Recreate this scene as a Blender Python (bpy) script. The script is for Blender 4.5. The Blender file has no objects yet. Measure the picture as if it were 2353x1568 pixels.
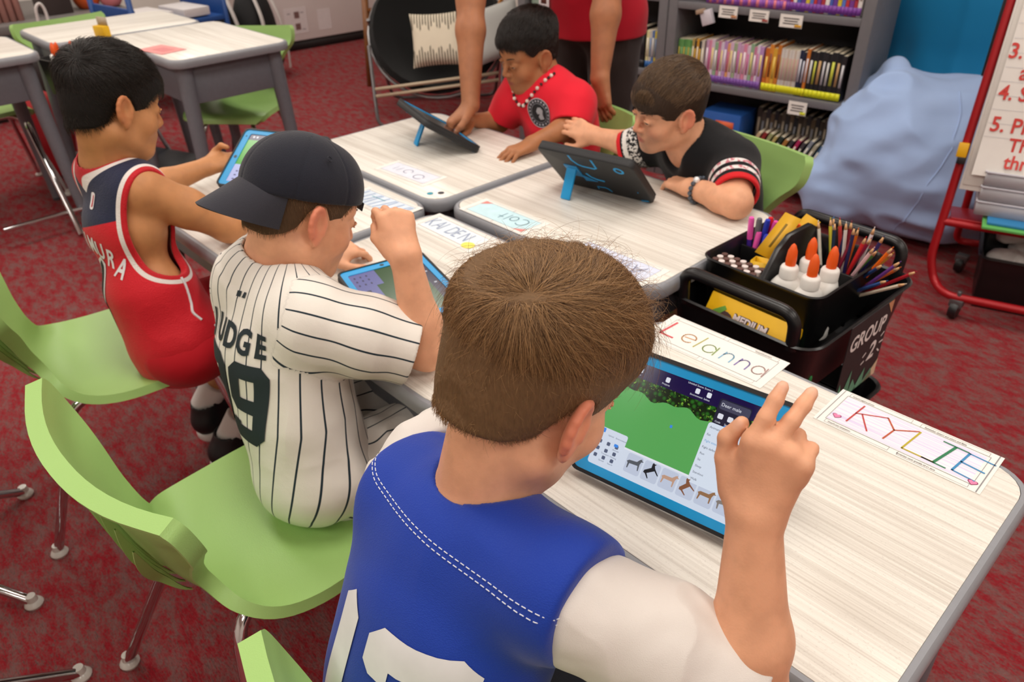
import bpy, bmesh, math, random
import numpy as np
from mathutils import Vector, Matrix
from mathutils.bvhtree import BVHTree

random.seed(7); rng = np.random.default_rng(7)
SC = bpy.context.scene
COL = SC.collection
PI = math.pi

# ------------------------------------------------------------------ camera, world, lights, exposure
cam_d = bpy.data.cameras.new('camera'); cam = bpy.data.objects.new('camera', cam_d); COL.objects.link(cam)
cam_d.sensor_fit = 'HORIZONTAL'; cam_d.sensor_width = 36.0; cam_d.lens = 36.0 * 1750.0 / 2353.0
cam_d.clip_start = 0.02; cam_d.clip_end = 60
cam.matrix_world = Matrix(((0.689182, -0.381795, 0.615841, 1.3919), (0.724333, 0.385569, -0.571558, -1.0624),
                           (-0.019231, 0.839982, 0.542274, 1.395), (0, 0, 0, 1)))
cam_d.dof.use_dof = True; cam_d.dof.focus_distance = 0.85; cam_d.dof.aperture_fstop = 8.0
SC.camera = cam
world = bpy.data.worlds.new('world'); SC.world = world; world.use_nodes = True
world.node_tree.nodes['Background'].inputs[0].default_value = (0.9, 0.95, 1.0, 1)
world.node_tree.nodes['Background'].inputs[1].default_value = 0.20
LIGHTS = []
for ix, lx in enumerate((-4.2, -1.9, 0.4, 2.6)):
    for iy, ly in enumerate((-2.6, -0.5, 1.3)):
        ld = bpy.data.lights.new('ceiling_panel_light', 'AREA'); ld.shape = 'RECTANGLE'
        ld.size = 1.2; ld.size_y = 0.6; ld.energy = 26.0; ld.color = (1.0, 0.95, 0.87)
        lo = bpy.data.objects.new('ceiling_panel_light', ld); COL.objects.link(lo); lo.location = (lx, ly, 2.66)
        LIGHTS.append(lo)
vs = SC.view_settings
vs.view_transform = 'Standard'; vs.look = 'None'; vs.gamma = 1.0; vs.use_curve_mapping = False
vs.exposure = -0.30

# ------------------------------------------------------------------ helpers: objects and properties
def tag(o, label=None, cat=None, group=None, kind=None):
    if label: o['label'] = label
    if cat: o['category'] = cat
    if group: o['group'] = group
    if kind: o['kind'] = kind
    return o

def thing(name, label, cat, loc=(0, 0, 0), rotz=0.0, group=None):
    o = bpy.data.objects.new(name, None); COL.objects.link(o); o.empty_display_size = 0.05
    o.location = loc; o.rotation_euler = (0, 0, rotz)
    return tag(o, label, cat, group)

def link(o, parent=None):
    COL.objects.link(o)
    if parent is not None: o.parent = parent
    return o

def copy_tree(o, parent=None):
    c = o.copy(); COL.objects.link(c)
    if parent is not None: c.parent = parent
    for ch in list(o.children): copy_tree(ch, c)
    return c

def rotz(a):
    c, s = math.cos(a), math.sin(a); return np.array([[c, -s, 0], [s, c, 0], [0, 0, 1.0]])
def rotx(a):
    c, s = math.cos(a), math.sin(a); return np.array([[1.0, 0, 0], [0, c, -s], [0, s, c]])
def roty(a):
    c, s = math.cos(a), math.sin(a); return np.array([[c, 0, s], [0, 1.0, 0], [-s, 0, c]])
def unit(v):
    v = np.asarray(v, float); return v / (np.linalg.norm(v) + 1e-12)
def V(*a): return np.array(a, float)

class MB:
    """collects polygons; build() links them as ONE mesh object"""
    def __init__(self): self.v = []; self.f = []; self.mi = []; self.n = 0
    def add(self, v, f, mi=0):
        v = np.asarray(v, float).reshape(-1, 3)
        self.v.append(v); self.f += [tuple(int(i) + self.n for i in q) for q in f]; self.mi += [mi] * len(f); self.n += len(v)
        return self
    def box(self, c, s, R=None, mi=0):
        c = np.asarray(c, float); s = np.asarray(s, float) / 2
        v = np.array([[x, y, z] for x in (-1, 1) for y in (-1, 1) for z in (-1, 1)], float) * s
        if R is not None: v = v @ np.asarray(R).T
        return self.add(v + c, [(0, 1, 3, 2), (4, 6, 7, 5), (0, 4, 5, 1), (2, 3, 7, 6), (0, 2, 6, 4), (1, 5, 7, 3)], mi)
    def prism(self, poly, z0, z1, M=None, mi=0):
        n = len(poly); v = [(x, y, z0) for x, y in poly] + [(x, y, z1) for x, y in poly]
        a = sum(poly[i][0] * poly[(i + 1) % n][1] - poly[(i + 1) % n][0] * poly[i][1] for i in range(n))
        f = [tuple(range(n - 1, -1, -1)), tuple(range(n, 2 * n))] + [(i, (i + 1) % n, n + (i + 1) % n, n + i) for i in range(n)]
        if a < 0: f = [tuple(reversed(q)) for q in f]
        v = np.array(v, float)
        if M is not None: v = v @ np.asarray(M[0]).T + np.asarray(M[1])
        return self.add(v, f, mi)
    def tube(self, pts, r, n=8, caps=True, closed=False, mi=0, flat=1.0):
        P = np.asarray(pts, float); m = len(P)
        r = np.full(m, r, float) if np.isscalar(r) else np.asarray(r, float)
        if closed: T = np.roll(P, -1, 0) - np.roll(P, 1, 0)
        else:
            T = np.empty_like(P); T[1:-1] = P[2:] - P[:-2]; T[0] = P[1] - P[0]; T[-1] = P[-1] - P[-2]
        T /= np.linalg.norm(T, axis=1)[:, None] + 1e-12
        u = np.cross(T[0], (0, 0, 1)); u = np.cross(T[0], (1, 0, 0)) if np.linalg.norm(u) < 1e-3 else u; u = unit(u)
        vv = []
        ang = np.arange(n) * 2 * PI / n
        for i in range(m):
            u = unit(u - T[i] * (u @ T[i])); w = np.cross(T[i], u)
            vv.append(P[i] + r[i] * (np.cos(ang)[:, None] * u + flat * np.sin(ang)[:, None] * w))
        f = []
        for i in range(m if closed else m - 1):
            a, b = i * n, ((i + 1) % m) * n
            f += [(a + j, a + (j + 1) % n, b + (j + 1) % n, b + j) for j in range(n)]
        if caps and not closed: f += [tuple(range(n - 1, -1, -1)), tuple((m - 1) * n + j for j in range(n))]
        return self.add(np.concatenate(vv), f, mi)
    def lathe(self, prof, c=(0, 0, 0), n=24, R=None, mi=0):
        m = len(prof); ang = np.arange(n) * 2 * PI / n
        v = np.array([[r * math.cos(a), r * math.sin(a), z] for r, z in prof for a in ang])
        f = [(i * n + j, i * n + (j + 1) % n, (i + 1) * n + (j + 1) % n, (i + 1) * n + j) for i in range(m - 1) for j in range(n)]
        f += [tuple(range(n - 1, -1, -1)), tuple((m - 1) * n + j for j in range(n))]
        if R is not None: v = v @ np.asarray(R).T
        return self.add(v + np.asarray(c, float), f, mi)
    def ball(self, c, r, n=12, R=None, mi=0):
        r = np.ones(3) * r; m = max(4, n // 2)
        th = np.linspace(0, PI, m + 1)[1:-1]; v = [(0, 0, -1)]
        for t in th: v += [(math.sin(t) * math.cos(a), math.sin(t) * math.sin(a), -math.cos(t)) for a in np.arange(n) * 2 * PI / n]
        v.append((0, 0, 1)); L = len(v) - 1
        f = [(0, 1 + (j + 1) % n, 1 + j) for j in range(n)]
        for i in range(m - 2): f += [(1 + i * n + j, 1 + i * n + (j + 1) % n, 1 + (i + 1) * n + (j + 1) % n, 1 + (i + 1) * n + j) for j in range(n)]
        f += [(L - n + j, L - n + (j + 1) % n, L) for j in range(n)]
        v = np.array(v) * r
        if R is not None: v = v @ np.asarray(R).T
        return self.add(v + np.asarray(c, float), f, mi)
    def grid(self, G, mi=0, flip=False):
        G = np.asarray(G, float); a, b = G.shape[:2]
        f = [(i * b + j, (i + 1) * b + j, (i + 1) * b + j + 1, i * b + j + 1) for i in range(a - 1) for j in range(b - 1)]
        if flip: f = [tuple(reversed(q)) for q in f]
        return self.add(G.reshape(-1, 3), f, mi)
    def build(self, name, mats, parent=None, bevel=0.0, smooth=True, seg=2, ang=0.6, sub=0, solid=0.0, weld=False):
        me = bpy.data.meshes.new(name)
        me.from_pydata([tuple(p) for p in np.concatenate(self.v)], [], self.f)
        mats = mats if isinstance(mats, (list, tuple)) else [mats]
        for m in mats: me.materials.append(m)
        if len(mats) > 1: me.polygons.foreach_set('material_index', np.array(self.mi, np.int32))
        bm = bmesh.new(); bm.from_mesh(me)
        if weld: bmesh.ops.remove_doubles(bm, verts=bm.verts, dist=1e-5)
        if solid:
            bmesh.ops.recalc_face_normals(bm, faces=bm.faces)
            bmesh.ops.solidify(bm, geom=bm.faces[:], thickness=solid)
        if bevel > 0:
            ed = [e for e in bm.edges if len(e.link_faces) == 2 and e.calc_face_angle(0) > ang]
            if ed: bmesh.ops.bevel(bm, geom=ed, offset=bevel, segments=seg, profile=0.5, affect='EDGES', clamp_overlap=True)
        if sub:
            bmesh.ops.subdivide_edges(bm, edges=bm.edges, cuts=sub, use_grid_fill=True)
        for e in bm.edges: e.smooth = not (len(e.link_faces) == 2 and e.calc_face_angle(0) > 0.7)
        bm.to_mesh(me); bm.free()
        if smooth: me.polygons.foreach_set('use_smooth', np.ones(len(me.polygons), bool))
        me.update()
        return link(bpy.data.objects.new(name, me), parent)

def rrect(w, d, r, n=6, cx=0, cy=0):
    """rounded rectangle outline, counter-clockwise"""
    out = []
    for sx, sy, a0 in ((1, 1, 0), (-1, 1, PI / 2), (-1, -1, PI), (1, -1, 1.5 * PI)):
        for i in range(n + 1):
            a = a0 + i * PI / 2 / n
            out.append((cx + sx * (w / 2 - r) + r * math.cos(a), cy + sy * (d / 2 - r) + r * math.sin(a)))
    return out

def smooth_path(pts, n=8, closed=False):
    """Catmull-Rom through points"""
    P = np.asarray(pts, float); m = len(P); out = []
    rngm = m if closed else m - 1
    for i in range(rngm):
        p0 = P[(i - 1) % m] if (closed or i > 0) else 2 * P[0] - P[1]
        p1 = P[i]; p2 = P[(i + 1) % m]
        p3 = P[(i + 2) % m] if (closed or i + 2 < m) else 2 * P[-1] - P[-2]
        for k in range(n):
            t = k / n
            out.append(0.5 * ((2 * p1) + (-p0 + p2) * t + (2 * p0 - 5 * p1 + 4 * p2 - p3) * t * t + (-p0 + 3 * p1 - 3 * p2 + p3) * t ** 3))
    if not closed: out.append(P[-1])
    return np.array(out)

def round_path(pts, r, n=5):
    """polyline with its corners rounded by radius r"""
    P = [np.asarray(p, float) for p in pts]; out = [P[0]]
    for i in range(1, len(P) - 1):
        a, b, c = P[i - 1], P[i], P[i + 1]
        d = min(r, 0.45 * np.linalg.norm(a - b), 0.45 * np.linalg.norm(c - b))
        s, e = b + unit(a - b) * d, b + unit(c - b) * d
        for k in range(n + 1):
            t = k / n; out.append((1 - t) ** 2 * s + 2 * t * (1 - t) * b + t * t * e)
    out.append(P[-1]); return np.array(out)

# ------------------------------------------------------------------ materials
def lin(c):
    if isinstance(c, str): c = [int(c[i:i + 2], 16) / 255 for i in (0, 2, 4)]
    return tuple((x / 12.92 if x <= 0.04045 else ((x + 0.055) / 1.055) ** 2.4) for x in c)

class NT:
    def __init__(self, name):
        self.m = bpy.data.materials.new(name); self.m.use_nodes = True
        self.t = self.m.node_tree; self.t.nodes.clear()
        self.out = self.t.nodes.new('ShaderNodeOutputMaterial')
        self.b = self.t.nodes.new('ShaderNodeBsdfPrincipled'); self.t.links.new(self.b.outputs[0], self.out.inputs[0])
    def node(self, typ, **kw):
        n = self.t.nodes.new('ShaderNode' + typ)
        for k, v in kw.items():
            if k in n.inputs: n.inputs[k].default_value = v
            else: setattr(n, k, v)
        return n
    def link(self, a, b): self.t.links.new(a, b)
    def val(self, n, i, v):
        if hasattr(v, 'is_output'): self.link(v, n.inputs[i])
        else: n.inputs[i].default_value = v
    def math(self, op, a, b=0.0, c=0.0, clamp=False):
        n = self.node('Math', operation=op, use_clamp=clamp)
        self.val(n, 0, a); self.val(n, 1, b); self.val(n, 2, c); return n.outputs[0]
    def mix(self, f, a, b):
        n = self.node('Mix', data_type='RGBA')
        self.val(n, 0, f)
        for i, c in ((6, a), (7, b)):
            if hasattr(c, 'is_output'): self.link(c, n.inputs[i])
            else: n.inputs[i].default_value = (*lin(c), 1)
        return n.outputs[2]
    def attr(self, name): return self.node('Attribute', attribute_name=name).outputs['Fac']
    def coords(self, kind='Object', scale=(1, 1, 1), rot=(0, 0, 0)):
        tc = self.node('TexCoord'); mp = self.node('Mapping')
        mp.inputs['Scale'].default_value = scale; mp.inputs['Rotation'].default_value = rot
        self.link(tc.outputs[kind], mp.inputs[0]); return mp.outputs[0]
    def noise(self, vec, scale=5, detail=3, rough=0.5):
        n = self.node('TexNoise'); n.inputs['Scale'].default_value = scale; n.inputs['Detail'].default_value = detail
        n.inputs['Roughness'].default_value = rough; self.link(vec, n.inputs['Vector']); return n.outputs[0]
    def ramp(self, f, a, b):
        n = self.node('MapRange', interpolation_type='SMOOTHSTEP'); self.val(n, 0, f); n.inputs[1].default_value = a; n.inputs[2].default_value = b
        return n.outputs[0]
    def bump(self, h, dist=0.001, strength=1.0):
        n = self.node('Bump'); n.inputs['Distance'].default_value = dist; n.inputs['Strength'].default_value = strength
        self.link(h, n.inputs['Height']); self.link(n.outputs[0], self.b.inputs['Normal']); return n
    def color(self, c):
        if hasattr(c, 'is_output'): self.link(c, self.b.inputs['Base Color'])
        else: self.b.inputs['Base Color'].default_value = (*lin(c), 1)
    def set(self, rough=0.5, metal=0.0, spec=0.5, sss=0.0, sheen=0.0, coat=0.0, trans=0.0, alpha=1.0):
        i = self.b.inputs
        i['Roughness'].default_value = rough; i['Metallic'].default_value = metal; i['Specular IOR Level'].default_value = spec
        if sss: i['Subsurface Weight'].default_value = sss; i['Subsurface Scale'].default_value = 0.008; i['Subsurface Radius'].default_value = (1, .35, .2)
        if sheen: i['Sheen Weight'].default_value = sheen
        if coat: i['Coat Weight'].default_value = coat
        if trans: i['Transmission Weight'].default_value = trans
        i['Alpha'].default_value = alpha
        return self

_mc = {}
def mat(c, rough=0.5, metal=0.0, spec=0.5, noise=0.0, nscale=40.0, bump=0.0, emit=0.0, sheen=0.0, coat=0.0, name=None):
    key = (c, rough, metal, spec, noise, nscale, bump, emit, sheen, coat)
    if key in _mc: return _mc[key]
    n = NT(name or 'surface_' + (c if isinstance(c, str) else 'colour')); n.set(rough, metal, spec, sheen=sheen, coat=coat)
    vec = n.coords('Object')
    h = n.noise(vec, nscale, 3)
    base = np.array([int(c[i:i + 2], 16) / 255 for i in (0, 2, 4)])
    k = noise if noise else 0.03
    hx = lambda a: ''.join('%02x' % int(round(255 * min(1, max(0, x)))) for x in a)
    n.color(n.mix(h, hx(base * (1 - k)), hx(base * (1 + k))))
    if bump: n.bump(h, bump)
    if emit:
        n.b.inputs['Emission Color'].default_value = (*lin(c), 1); n.b.inputs['Emission Strength'].default_value = emit
    _mc[key] = n.m; return n.m

def fabric(c, c2=None, scale=900, rough=0.85, bump=0.0006, name='fabric', sheen=0.1, wr=0.0):
    n = NT(name); n.set(rough, spec=0.2, sheen=sheen)
    vec = n.coords('Object')
    w = n.noise(vec, scale, 1); big = n.noise(vec, 6, 3)
    n.color(n.mix(big, c, c2 or c))
    h = w
    if wr: h = n.math('ADD', n.math('MULTIPLY', w, 0.25), n.math('MULTIPLY', n.noise(vec, 14, 2), wr))
    n.bump(h, bump); return n.m

def chrome(): return mat('c9c9cc', 0.12, 1.0)
def black_plastic(): return mat('131315', 0.32, 0, 0.5, nscale=200)

# ------------------------------------------------------------------ implicit surfaces: smooth unions on a grid, meshed by surface nets
def smin(a, b, k):
    if k <= 0: return np.minimum(a, b)
    h = np.maximum(k - np.abs(a - b), 0) / k
    return np.minimum(a, b) - h * h * k * 0.25

class Field:
    def __init__(self, lo, hi, h):
        self.lo = np.asarray(lo, float); self.h = h
        self.n = np.ceil((np.asarray(hi, float) - self.lo) / h).astype(int) + 1
        self.F = np.full(self.n, 1.0, np.float32)
        self.ax = [(self.lo[i] + h * np.arange(self.n[i])).astype(np.float32) for i in range(3)]
    def sub(self, lo, hi):
        a = np.maximum(np.floor((np.asarray(lo) - self.lo) / self.h).astype(int), 0)
        b = np.minimum(np.ceil((np.asarray(hi) - self.lo) / self.h).astype(int) + 1, self.n)
        if np.any(b <= a): return None, None
        s = tuple(slice(a[i], b[i]) for i in range(3))
        x, y, z = (self.ax[i][s[i]] for i in range(3))
        return s, (x[:, None, None], y[None, :, None], z[None, None, :])
    def put(self, fn, lo, hi, k, carve=False):
        m = k + 3 * self.h
        s, X = self.sub(np.asarray(lo) - m, np.asarray(hi) + m)
        if s is None: return self
        d = fn(*X)
        self.F[s] = -smin(-self.F[s], d, k) if carve else smin(self.F[s], d, k)
        return self
    def cone(self, a, b, ra, rb, k=0.01, carve=False):
        a = np.asarray(a, float); b = np.asarray(b, float); ba = b - a; L = float(ba @ ba) + 1e-12
        def fn(x, y, z):
            px, py, pz = x - a[0], y - a[1], z - a[2]
            t = np.clip((px * ba[0] + py * ba[1] + pz * ba[2]) / L, 0, 1)
            return np.sqrt((px - t * ba[0]) ** 2 + (py - t * ba[1]) ** 2 + (pz - t * ba[2]) ** 2) - (ra + (rb - ra) * t)
        return self.put(fn, np.minimum(a - ra, b - rb), np.maximum(a + ra, b + rb), k, carve)
    def chain(self, P, r, k=0.01):
        for i in range(len(P) - 1): self.cone(P[i], P[i + 1], r[i], r[i + 1], k)
        return self
    def ell(self, c, r, R=None, k=0.01, carve=False):
        c = np.asarray(c, float); r = np.ones(3) * r; R = np.eye(3) if R is None else np.asarray(R)
        ext = np.sqrt(((R * r) ** 2).sum(1))
        def fn(x, y, z):
            px, py, pz = x - c[0], y - c[1], z - c[2]
            q = [(px * R[0, i] + py * R[1, i] + pz * R[2, i]) / r[i] for i in range(3)]
            k0 = np.sqrt(q[0] ** 2 + q[1] ** 2 + q[2] ** 2) + 1e-9
            k1 = np.sqrt((q[0] / r[0]) ** 2 + (q[1] / r[1]) ** 2 + (q[2] / r[2]) ** 2) + 1e-9
            return k0 * (k0 - 1) / k1
        return self.put(fn, c - ext, c + ext, k, carve)
    def everywhere(self, fn, op='max', k=0.0):
        d = fn(self.ax[0][:, None, None], self.ax[1][None, :, None], self.ax[2][None, None, :])
        if op == 'max': self.F = -smin(-self.F, -d, k)
        elif op == 'add': self.F = self.F + d
        return self
    def grow(self, g): self.F -= g; return self
    def cut(self, p, n, k=0.0):
        """keep the side the normal n points away from"""
        p = np.asarray(p, float); n = unit(n)
        return self.everywhere(lambda x, y, z: (x - p[0]) * n[0] + (y - p[1]) * n[1] + (z - p[2]) * n[2], 'max', k)
    def mesh(self):
        F = self.F; h = self.h; ins = F < 0
        for a in range(3):
            for e in (0, -1):
                sl = [slice(None)] * 3; sl[a] = e; ins[tuple(sl)] = False
        F = np.where(ins, np.minimum(F, -1e-6), np.maximum(F, 1e-6))
        c = np.zeros(np.array(F.shape) - 1, np.uint8)
        for i in (0, 1):
            for j in (0, 1):
                for k in (0, 1):
                    c += ins[i:i + c.shape[0], j:j + c.shape[1], k:k + c.shape[2]]
        act = np.argwhere((c > 0) & (c < 8))
        idx = np.full(c.shape, -1, np.int64); idx[act[:, 0], act[:, 1], act[:, 2]] = np.arange(len(act))
        acc = np.zeros((len(act), 3)); cnt = np.zeros(len(act))
        cor = [np.array([i, j, k]) for i in (0, 1) for j in (0, 1) for k in (0, 1)]
        val = {tuple(q): F[act[:, 0] + q[0], act[:, 1] + q[1], act[:, 2] + q[2]] for q in cor}
        for p in cor:
            for a in range(3):
                if p[a] == 0:
                    q = p.copy(); q[a] = 1
                    fa, fb = val[tuple(p)], val[tuple(q)]; m = (fa < 0) != (fb < 0)
                    t = np.where(m, fa / np.where(m, fa - fb, 1), 0)
                    pos = p[None, :] + t[:, None] * (q - p)[None, :]
                    acc[m] += pos[m]; cnt[m] += 1
        verts = (act + acc / cnt[:, None]) * h + self.lo
        quads = []
        for a in range(3):
            b, d = (a + 1) % 3, (a + 2) % 3
            s0 = [slice(1, -1)] * 3; s1 = [slice(1, -1)] * 3; s0[a] = slice(0, -1); s1[a] = slice(1, None)
            A, B = ins[tuple(s0)], ins[tuple(s1)]
            for fl, M in ((0, A & ~B), (1, ~A & B)):
                w = np.argwhere(M)
                if not len(w): continue
                w = w + 1; w[:, a] -= 1
                def at(ob, od):
                    q = w.copy(); q[:, b] += ob; q[:, d] += od; return idx[q[:, 0], q[:, 1], q[:, 2]]
                Q = np.stack([at(-1, -1), at(0, -1), at(0, 0), at(-1, 0)], 1)
                quads.append(Q if fl == 0 else Q[:, ::-1])
        return verts, np.concatenate(quads)

def relax(v, q, it=1, lam=0.5):
    """Laplacian smoothing of a quad mesh"""
    n = len(v)
    e = np.concatenate([q[:, [0, 1]], q[:, [1, 2]], q[:, [2, 3]], q[:, [3, 0]]]); e = np.concatenate([e, e[:, ::-1]])
    deg = np.bincount(e[:, 0], minlength=n).astype(float)
    for _ in range(it):
        s = np.stack([np.bincount(e[:, 0], weights=v[e[:, 1], i], minlength=n) for i in range(3)], 1) / np.maximum(deg, 1)[:, None]
        v = v + lam * (s - v)
    return v

def np_mesh(name, v, q, material, parent=None, attrs=None, smooth=True):
    me = bpy.data.meshes.new(name)
    nv, nq, k = len(v), len(q), q.shape[1]
    me.vertices.add(nv); me.vertices.foreach_set('co', np.asarray(v, np.float32).ravel())
    me.loops.add(nq * k); me.loops.foreach_set('vertex_index', np.asarray(q, np.int32).ravel())
    me.polygons.add(nq); me.polygons.foreach_set('loop_start', np.arange(0, nq * k, k, dtype=np.int32))
    me.polygons.foreach_set('use_smooth', np.full(nq, smooth))
    me.update(calc_edges=True)
    for kx, arr in (attrs or {}).items():
        at = me.attributes.new(kx, 'FLOAT', 'POINT'); at.data.foreach_set('value', np.asarray(arr, np.float32))
    for m in (material if isinstance(material, (list, tuple)) else [material]): me.materials.append(m)
    return link(bpy.data.objects.new(name, me), parent)

def bvh_of(v, q): return BVHTree.FromPolygons([tuple(p) for p in v], [tuple(int(i) for i in f) for f in q])
# ------------------------------------------------------------------ figure toolkit
class Fr:
    """a local frame: origin, columns (x, y, z), scale"""
    def __init__(self, o, R, s=1.0): self.o = np.asarray(o, float); self.R = np.asarray(R, float); self.s = s
    def p(self, x, y, z): return self.o + self.R @ (np.array([x, y, z], float) * self.s)
    def d(self, x, y, z): return self.R @ np.array([x, y, z], float)
    def loc(self, P): return (np.asarray(P) - self.o) @ self.R / self.s

def frame(o, fwd, up, s=1.0, mirror=False):
    x = unit(fwd); z = np.asarray(up, float); z = unit(z - x * (z @ x)); y = np.cross(z, x)
    if mirror: y = -y
    return Fr(o, np.stack([x, y, z], 1), s)

def head_frame(o, yaw, pitch, roll=0.0, s=1.0):
    """yaw: compass angle of the gaze in degrees from +x; pitch: degrees downward; roll: degrees to its own right"""
    R = rotz(math.radians(yaw)) @ roty(math.radians(pitch)) @ rotx(math.radians(roll))
    return Fr(o, R, s)

def add_head(F, fr, ear=True):
    s = fr.s; R = fr.R
    E = lambda c, r, k=0.02, carve=False, rot=None: F.ell(fr.p(*c), np.array(r) * s, R if rot is None else R @ rot, k * s, carve)
    Cn = lambda a, b, ra, rb, k=0.01, carve=False: F.cone(fr.p(*a), fr.p(*b), ra * s, rb * s, k * s, carve)
    E((-.012, 0, .034), (.090, .072, .078), .0)
    E((.030, 0, -.030), (.050, .056, .066), .03)
    E((.058, 0, .035), (.024, .050, .035), .03)                      # forehead
    Cn((-.002, .046, -.055), (.060, .016, -.088), .016, .015, .03)
    Cn((-.002, -.046, -.055), (.060, -.016, -.088), .016, .015, .03)
    E((.070, 0, -.090), (.016, .018, .013), .02)                     # chin
    for sy in (1, -1):
        E((.056, .036 * sy, -.030), (.024, .024, .026), .02)         # cheek
        E((.089, .031 * sy, .004), (.012, .018, .010), .012, True)   # eye socket
        Cn((.080, .014 * sy, .021), (.066, .046 * sy, .022), .006, .004, .014)   # brow
        E((.0735, .0305 * sy, .0025), (.0128, .0140, .0122), .004)     # lid over the eye
    Cn((.084, 0, .010), (.101, 0, -.026), .0055, .0085, .012)        # nose
    for sy in (1, -1): E((.093, .0085 * sy, -.030), (.0085, .0065, .006), .006)
    E((.074, 0, -.056), (.015, .023, .016), .028)                    # muzzle
    E((.0885, 0, -.0535), (.0050, .017, .0042), .005)                # upper lip
    E((.0870, 0, -.0625), (.0055, .014, .0046), .005)                # lower lip
    Cn((.0905, .017, -.058), (.0905, -.017, -.058), .0012, .0012, .003, True)
    if ear:
        for sy in (1, -1):
            rot = rotz(sy * math.radians(-24)) @ roty(math.radians(-12))
            E((-.006, .074 * sy, -.008), (.0185, .0065, .0300), .008, rot=rot)     # shell
            E((-.001, .0835 * sy, -.004), (.0120, .0088, .0175), .003, True, rot)  # hollow
            rim = []
            for a in np.linspace(-.35 * PI, 1.25 * PI, 12):
                q = rot @ np.array([.0165 * math.cos(a), .0035 * sy, .0275 * math.sin(a)])
                rim.append((-.007 + q[0], .0745 * sy + q[1], -.006 + q[2]))
            for a, b in zip(rim[:-1], rim[1:]): Cn(a, b, .0040, .0040, .004)
            q = rot @ np.array([.002, .001 * sy, -.028]); E((-.006 + q[0], .074 * sy + q[1], -.008 + q[2]), (.0085, .0055, .0100), .006, rot=rot)
            Cn((.010, .0735 * sy, -.002), (.0085, .0735 * sy, -.018), .0035, .004, .005)   # tragus

def head_attrs(fr, v):
    """pigment masks that stay on the skin: lips, ear flush, nails are handled per hand"""
    L = fr.loc(v); x, y, z = L.T
    lip = np.clip(1.25 - ((y / .0205) ** 2 + ((z + .0585) / .0098) ** 2), 0, 1) * (x > .078) * (x < .12)
    ear = np.clip((np.abs(y) - .072) / .008, 0, 1) * (np.abs(z) < .05) * (np.abs(x) < .045) * (np.abs(y) < .10)
    nose = np.exp(-((y / .018) ** 2 + ((z + .022) / .018) ** 2)) * (x > .085) * (x < .13) * .5
    cheek = np.exp(-(((np.abs(y) - .042) / .018) ** 2 + ((z + .03) / .018) ** 2)) * (x > .04) * (x < .12) * .45
    return lip, np.clip(np.maximum(ear, np.maximum(nose, cheek)), 0, 1)

def add_eyes(fr, body, skin_m, iris='2a1a10', white='d9d0c8', open_=.34, down=.30):
    s = fr.s
    for sy in (1, -1):
        c = fr.p(.0748, .0305 * sy, .0022); r = .0128 * s
        g = unit(fr.d(1, .06 * sy, -down)); E = frame(c, g, fr.d(0, 0, 1))
        # the visible almond of the eyeball, a spherical patch between the lids
        mb = MB(); G = []; D = []
        for a in np.linspace(-.95, .95, 15):
            hgt = math.cos(a / .95 * PI / 2) ** .7; row = []
            for t in np.linspace(0, 1, 7):
                el = -.16 - .10 * hgt * .5 + (open_ + .10) * hgt * (t - .35)
                q = np.array([math.cos(el) * math.cos(a), math.cos(el) * math.sin(a), math.sin(el)]); p = c + fr.R @ q * r * 1.045; row.append(p); D.append(math.acos(max(-1, min(1, float(unit(p - c) @ g)))))
            G.append(row)
        mb.grid(G); e = mb.build('eye', [eye_material(white, iris)], body)
        at = e.data.attributes.new('gaze', 'FLOAT', 'POINT'); at.data.foreach_set('value', np.array(D, np.float32))
        G = np.array(G); lash = MB(); lash.tube(G[1:-1, -1] + fr.R[:, 0] * .0008 * s, np.array([.0005] + [.0010] * (len(G) - 4) + [.0005]) * s, 5); lash.build('eyelash', mat('1a120d', .6), body)
        lid = MB(); lid.tube(G[:, -1] * 1.0 + (fr.R[:, 2] * .0018 + fr.R[:, 0] * .0006) * s, .0016 * s, 6); lid.tube(G[:, 0] - fr.R[:, 2] * .0010 * s, .0011 * s, 6); lid.build('eyelid', skin_m, body)
        br = MB(); P = [fr.p(.0905 - .0165 * t ** 1.6, sy * (.013 + t * .033), .0205 + .0060 * math.sin(t * 2.4)) for t in np.linspace(0, 1, 8)]
        br.tube(P, np.array([.0016, .0026, .0030, .0030, .0027, .0022, .0016, .0008]) * s, 6, flat=.6); br.build('eyebrow', mat('231a14', .9), body)

_eye = {}
def eye_material(white, iris):
    if (white, iris) not in _eye:
        n = NT('eye'); n.set(.12, spec=.6); g = n.attr('gaze')
        c = n.mix(n.ramp(g, .46, .52), iris, white); c = n.mix(n.ramp(g, .20, .25), '050404', c); n.color(c); _eye[(white, iris)] = n.m
    return _eye[(white, iris)]

def skin(c, red, lip, name='skin'):
    n = NT(name); n.set(.52, spec=.35, sss=.12)
    vec = n.coords('Object'); h = n.noise(vec, 35, 4)
    base = n.mix(n.ramp(h, .35, .7), c, ''.join('%02x' % int(int(c[i:i + 2], 16) * .94) for i in (0, 2, 4)))
    base = n.mix(n.math('MULTIPLY', n.attr('flush'), .55), base, red)
    base = n.mix(n.math('MULTIPLY', n.attr('lip'), .8), base, lip)
    base = n.mix(n.math('MULTIPLY', n.attr('nail'), .55), base, 'e9c0ae')
    n.color(base); n.bump(n.noise(vec, 420, 2), .00015); return n.m

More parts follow.
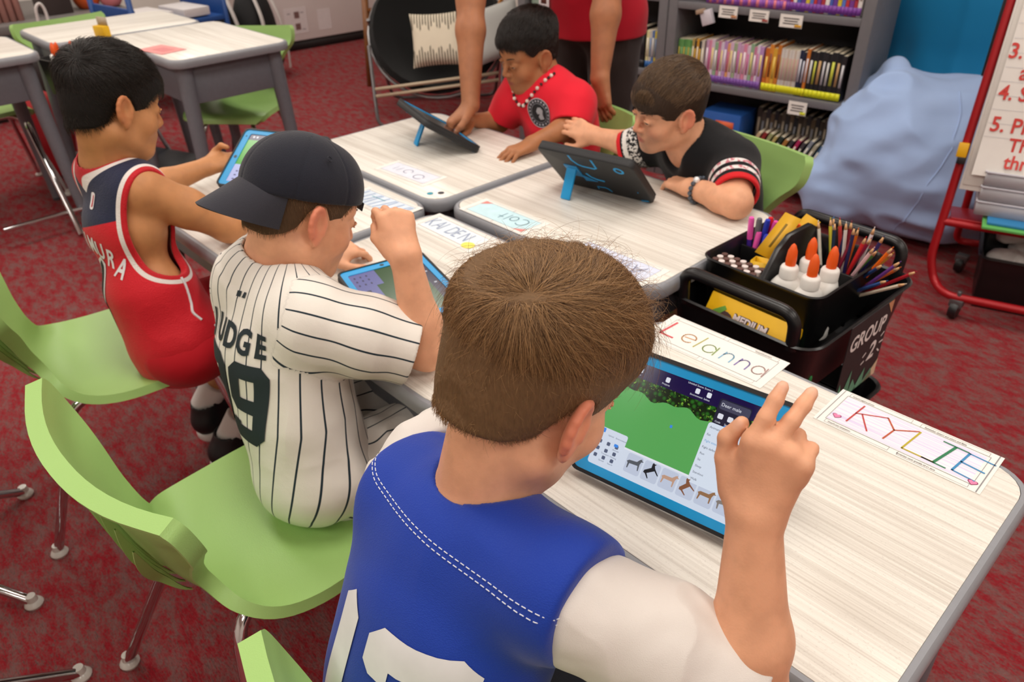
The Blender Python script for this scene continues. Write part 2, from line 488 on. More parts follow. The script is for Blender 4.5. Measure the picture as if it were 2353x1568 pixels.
# finger: (base y, base x, length, radius)
FINGERS = dict(index=(.024, .083, .066, .0083), middle=(.004, .086, .072, .0085), ring=(-.015, .082, .066, .0080), pinky=(-.032, .074, .052, .0070))
def add_hand(F, fr, curl, spread=None, thumb=None, k=.004, nails=None, flesh=1.0):
    """fr: x to the fingers, y to the thumb, z to the back of the hand. curl: {finger: (a1, a2, a3) degrees toward the palm}"""
    s = fr.s; spread = spread or {}
    Cn = lambda a, b, ra, rb, kk: F.cone(fr.p(*a), fr.p(*b), ra * s, rb * s, kk * s)
    for y, x in ((.022, .080), (.004, .084), (-.014, .080), (-.030, .072)):
        Cn((.0, y * .55, -.002), (x, y, -.001), .0135 * flesh, .0112 * flesh, .016)
    F.ell(fr.p(.038, .004, -.007), np.array([.040, .034, .0125]) * s, fr.R, .012 * s)
    F.ell(fr.p(.034, .022, -.011), np.array([.030, .015, .0125]) * s, fr.R @ rotz(.35), .012 * s)
    tips = {}
    for nm, (y, x, L, r) in FINGERS.items():
        a = np.radians(curl.get(nm, (15, 20, 12))); sp = math.radians(spread.get(nm, 0)) + y * 2.2
        p = np.array([x, y, 0.0]); t = 0.0; q = [p]
        for ln, da in zip((.44, .31, .25), a):
            t += da; d = np.array([math.cos(t) * math.cos(sp), math.cos(t) * math.sin(sp), -math.sin(t)]); p = p + d * L * ln; q.append(p)
        Cn(q[0] * .0 + np.array([x - .016, y, -.001]), q[0], r * 1.12 * flesh, r * 1.14 * flesh, .008)
        for i in range(3):
            Cn(q[i], q[i + 1], r * (1.08, 1.02, .96)[i] * flesh, r * (1.02, .96, .80)[i] * flesh, .0035 if i else .006)
        tips[nm] = fr.p(*q[3])
        if nails is not None: nails.append((fr.p(*(q[3] + np.array([0, 0, 0]))), fr.R @ (np.array([math.sin(t) * 1.0, 0, math.cos(t)])), r * s))
    T = thumb or [(.016, .028, -.010), (.046, .054, -.016), (.072, .062, -.020), (.094, .060, -.024)]
    for i, (ra, rb) in enumerate(((.0145, .0112), (.0104, .0098), (.0098, .0078))):
        Cn(T[i], T[i + 1], ra * flesh, rb * flesh, .010 if i == 0 else .004)
    tips['thumb'] = fr.p(*T[3])
    if nails is not None: nails.append((fr.p(*T[3]), unit(fr.d(.1, .5, .8)), .0085 * s))
    return tips

def add_arm(F, sh, el, wr, fr, r=(.040, .035, .033, .034, .024), k=.02):
    """shoulder, elbow, wrist and the hand frame that continues the wrist"""
    sh, el, wr = (np.asarray(a, float) for a in (sh, el, wr))
    F.cone(sh, sh + (el - sh) * .5, r[0], r[1] * 1.05, k); F.cone(sh + (el - sh) * .5, el, r[1] * 1.05, r[2], k)
    m = el + (wr - el) * .30
    F.cone(el, m, r[2], r[3], k); F.cone(m, wr, r[3], r[4] * .9, k)
    y = fr.R[:, 1] * .0055
    F.cone(wr + y, fr.p(.02, .010, -.002), r[4] * .80, .0145 * fr.s, .012); F.cone(wr - y, fr.p(.02, -.010, -.002), r[4] * .80, .0145 * fr.s, .012)
    F.cone(m, wr + y, r[3] * .85, r[4] * .8, k * .5); F.cone(m, wr - y, r[3] * .85, r[4] * .8, k * .5)

def add_torso(F, J, g=0.0, k=.05, w=1.0):
    """pelvis, waist, chest, neck base, shoulders: g grows everything (used for the clothes)"""
    ax = unit(J['shL'] - J['shR'])
    def slab(c, rx, ry, rz, up, kk):
        z = unit(up); x = unit(ax - z * (ax @ z)); y = np.cross(z, x); F.ell(c, (rx + g, ry + g, rz + g), np.stack([x, y, z], 1), kk)
    P, W, Cc, N = J['pelvis'], J['waist'], J['chest'], J['neck']
    slab(P, .128 * w, .098 * w, .085 * w, W - P, k)
    slab(W, .112 * w, .088 * w, .10 * w, Cc - P, k)
    slab(Cc, .128 * w, .090 * w, .115 * w, N - W, k)
    mid = (J['shL'] + J['shR']) / 2
    F.cone(J['shL'] * .92 + mid * .08, J['shR'] * .92 + mid * .08, .044 * w + g, .044 * w + g, k)
    F.cone(N, J['shL'] * .75 + mid * .25, .040 * w + g, .040 * w + g, k); F.cone(N, J['shR'] * .75 + mid * .25, .040 * w + g, .040 * w + g, k)

def add_neck(F, J, fr, r=.043, k=.02):
    F.cone(J['neck'], fr.p(-.030, 0, -.030), r * 1.12, r, .03)
    F.cone(J['neck'] + fr.d(.02, 0, 0), fr.p(-.004, 0, -.060), r, r * .92, .03)

def vnormals(v, q):
    n = np.cross(v[q[:, 2]] - v[q[:, 0]], v[q[:, 3]] - v[q[:, 1]])
    out = np.zeros_like(v)
    for i in range(4):
        for a in range(3): out[:, a] += np.bincount(q[:, i], weights=n[:, a], minlength=len(v))
    return out / (np.linalg.norm(out, axis=1)[:, None] + 1e-12)

_tab = np.random.default_rng(3).random((32, 32, 32)).astype(np.float32)
def vnoise(P, scale=1.0, off=0.0):
    p = np.asarray(P) * scale + off + 100.0; i = np.floor(p).astype(int); f = p - i; f = f * f * (3 - 2 * f); r = 0
    for a in (0, 1):
        for b in (0, 1):
            for c in (0, 1):
                w = (f[:, 0] if a else 1 - f[:, 0]) * (f[:, 1] if b else 1 - f[:, 1]) * (f[:, 2] if c else 1 - f[:, 2])
                r = r + w * _tab[(i[:, 0] + a) % 32, (i[:, 1] + b) % 32, (i[:, 2] + c) % 32]
    return r - .5

def folds(v, q, amp, R=None, stretch=(1, 1, .35), scale=22, off=0.0, mask=None):
    """push cloth in and out along its normals: long creases across the stretched axis"""
    n = vnormals(v, q); L = v @ (np.eye(3) if R is None else np.asarray(R)) * np.array(stretch)
    a = vnoise(L, scale, off); b = vnoise(L, scale * 2.1, off + 7); c = vnoise(v, 9, off + 3)
    d = amp * (1.3 * (1 - np.abs(a) * 3.2) * .6 + b * .6) * (.55 + 1.2 * np.clip(c + .2, 0, 1))
    if mask is not None: d = d * mask
    return v + n * d[:, None]

# ------------------------------------------------------------------ hair
def hair_material(dark, light, name='hair', rough=.45):
    n = NT(name); n.set(rough, spec=.45)
    hi = n.node('HairInfo')
    c = n.mix(hi.outputs['Random'], dark, light); n.color(c); return n.m
def hair_base_material(c, name='scalp_hair', vec=(60, 60, 14)):
    n = NT(name); n.set(.7, spec=.25); v = n.coords('Object', vec); h = n.noise(v, 6, 3)
    n.color(n.mix(h, ''.join('%02x' % int(int(c[i:i + 2], 16) * .75) for i in (0, 2, 4)), c)); n.bump(h, .002); return n.m

def grow_hair(body, fr, line, thick, n, length, comb, lift, base_m, strand_m, rad=.0003, h=.003, seed=1, nape=None, jitter=.25, pts=5, base=True, bend=.5, clump=0.0):
    """line: [(x, z)] hairline in head coordinates; thick(L) base thickness; length(L), lift(L), comb(L) per point (L: n x 3 local coordinates)"""
    r_ = np.random.default_rng(seed); s = fr.s
    F = Field(fr.o - .16 * s, fr.o + .17 * s, h)
    xs, zs = np.array(line).T
    def skull(x, y, z): pass
    F.ell(fr.p(-.012, 0, .034), np.array([.090, .072, .078]) * s, fr.R, 0)
    F.ell(fr.p(.058, 0, .035), np.array([.024, .050, .035]) * s, fr.R, .03 * s)
    F.cone(fr.p(-.045, 0, -.02), fr.p(-.042, 0, -.085) if nape is None else nape, .046 * s, .040 * s, .03 * s)
    R, o = fr.R, fr.o
    def local(x, y, z):
        a, b, c = x - o[0], y - o[1], z - o[2]
        return [(a * R[0, i] + b * R[1, i] + c * R[2, i]) / s for i in range(3)]
    X = local(*(F.ax[0][:, None, None], F.ax[1][None, :, None], F.ax[2][None, None, :]))
    F.F = F.F - (thick(X[0], X[1], X[2]) * s).astype(np.float32)
    zl = np.interp(X[0], xs, zs)
    F.F = -smin(-F.F, -((zl - X[2]) * s * .8).astype(np.float32), .006 * s)
    v, q = F.mesh(); v = relax(v, q, 1)
    ob = None
    if base:
        ob = np_mesh('hair', v, q, base_m, body)
    if n <= 0: return ob
    nv = vnormals(v, q); L = fr.loc(v)
    ok = (L[:, 2] - np.interp(L[:, 0], xs, zs)) > .0015
    qi = q[np.all(ok[q], axis=1)]
    ar = np.linalg.norm(np.cross(v[qi[:, 2]] - v[qi[:, 0]], v[qi[:, 3]] - v[qi[:, 1]]), axis=1)
    pick = r_.choice(len(qi), n, p=ar / ar.sum()); w = r_.random((n, 4)) ** 1.5; w /= w.sum(1)[:, None]
    P = (v[qi[pick]] * w[:, :, None]).sum(1); N = (nv[qi[pick]] * w[:, :, None]).sum(1); N /= np.linalg.norm(N, axis=1)[:, None]
    L = fr.loc(P); C = comb(L) @ fr.R.T; C = C - N * (C * N).sum(1)[:, None]; C /= np.linalg.norm(C, axis=1)[:, None] + 1e-9
    C = C + r_.normal(0, jitter, C.shape); C -= N * (C * N).sum(1)[:, None] * .7
    if clump > 0: C = C + clump * np.stack([vnoise(P, 70, i * 9.0) for i in range(3)], 1)
    ln = length(L) * s * r_.uniform(.7, 1.12, n); li = lift(L) * r_.uniform(.7, 1.3, n)
    P0 = P - N * .0012
    out = np.empty((n, pts, 3), np.float32)
    cen = np.array([-.012, 0, .034]); rad_ = np.array([.092, .074, .080]); L0 = fr.loc(P0); Q0 = (L0 - cen) / rad_; rho = np.linalg.norm(Q0, axis=1); U0 = Q0 / rho[:, None]
    th0 = thick(*(cen + U0 * rad_).T)
    Wn = (C @ fr.R) / rad_; low = np.clip((-.005 - L0[:, 2]) / .03, 0, 1)
    for i, t in enumerate(np.linspace(0, 1, pts)):
        hgt = ln * (li * t - bend * li * t * t)
        straight = P0 + N * hgt[:, None] + C * (ln * t)[:, None]
        U = U0 + Wn * (ln / s * t)[:, None]; U /= np.linalg.norm(U, axis=1)[:, None]
        dth = thick(*(cen + U * rad_).T) - th0
        cf = fr.o + (cen + U * rad_ * (rho + dth / .082 + hgt / s / .082)[:, None]) @ fr.R.T * s
        out[:, i] = cf * (1 - low)[:, None] + straight * low[:, None]
    cu = bpy.data.hair_curves.new('hair_strands'); cu.add_curves([pts] * n)
    cu.position_data.foreach_set('vector', out.ravel())
    ra = cu.attributes.get('radius') or cu.attributes.new('radius', 'FLOAT', 'POINT')
    ra.data.foreach_set('value', np.tile(np.linspace(1, .35, pts) * rad, n).astype(np.float32))
    cu.materials.append(strand_m)
    return link(tag(bpy.data.objects.new('hair_strands', cu), kind='stuff'), ob if ob is not None else body)

# ------------------------------------------------------------------ flat print and seams laid onto a surface
def text_polys(s, size=1.0, bold=0.0, spacing=1.0, xscale=1.0, cut=.02, shear=0.0):
    c = bpy.data.curves.new('lettering', 'FONT'); c.body = s; c.size = size; c.offset = bold; c.space_character = spacing
    c.align_x = 'CENTER'; c.align_y = 'CENTER'; c.resolution_u = 3; c.fill_mode = 'FRONT'; c.shear = shear
    o = bpy.data.objects.new('lettering', c); COL.objects.link(o)
    dg = bpy.context.evaluated_depsgraph_get(); me = bpy.data.meshes.new_from_object(o.evaluated_get(dg))
    bm = bmesh.new(); bm.from_mesh(me); bmesh.ops.triangulate(bm, faces=bm.faces)
    if cut:
        for _ in range(5):
            ed = [e for e in bm.edges if e.calc_length() > cut]
            if not ed: break
            bmesh.ops.subdivide_edges(bm, edges=ed, cuts=1); bmesh.ops.triangulate(bm, faces=bm.faces)
    v = np.array([q.co[:] for q in bm.verts]).reshape(-1, 3); f = [tuple(q.index for q in p.verts) for p in bm.faces]
    bm.free(); bpy.data.objects.remove(o); bpy.data.curves.remove(c); bpy.data.meshes.remove(me)
    if len(v): v[:, 0] *= xscale
    return v, f

def poly_faces(poly, cut):
    bm = bmesh.new(); vs_ = [bm.verts.new((x, y, 0)) for x, y in poly]; bm.faces.new(vs_); bmesh.ops.triangulate(bm, faces=bm.faces)
    for _ in range(6):
        ed = [e for e in bm.edges if e.calc_length() > cut]
        if not ed: break
        bmesh.ops.subdivide_edges(bm, edges=ed, cuts=1); bmesh.ops.triangulate(bm, faces=bm.faces)
    bm.verts.index_update()
    v = np.array([q.co[:] for q in bm.verts]); f = [tuple(q.index for q in p.verts) for p in bm.faces]; bm.free(); return v, f

def lay(v, f, bvh, o, ux, uy, dr, off=.0012):
    """project flat polygons (in the plane o + x ux + y uy) along dr onto a surface"""
    o, ux, uy, dr = (np.asarray(a, float) for a in (o, ux, uy, dr)); out = []; bad = set()
    for i, p in enumerate(v):
        w = o + ux * p[0] + uy * p[1]
        h = bvh.ray_cast(Vector(w), Vector(unit(dr)), 1.0)
        if h[0] is None: bad.add(i); out.append(w)
        else: out.append(np.array(h[0]) - unit(dr) * off)
    return np.array(out), [q for q in f if not any(i in bad for i in q)]

def seam(pts, bvh, r, name, m, parent, off=.0004, n=8, dash=0):
    P = smooth_path(pts, n); out = []
    for p in P:
        h = bvh.find_nearest(Vector(p)); out.append(np.array(h[0]) + np.array(h[1]) * off)
    mb = MB(); out = np.array(out)
    if dash:
        d = np.concatenate([[0], np.cumsum(np.linalg.norm(np.diff(out, axis=0), axis=1))])
        for a in np.arange(0, d[-1] - dash, dash * 1.6):
            tt = np.linspace(a, a + dash, 3); mb.tube(np.stack([np.interp(tt, d, out[:, i]) for i in range(3)], 1), r, 5)
    else: mb.tube(out, r, 6)
    return mb.build(name, m, parent)

def cut_near(F, p, n, R, reach=.12):
    """remove what lies beyond the plane (p, n) inside a cylinder of radius R about n"""
    p = np.asarray(p, float); n = unit(n)
    lo = np.minimum(p, p + n * reach) - R; hi = np.maximum(p, p + n * reach) + R
    s, X = F.sub(lo, hi)
    if s is None: return
    t = (X[0] - p[0]) * n[0] + (X[1] - p[1]) * n[1] + (X[2] - p[2]) * n[2]
    rr = np.sqrt(np.maximum((X[0] - p[0]) ** 2 + (X[1] - p[1]) ** 2 + (X[2] - p[2]) ** 2 - t * t, 0))
    F.F[s] = np.maximum(F.F[s], np.minimum(t, R - rr).astype(np.float32))
# ------------------------------------------------------------------ the room
def m_carpet():
    n = NT('red_carpet'); n.set(.95, spec=.1)
    v = n.coords('Object', (1, 1, 1), (0, 0, .62)); vs_ = n.coords('Object', (4, 9, 1), (0, 0, .62)); vf = n.coords('Object', (60, 360, 1), (0, 0, .62))
    a = n.noise(vs_, 3.4, 5, .75); b = n.noise(vf, 1.0, 2, .6); c = n.noise(v, 160, 2)
    f = n.ramp(n.math('ADD', n.math('MULTIPLY', a, .8), n.math('ADD', n.math('MULTIPLY', b, .36), n.math('MULTIPLY', c, .20))), .56, .82)
    col = n.mix(n.math('MULTIPLY', f, .8), '8f2029', '776460'); col = n.mix(n.math('MULTIPLY', n.ramp(b, .48, .72), .4), col, '3a1012'); n.color(col)
    n.bump(n.math('ADD', n.math('MULTIPLY', b, .7), c), .003); return n.m
M_CARPET = m_carpet()
M_WALL = mat('e4dfd6', .8, noise=.02, nscale=3)
M_CEIL = mat('efece6', .9, noise=.02)
def slab(name, c, s, m):
    o = MB().box(c, s).build(name, m, smooth=False); o['kind'] = 'structure'; return o
X0, X1, Y0, Y1, ZC = -6.0, 4.2, -4.2, 3.6, 2.75
slab('floor', ((X0 + X1) / 2, (Y0 + Y1) / 2, -.05), (X1 - X0, Y1 - Y0, .1), M_CARPET)
slab('ceiling', ((X0 + X1) / 2, (Y0 + Y1) / 2, ZC + .05), (X1 - X0, Y1 - Y0, .1), M_CEIL)
slab('wall_left', (X0 - .05, (Y0 + Y1) / 2, ZC / 2), (.1, Y1 - Y0, ZC), M_WALL)
slab('wall_right', (X1 + .05, (Y0 + Y1) / 2, ZC / 2), (.1, Y1 - Y0, ZC), M_WALL)
slab('wall_back', ((X0 + X1) / 2, Y1 + .05, ZC / 2), (X1 - X0, .1, ZC), M_WALL)
slab('wall_front', ((X0 + X1) / 2, Y0 - .05, ZC / 2), (X1 - X0, .1, ZC), M_WALL)
M_BASE = mat('2a2626', .6)
slab('baseboard_back', ((X0 + X1) / 2, Y1 - .006, .05), (X1 - X0, .012, .10), M_BASE)
slab('baseboard_left', (X0 + .006, (Y0 + Y1) / 2, .05), (.012, Y1 - Y0, .10), M_BASE)

# ------------------------------------------------------------------ desks
def m_laminate():
    n = NT('white_streaked_laminate'); n.set(.34, spec=.4)
    v1 = n.coords('Object', (2.2, 150, 1)); v2 = n.coords('Object', (5, 420, 1)); v3 = n.coords('Object', (.8, 26, 1)); v4 = n.coords('Object', (300, 430, 1))
    a = n.noise(v1, 1.0, 3, .6); b = n.noise(v2, 1.0, 2); c = n.noise(v3, 1.0, 2); d = n.noise(v4, 1.0, 1)
    f = n.math('ADD', n.math('MULTIPLY', a, .6), n.math('ADD', n.math('MULTIPLY', b, .3), n.math('MULTIPLY', c, .25)))
    col = n.mix(n.ramp(f, .45, .80), 'eeeae1', 'c8c0b5'); col = n.mix(n.math('MULTIPLY', n.ramp(d, .60, .75), .25), col, 'b5aca2')
    n.color(col); n.bump(n.math('ADD', a, n.math('MULTIPLY', b, .5)), .0002); return n.m
M_LAM = m_laminate()
M_RIM = mat('8f9196', .38, nscale=90)
M_DESK = mat('6d6f76', .45, nscale=60, noise=.05)
M_DARK = mat('3a3b40', .5)
M_BLACKDOT = mat('2b2730', .5); M_TEALDOT = mat('2f94a8', .45)
def ring_loft(w, d, r, prof, n=6):
    G = [[(x, y, z) for x, y in rrect(w + 2 * o, d + 2 * o, max(.004, r + o), n)] for o, z in prof]
    G = np.array(G); return np.concatenate([G, G[:, :1]], 1)

def make_desk(name, label, cx, cy, w, d, zt, rot=0.0, group=None, leg_r=.024, apron=.10, dots=(), rim=.032):
    t = thing(name, label, 'desk', (cx, cy, 0), rot, group)
    mb = MB(); o = rrect(w - .026, d - .026, .05); mb.prism(o, zt - .02, zt + .0006); mb.build('tabletop', M_LAM, t, bevel=.0012)
    mb = MB(); mb.grid(ring_loft(w, d, .06, [(-.0135, zt - .02), (-.0128, zt - .0005), (-.006, zt - .0008), (-.0015, zt - .005), (0, zt - .012), (0, zt - rim + .008), (-.003, zt - rim), (-.014, zt - rim - .002), (-.05, zt - rim - .002)]), flip=True)
    mb.build('edge_band', M_RIM, t, weld=True)
    mb = MB(); ww, dd = w - .12, d - .12
    for cxx, cyy, sx, sy in ((0, dd / 2, ww, .012), (0, -dd / 2, ww, .012), (ww / 2, 0, .012, dd), (-ww / 2, 0, .012, dd)):
        mb.box((cxx, cyy, zt - rim - apron / 2), (sx, sy, apron))
    mb.box((0, 0, zt - rim - .004), (ww, dd, .006)); mb.build('apron', M_DESK, t, bevel=.003)
    for sx in (1, -1):
        for sy in (1, -1):
            top = np.array([sx * (w / 2 - .065), sy * (d / 2 - .065), zt - rim]); bot = np.array([sx * (w / 2 - .035), sy * (d / 2 - .035), .014])
            mb = MB(); mb.tube([top, top * .5 + bot * .5, bot], [leg_r * 1.25, leg_r * 1.05, leg_r * .72], 14); l = mb.build('leg', M_DESK, t)
            mb = MB(); mb.lathe([(.012, .026), (.013, .014), (.019, .009), (.020, .002), (.017, 0)], (bot[0], bot[1], 0), 14); mb.build('foot', M_DARK, l)
    for (dx, dy, mm) in dots:
        mb = MB(); mb.lathe([(.0085, 0), (.0085, .0006)], (dx, dy, zt + .0006), 18); mb.build('sticker', mm, t)
    return t
ZT = .66
WD, DD = .641, .51
def dots_at(sx, sy, order=1, w=WD, d=DD):
    a = (sx * (w / 2 - .045), sy * (d / 2 - .062)); b = (sx * (w / 2 - .062), sy * (d / 2 - .040))
    return [(a[0], a[1], M_BLACKDOT if order else M_TEALDOT), (b[0], b[1], M_TEALDOT if order else M_BLACKDOT)]
make_desk('student_desk', 'white student desk with the name cards Lelanna and KYLIE and a propped tablet', .687 + WD / 2, -.022 - DD / 2, WD, DD, ZT, math.radians(.4), 'white desks pushed together', dots=dots_at(-1, 1, 0))
make_desk('student_desk', 'white student desk in front of the pinstripe shirt, with a yellow-sun name card', WD / 2, -.006 - DD / 2, WD, DD, ZT, math.radians(.2), 'white desks pushed together', dots=dots_at(-1, 1, 0))
make_desk('student_desk', 'white student desk where the boy in the red basketball jersey rests his elbow', -.02 - WD / 2, -.004 - DD / 2, WD, DD, ZT, 0, 'white desks pushed together', dots=dots_at(1, 1))
make_desk('student_desk', 'white student desk under the tablet of the boy in the plain red T-shirt', -.03 - WD / 2, .006 + DD / 2, WD, DD, ZT, math.radians(-.6), 'white desks pushed together', dots=dots_at(1, -1))
make_desk('student_desk', 'white student desk the boy in black leans on, beside the black cart', -.014 + WD / 2, .022 + DD / 2, WD, DD, ZT, 0, 'white desks pushed together', dots=dots_at(1, -1))
make_desk('student_desk', 'empty white desk with a red card on it, behind the boy in the basketball jersey', -1.99, .30, .70, .51, .75, 0, 'white desks along the far left', .026, .15)
make_desk('student_desk', 'white desk at the back left with a green chair behind it', -2.60, .165, .67, .49, .75, math.radians(90), 'white desks along the far left', .026, .15)
make_desk('student_desk', 'white desk cut off by the left edge, in front of the pink slatted panel', -2.475, -.575, .67, .52, .75, math.radians(90), 'white desks along the far left', .026, .15)

# ------------------------------------------------------------------ green shell chairs
def m_green():
    n = NT('green_chair_plastic'); n.set(.36, spec=.45); v = n.coords('Object'); h = n.noise(v, 3, 2)
    n.color(n.mix(h, '98c06e', 'a4cb7a')); n.bump(n.noise(v, 600, 2), .00025); return n.m
M_GREEN = m_green(); M_CHROME = mat('d2d2d4', .07, 1.0); M_GLIDE = mat('c9c4bd', .2, 0, .6)
PROF = np.array([  # y, z, half width, cup (edge lift), side: 0 seat 1 back
    (.205, .398, .150, .000), (.195, .416, .178, .002), (.150, .424, .192, .006), (.050, .418, .200, .012), (-.050, .412, .198, .018),
    (-.125, .418, .178, .026), (-.178, .445, .138, .032), (-.205, .495, .112, .036), (-.222, .545, .132, .040), (-.236, .600, .172, .048),
    (-.248, .650, .216, .052), (-.258, .698, .222, .050), (-.262, .716, .214, .046)])
def chair_shell(prof=PROF, nt=17, m=5):
    P = smooth_path(prof, m)
    T = np.gradient(P[:, :2], axis=0); T /= np.linalg.norm(T, axis=1)[:, None]
    N = np.stack([T[:, 1], -T[:, 0]], 1)             # sitter's side of the profile (y, z)
    N = np.where((N[:, 1:2] < 0) & (np.abs(N[:, 1:2]) > np.abs(N[:, 0:1])), -N, N)
    sgn = np.where(P[:, 1] < .43, np.sign(N[:, 1]), np.sign(N[:, 0])); N *= np.where(sgn == 0, 1, sgn)[:, None]
    t = np.linspace(-1, 1, nt); G = np.empty((len(P), nt, 3))
    for i in range(len(P)):
        c = P[i, 3] * np.abs(t) ** 2.2
        G[i, :, 0] = t * P[i, 2]; G[i, :, 1] = P[i, 0] + N[i, 0] * c; G[i, :, 2] = P[i, 1] + N[i, 1] * c
    # round the four outer corners
    return G, N

def make_chair(label, loc, rz, group='green chairs', tips=None, name='green_chair'):
    t = thing(name, label, 'chair', loc, rz, group)
    G, N = chair_shell(); a, b = G.shape[:2]
    mb = MB(); mb.grid(G)
    loop = [(i, 0) for i in range(a)] + [(a - 1, j) for j in range(1, b)] + [(i, b - 1) for i in range(a - 2, -1, -1)] + [(0, j) for j in range(b - 2, 0, -1)]
    L = np.array([G[i, j] for i, j in loop]); D = []
    for i, j in loop:
        d = np.array([0, -N[i][0], -N[i][1]]); e = np.array([np.sign(j - b / 2 + .5) * .35 if j in (0, b - 1) else 0, 0, 0]); D.append(unit(d + e))
    D = np.array(D); dep = np.array([.015 + .006 * min(1, max(0, (G[i, j][2] - .43) / .2)) for i, j in loop])[:, None]
    S = np.stack([L, L + D * dep * .5, L + D * dep], 0); S = np.concatenate([S, S[:, :1]], 1); mb.grid(S, flip=False)
    seat = mb.build('shell', M_GREEN, t, weld=True, solid=-.0045)
    for p in seat.data.polygons: p.use_smooth = True
    rb = MB()
    for x in (-.075, -.045, -.015, .015, .045, .075):
        k = np.array([[0, 0, 0]]); P = smooth_path(PROF, 5); sel = [q for q in P if .44 < q[1] < .66]
        A = np.array([(x * (1 + 1.6 * max(0, (q[1] - .50) / .16)) * .75, q[0] - .004, q[1]) for q in sel]); B = A + np.array([(0, -.014 * math.sin(PI * i / (len(A) - 1)) - .002, 0) for i in range(len(A))])
        rb.grid(np.stack([A - (.0018, 0, 0), B - (.0018, 0, 0), B + (.0018, 0, 0), A + (.0018, 0, 0)], 1))
    rb.build('rib', M_GREEN, t)
    tips = tips or {}
    df = dict(fl=(-.205, .215), fr=(.205, .215), rl=(-.215, -.235), rr=(.215, -.235))
    for k, (x, y) in df.items():
        x, y = tips.get(k, (x, y)); sx = -1 if k[1] == 'l' else 1; sy = 1 if k[0] == 'f' else -1
        pts = [(sx * .085, sy * .015, .392), (sx * .105, sy * .150, .392), (x, y, .012)]
        mb = MB(); mb.tube(round_path(pts, .055, 7), .0112, 12); lg = mb.build('leg', M_CHROME, t)
        mb = MB(); mb.lathe([(.010, .030), (.012, .016), (.017, .012), (.020, .006), (.018, 0)], (x, y, 0), 16); mb.build('glide', M_GLIDE, lg)
    mb = MB()
    for sx in (1, -1): mb.box((sx * .085, 0, .388), (.026, .10, .012))
    mb.box((0, 0, .388), (.18, .03, .010)); mb.build('seat_bracket', M_DARK, t, bevel=.002)
    return t
def chair_tips(loc, rz, **w):
    """world positions of leg tips -> chair coordinates"""
    c, s = math.cos(rz), math.sin(rz)
    return {k: ((x - loc[0]) * c + (y - loc[1]) * s, -(x - loc[0]) * s + (y - loc[1]) * c) for k, (x, y) in w.items()}
G_CH = 'green shell chairs with chrome legs'
l = (.408, -.715, 0); make_chair('green chair under the boy in the pinstripe shirt, ribbed back seen edge-on', l, math.radians(3), G_CH, chair_tips(l, math.radians(3), rl=(.137, -.991)))
l = (-.335, -.70, 0); make_chair('green chair under the boy in the red basketball jersey', l, math.radians(-8), G_CH, chair_tips(l, math.radians(-8), rr=(-.28, -1.0)))
l = (1.050, -.690, 0); make_chair('green chair of the boy in blue, only its back corner showing', l, math.radians(4), G_CH)
l = (.30, .565, 0); make_chair('green chair behind the boy in the black shirt', l, math.radians(172), G_CH)
l = (-.235, .545, 0); make_chair('green chair of the boy in the plain red T-shirt, gripped by the standing adult', l, math.radians(172), G_CH)
l = (-2.08, .47, 0); make_chair('green chair pushed under the empty desk with the red card', l, math.radians(221), G_CH)
l = (-2.93, .12, 0); make_chair('green chair behind the back left desk', l, math.radians(-84), G_CH)
l = (-2.92, -.44, 0); make_chair('green chair whose seat peeks out under the desk at the left edge', l, math.radians(2), G_CH)
l = (-.46, -1.36, 0); make_chair('green chair beyond the left edge, two chrome leg tips showing', l, math.radians(178), G_CH, chair_tips(l, math.radians(178), fr=(-.163, -1.089), fl=(-.557, -1.0), rr=(-.2, -1.6), rl=(-.62, -1.6)))
l = (.05, -1.36, 0); make_chair('green chair beyond the bottom left corner, one splayed chrome leg showing', l, math.radians(178), G_CH, chair_tips(l, math.radians(178), fl=(.098, -1.073), fr=(.40, -1.12), rr=(.23, -1.6), rl=(-.18, -1.6)))
# ------------------------------------------------------------------ bookcases and books
AZ = math.radians(7.6); BA = V(math.cos(AZ), math.sin(AZ), 0); BN = V(-math.sin(AZ), math.cos(AZ), 0); BP = V(-.1, 2.1, 0)
BR_ = np.stack([BA, BN, V(0, 0, 1)], 1)
M_CASE = mat('6e6d70', .5, noise=.05); M_CASEIN = mat('4a484b', .6)
def bookcase(label, x0, x1, shelves, depth=.34, top=1.35):
    t = thing('bookcase', label, 'bookcase', BP + BA * (x0 + x1) / 2, AZ, 'grey bookcases'); w = x1 - x0
    for sx, nm in ((-1, 'side_panel'), (1, 'side_panel')):
        mb = MB(); mb.box((sx * (w / 2 - .0225), depth / 2, top / 2), (.045, depth, top)); mb.build(nm, M_CASE, t, bevel=.002)
    mb = MB(); mb.box((0, depth - .008, top / 2), (w - .08, .014, top)); mb.build('back_panel', M_CASEIN, t)
    for z in list(shelves) + [top]:
        mb = MB(); mb.box((0, depth / 2 - .006, z - .012), (w - .091, depth - .014, .022)); mb.box((0, .006, z - .013), (w - .091, .013, .030)); mb.build('shelf', M_CASE, t, bevel=.0015)
    return t
bookcase('grey bookcase with tape-labelled series books, left of the blue bean bags', -.725, .165, (.135, .475, .81, 1.12))
bookcase('grey bookcase behind the standing adult, with black and white paperbacks', -1.60, -.730, (.135, .495, .83, 1.12))
PB = lambda x, y, z: BP + BA * x + BN * y + V(0, 0, z)
COVERS = {}
def book_mats(cols):
    out = []
    for c in cols:
        if c not in COVERS: COVERS[c] = mat(c, .45, noise=.05, nscale=120)
        out.append(COVERS[c])
    return out
M_PAGE = mat('d9cdb4', .9, noise=.06, nscale=300)
_book = {}
def book_mesh(h, th, dp, cover, band, bcol):
    key = (h, th, dp, cover, band, bcol)
    return key
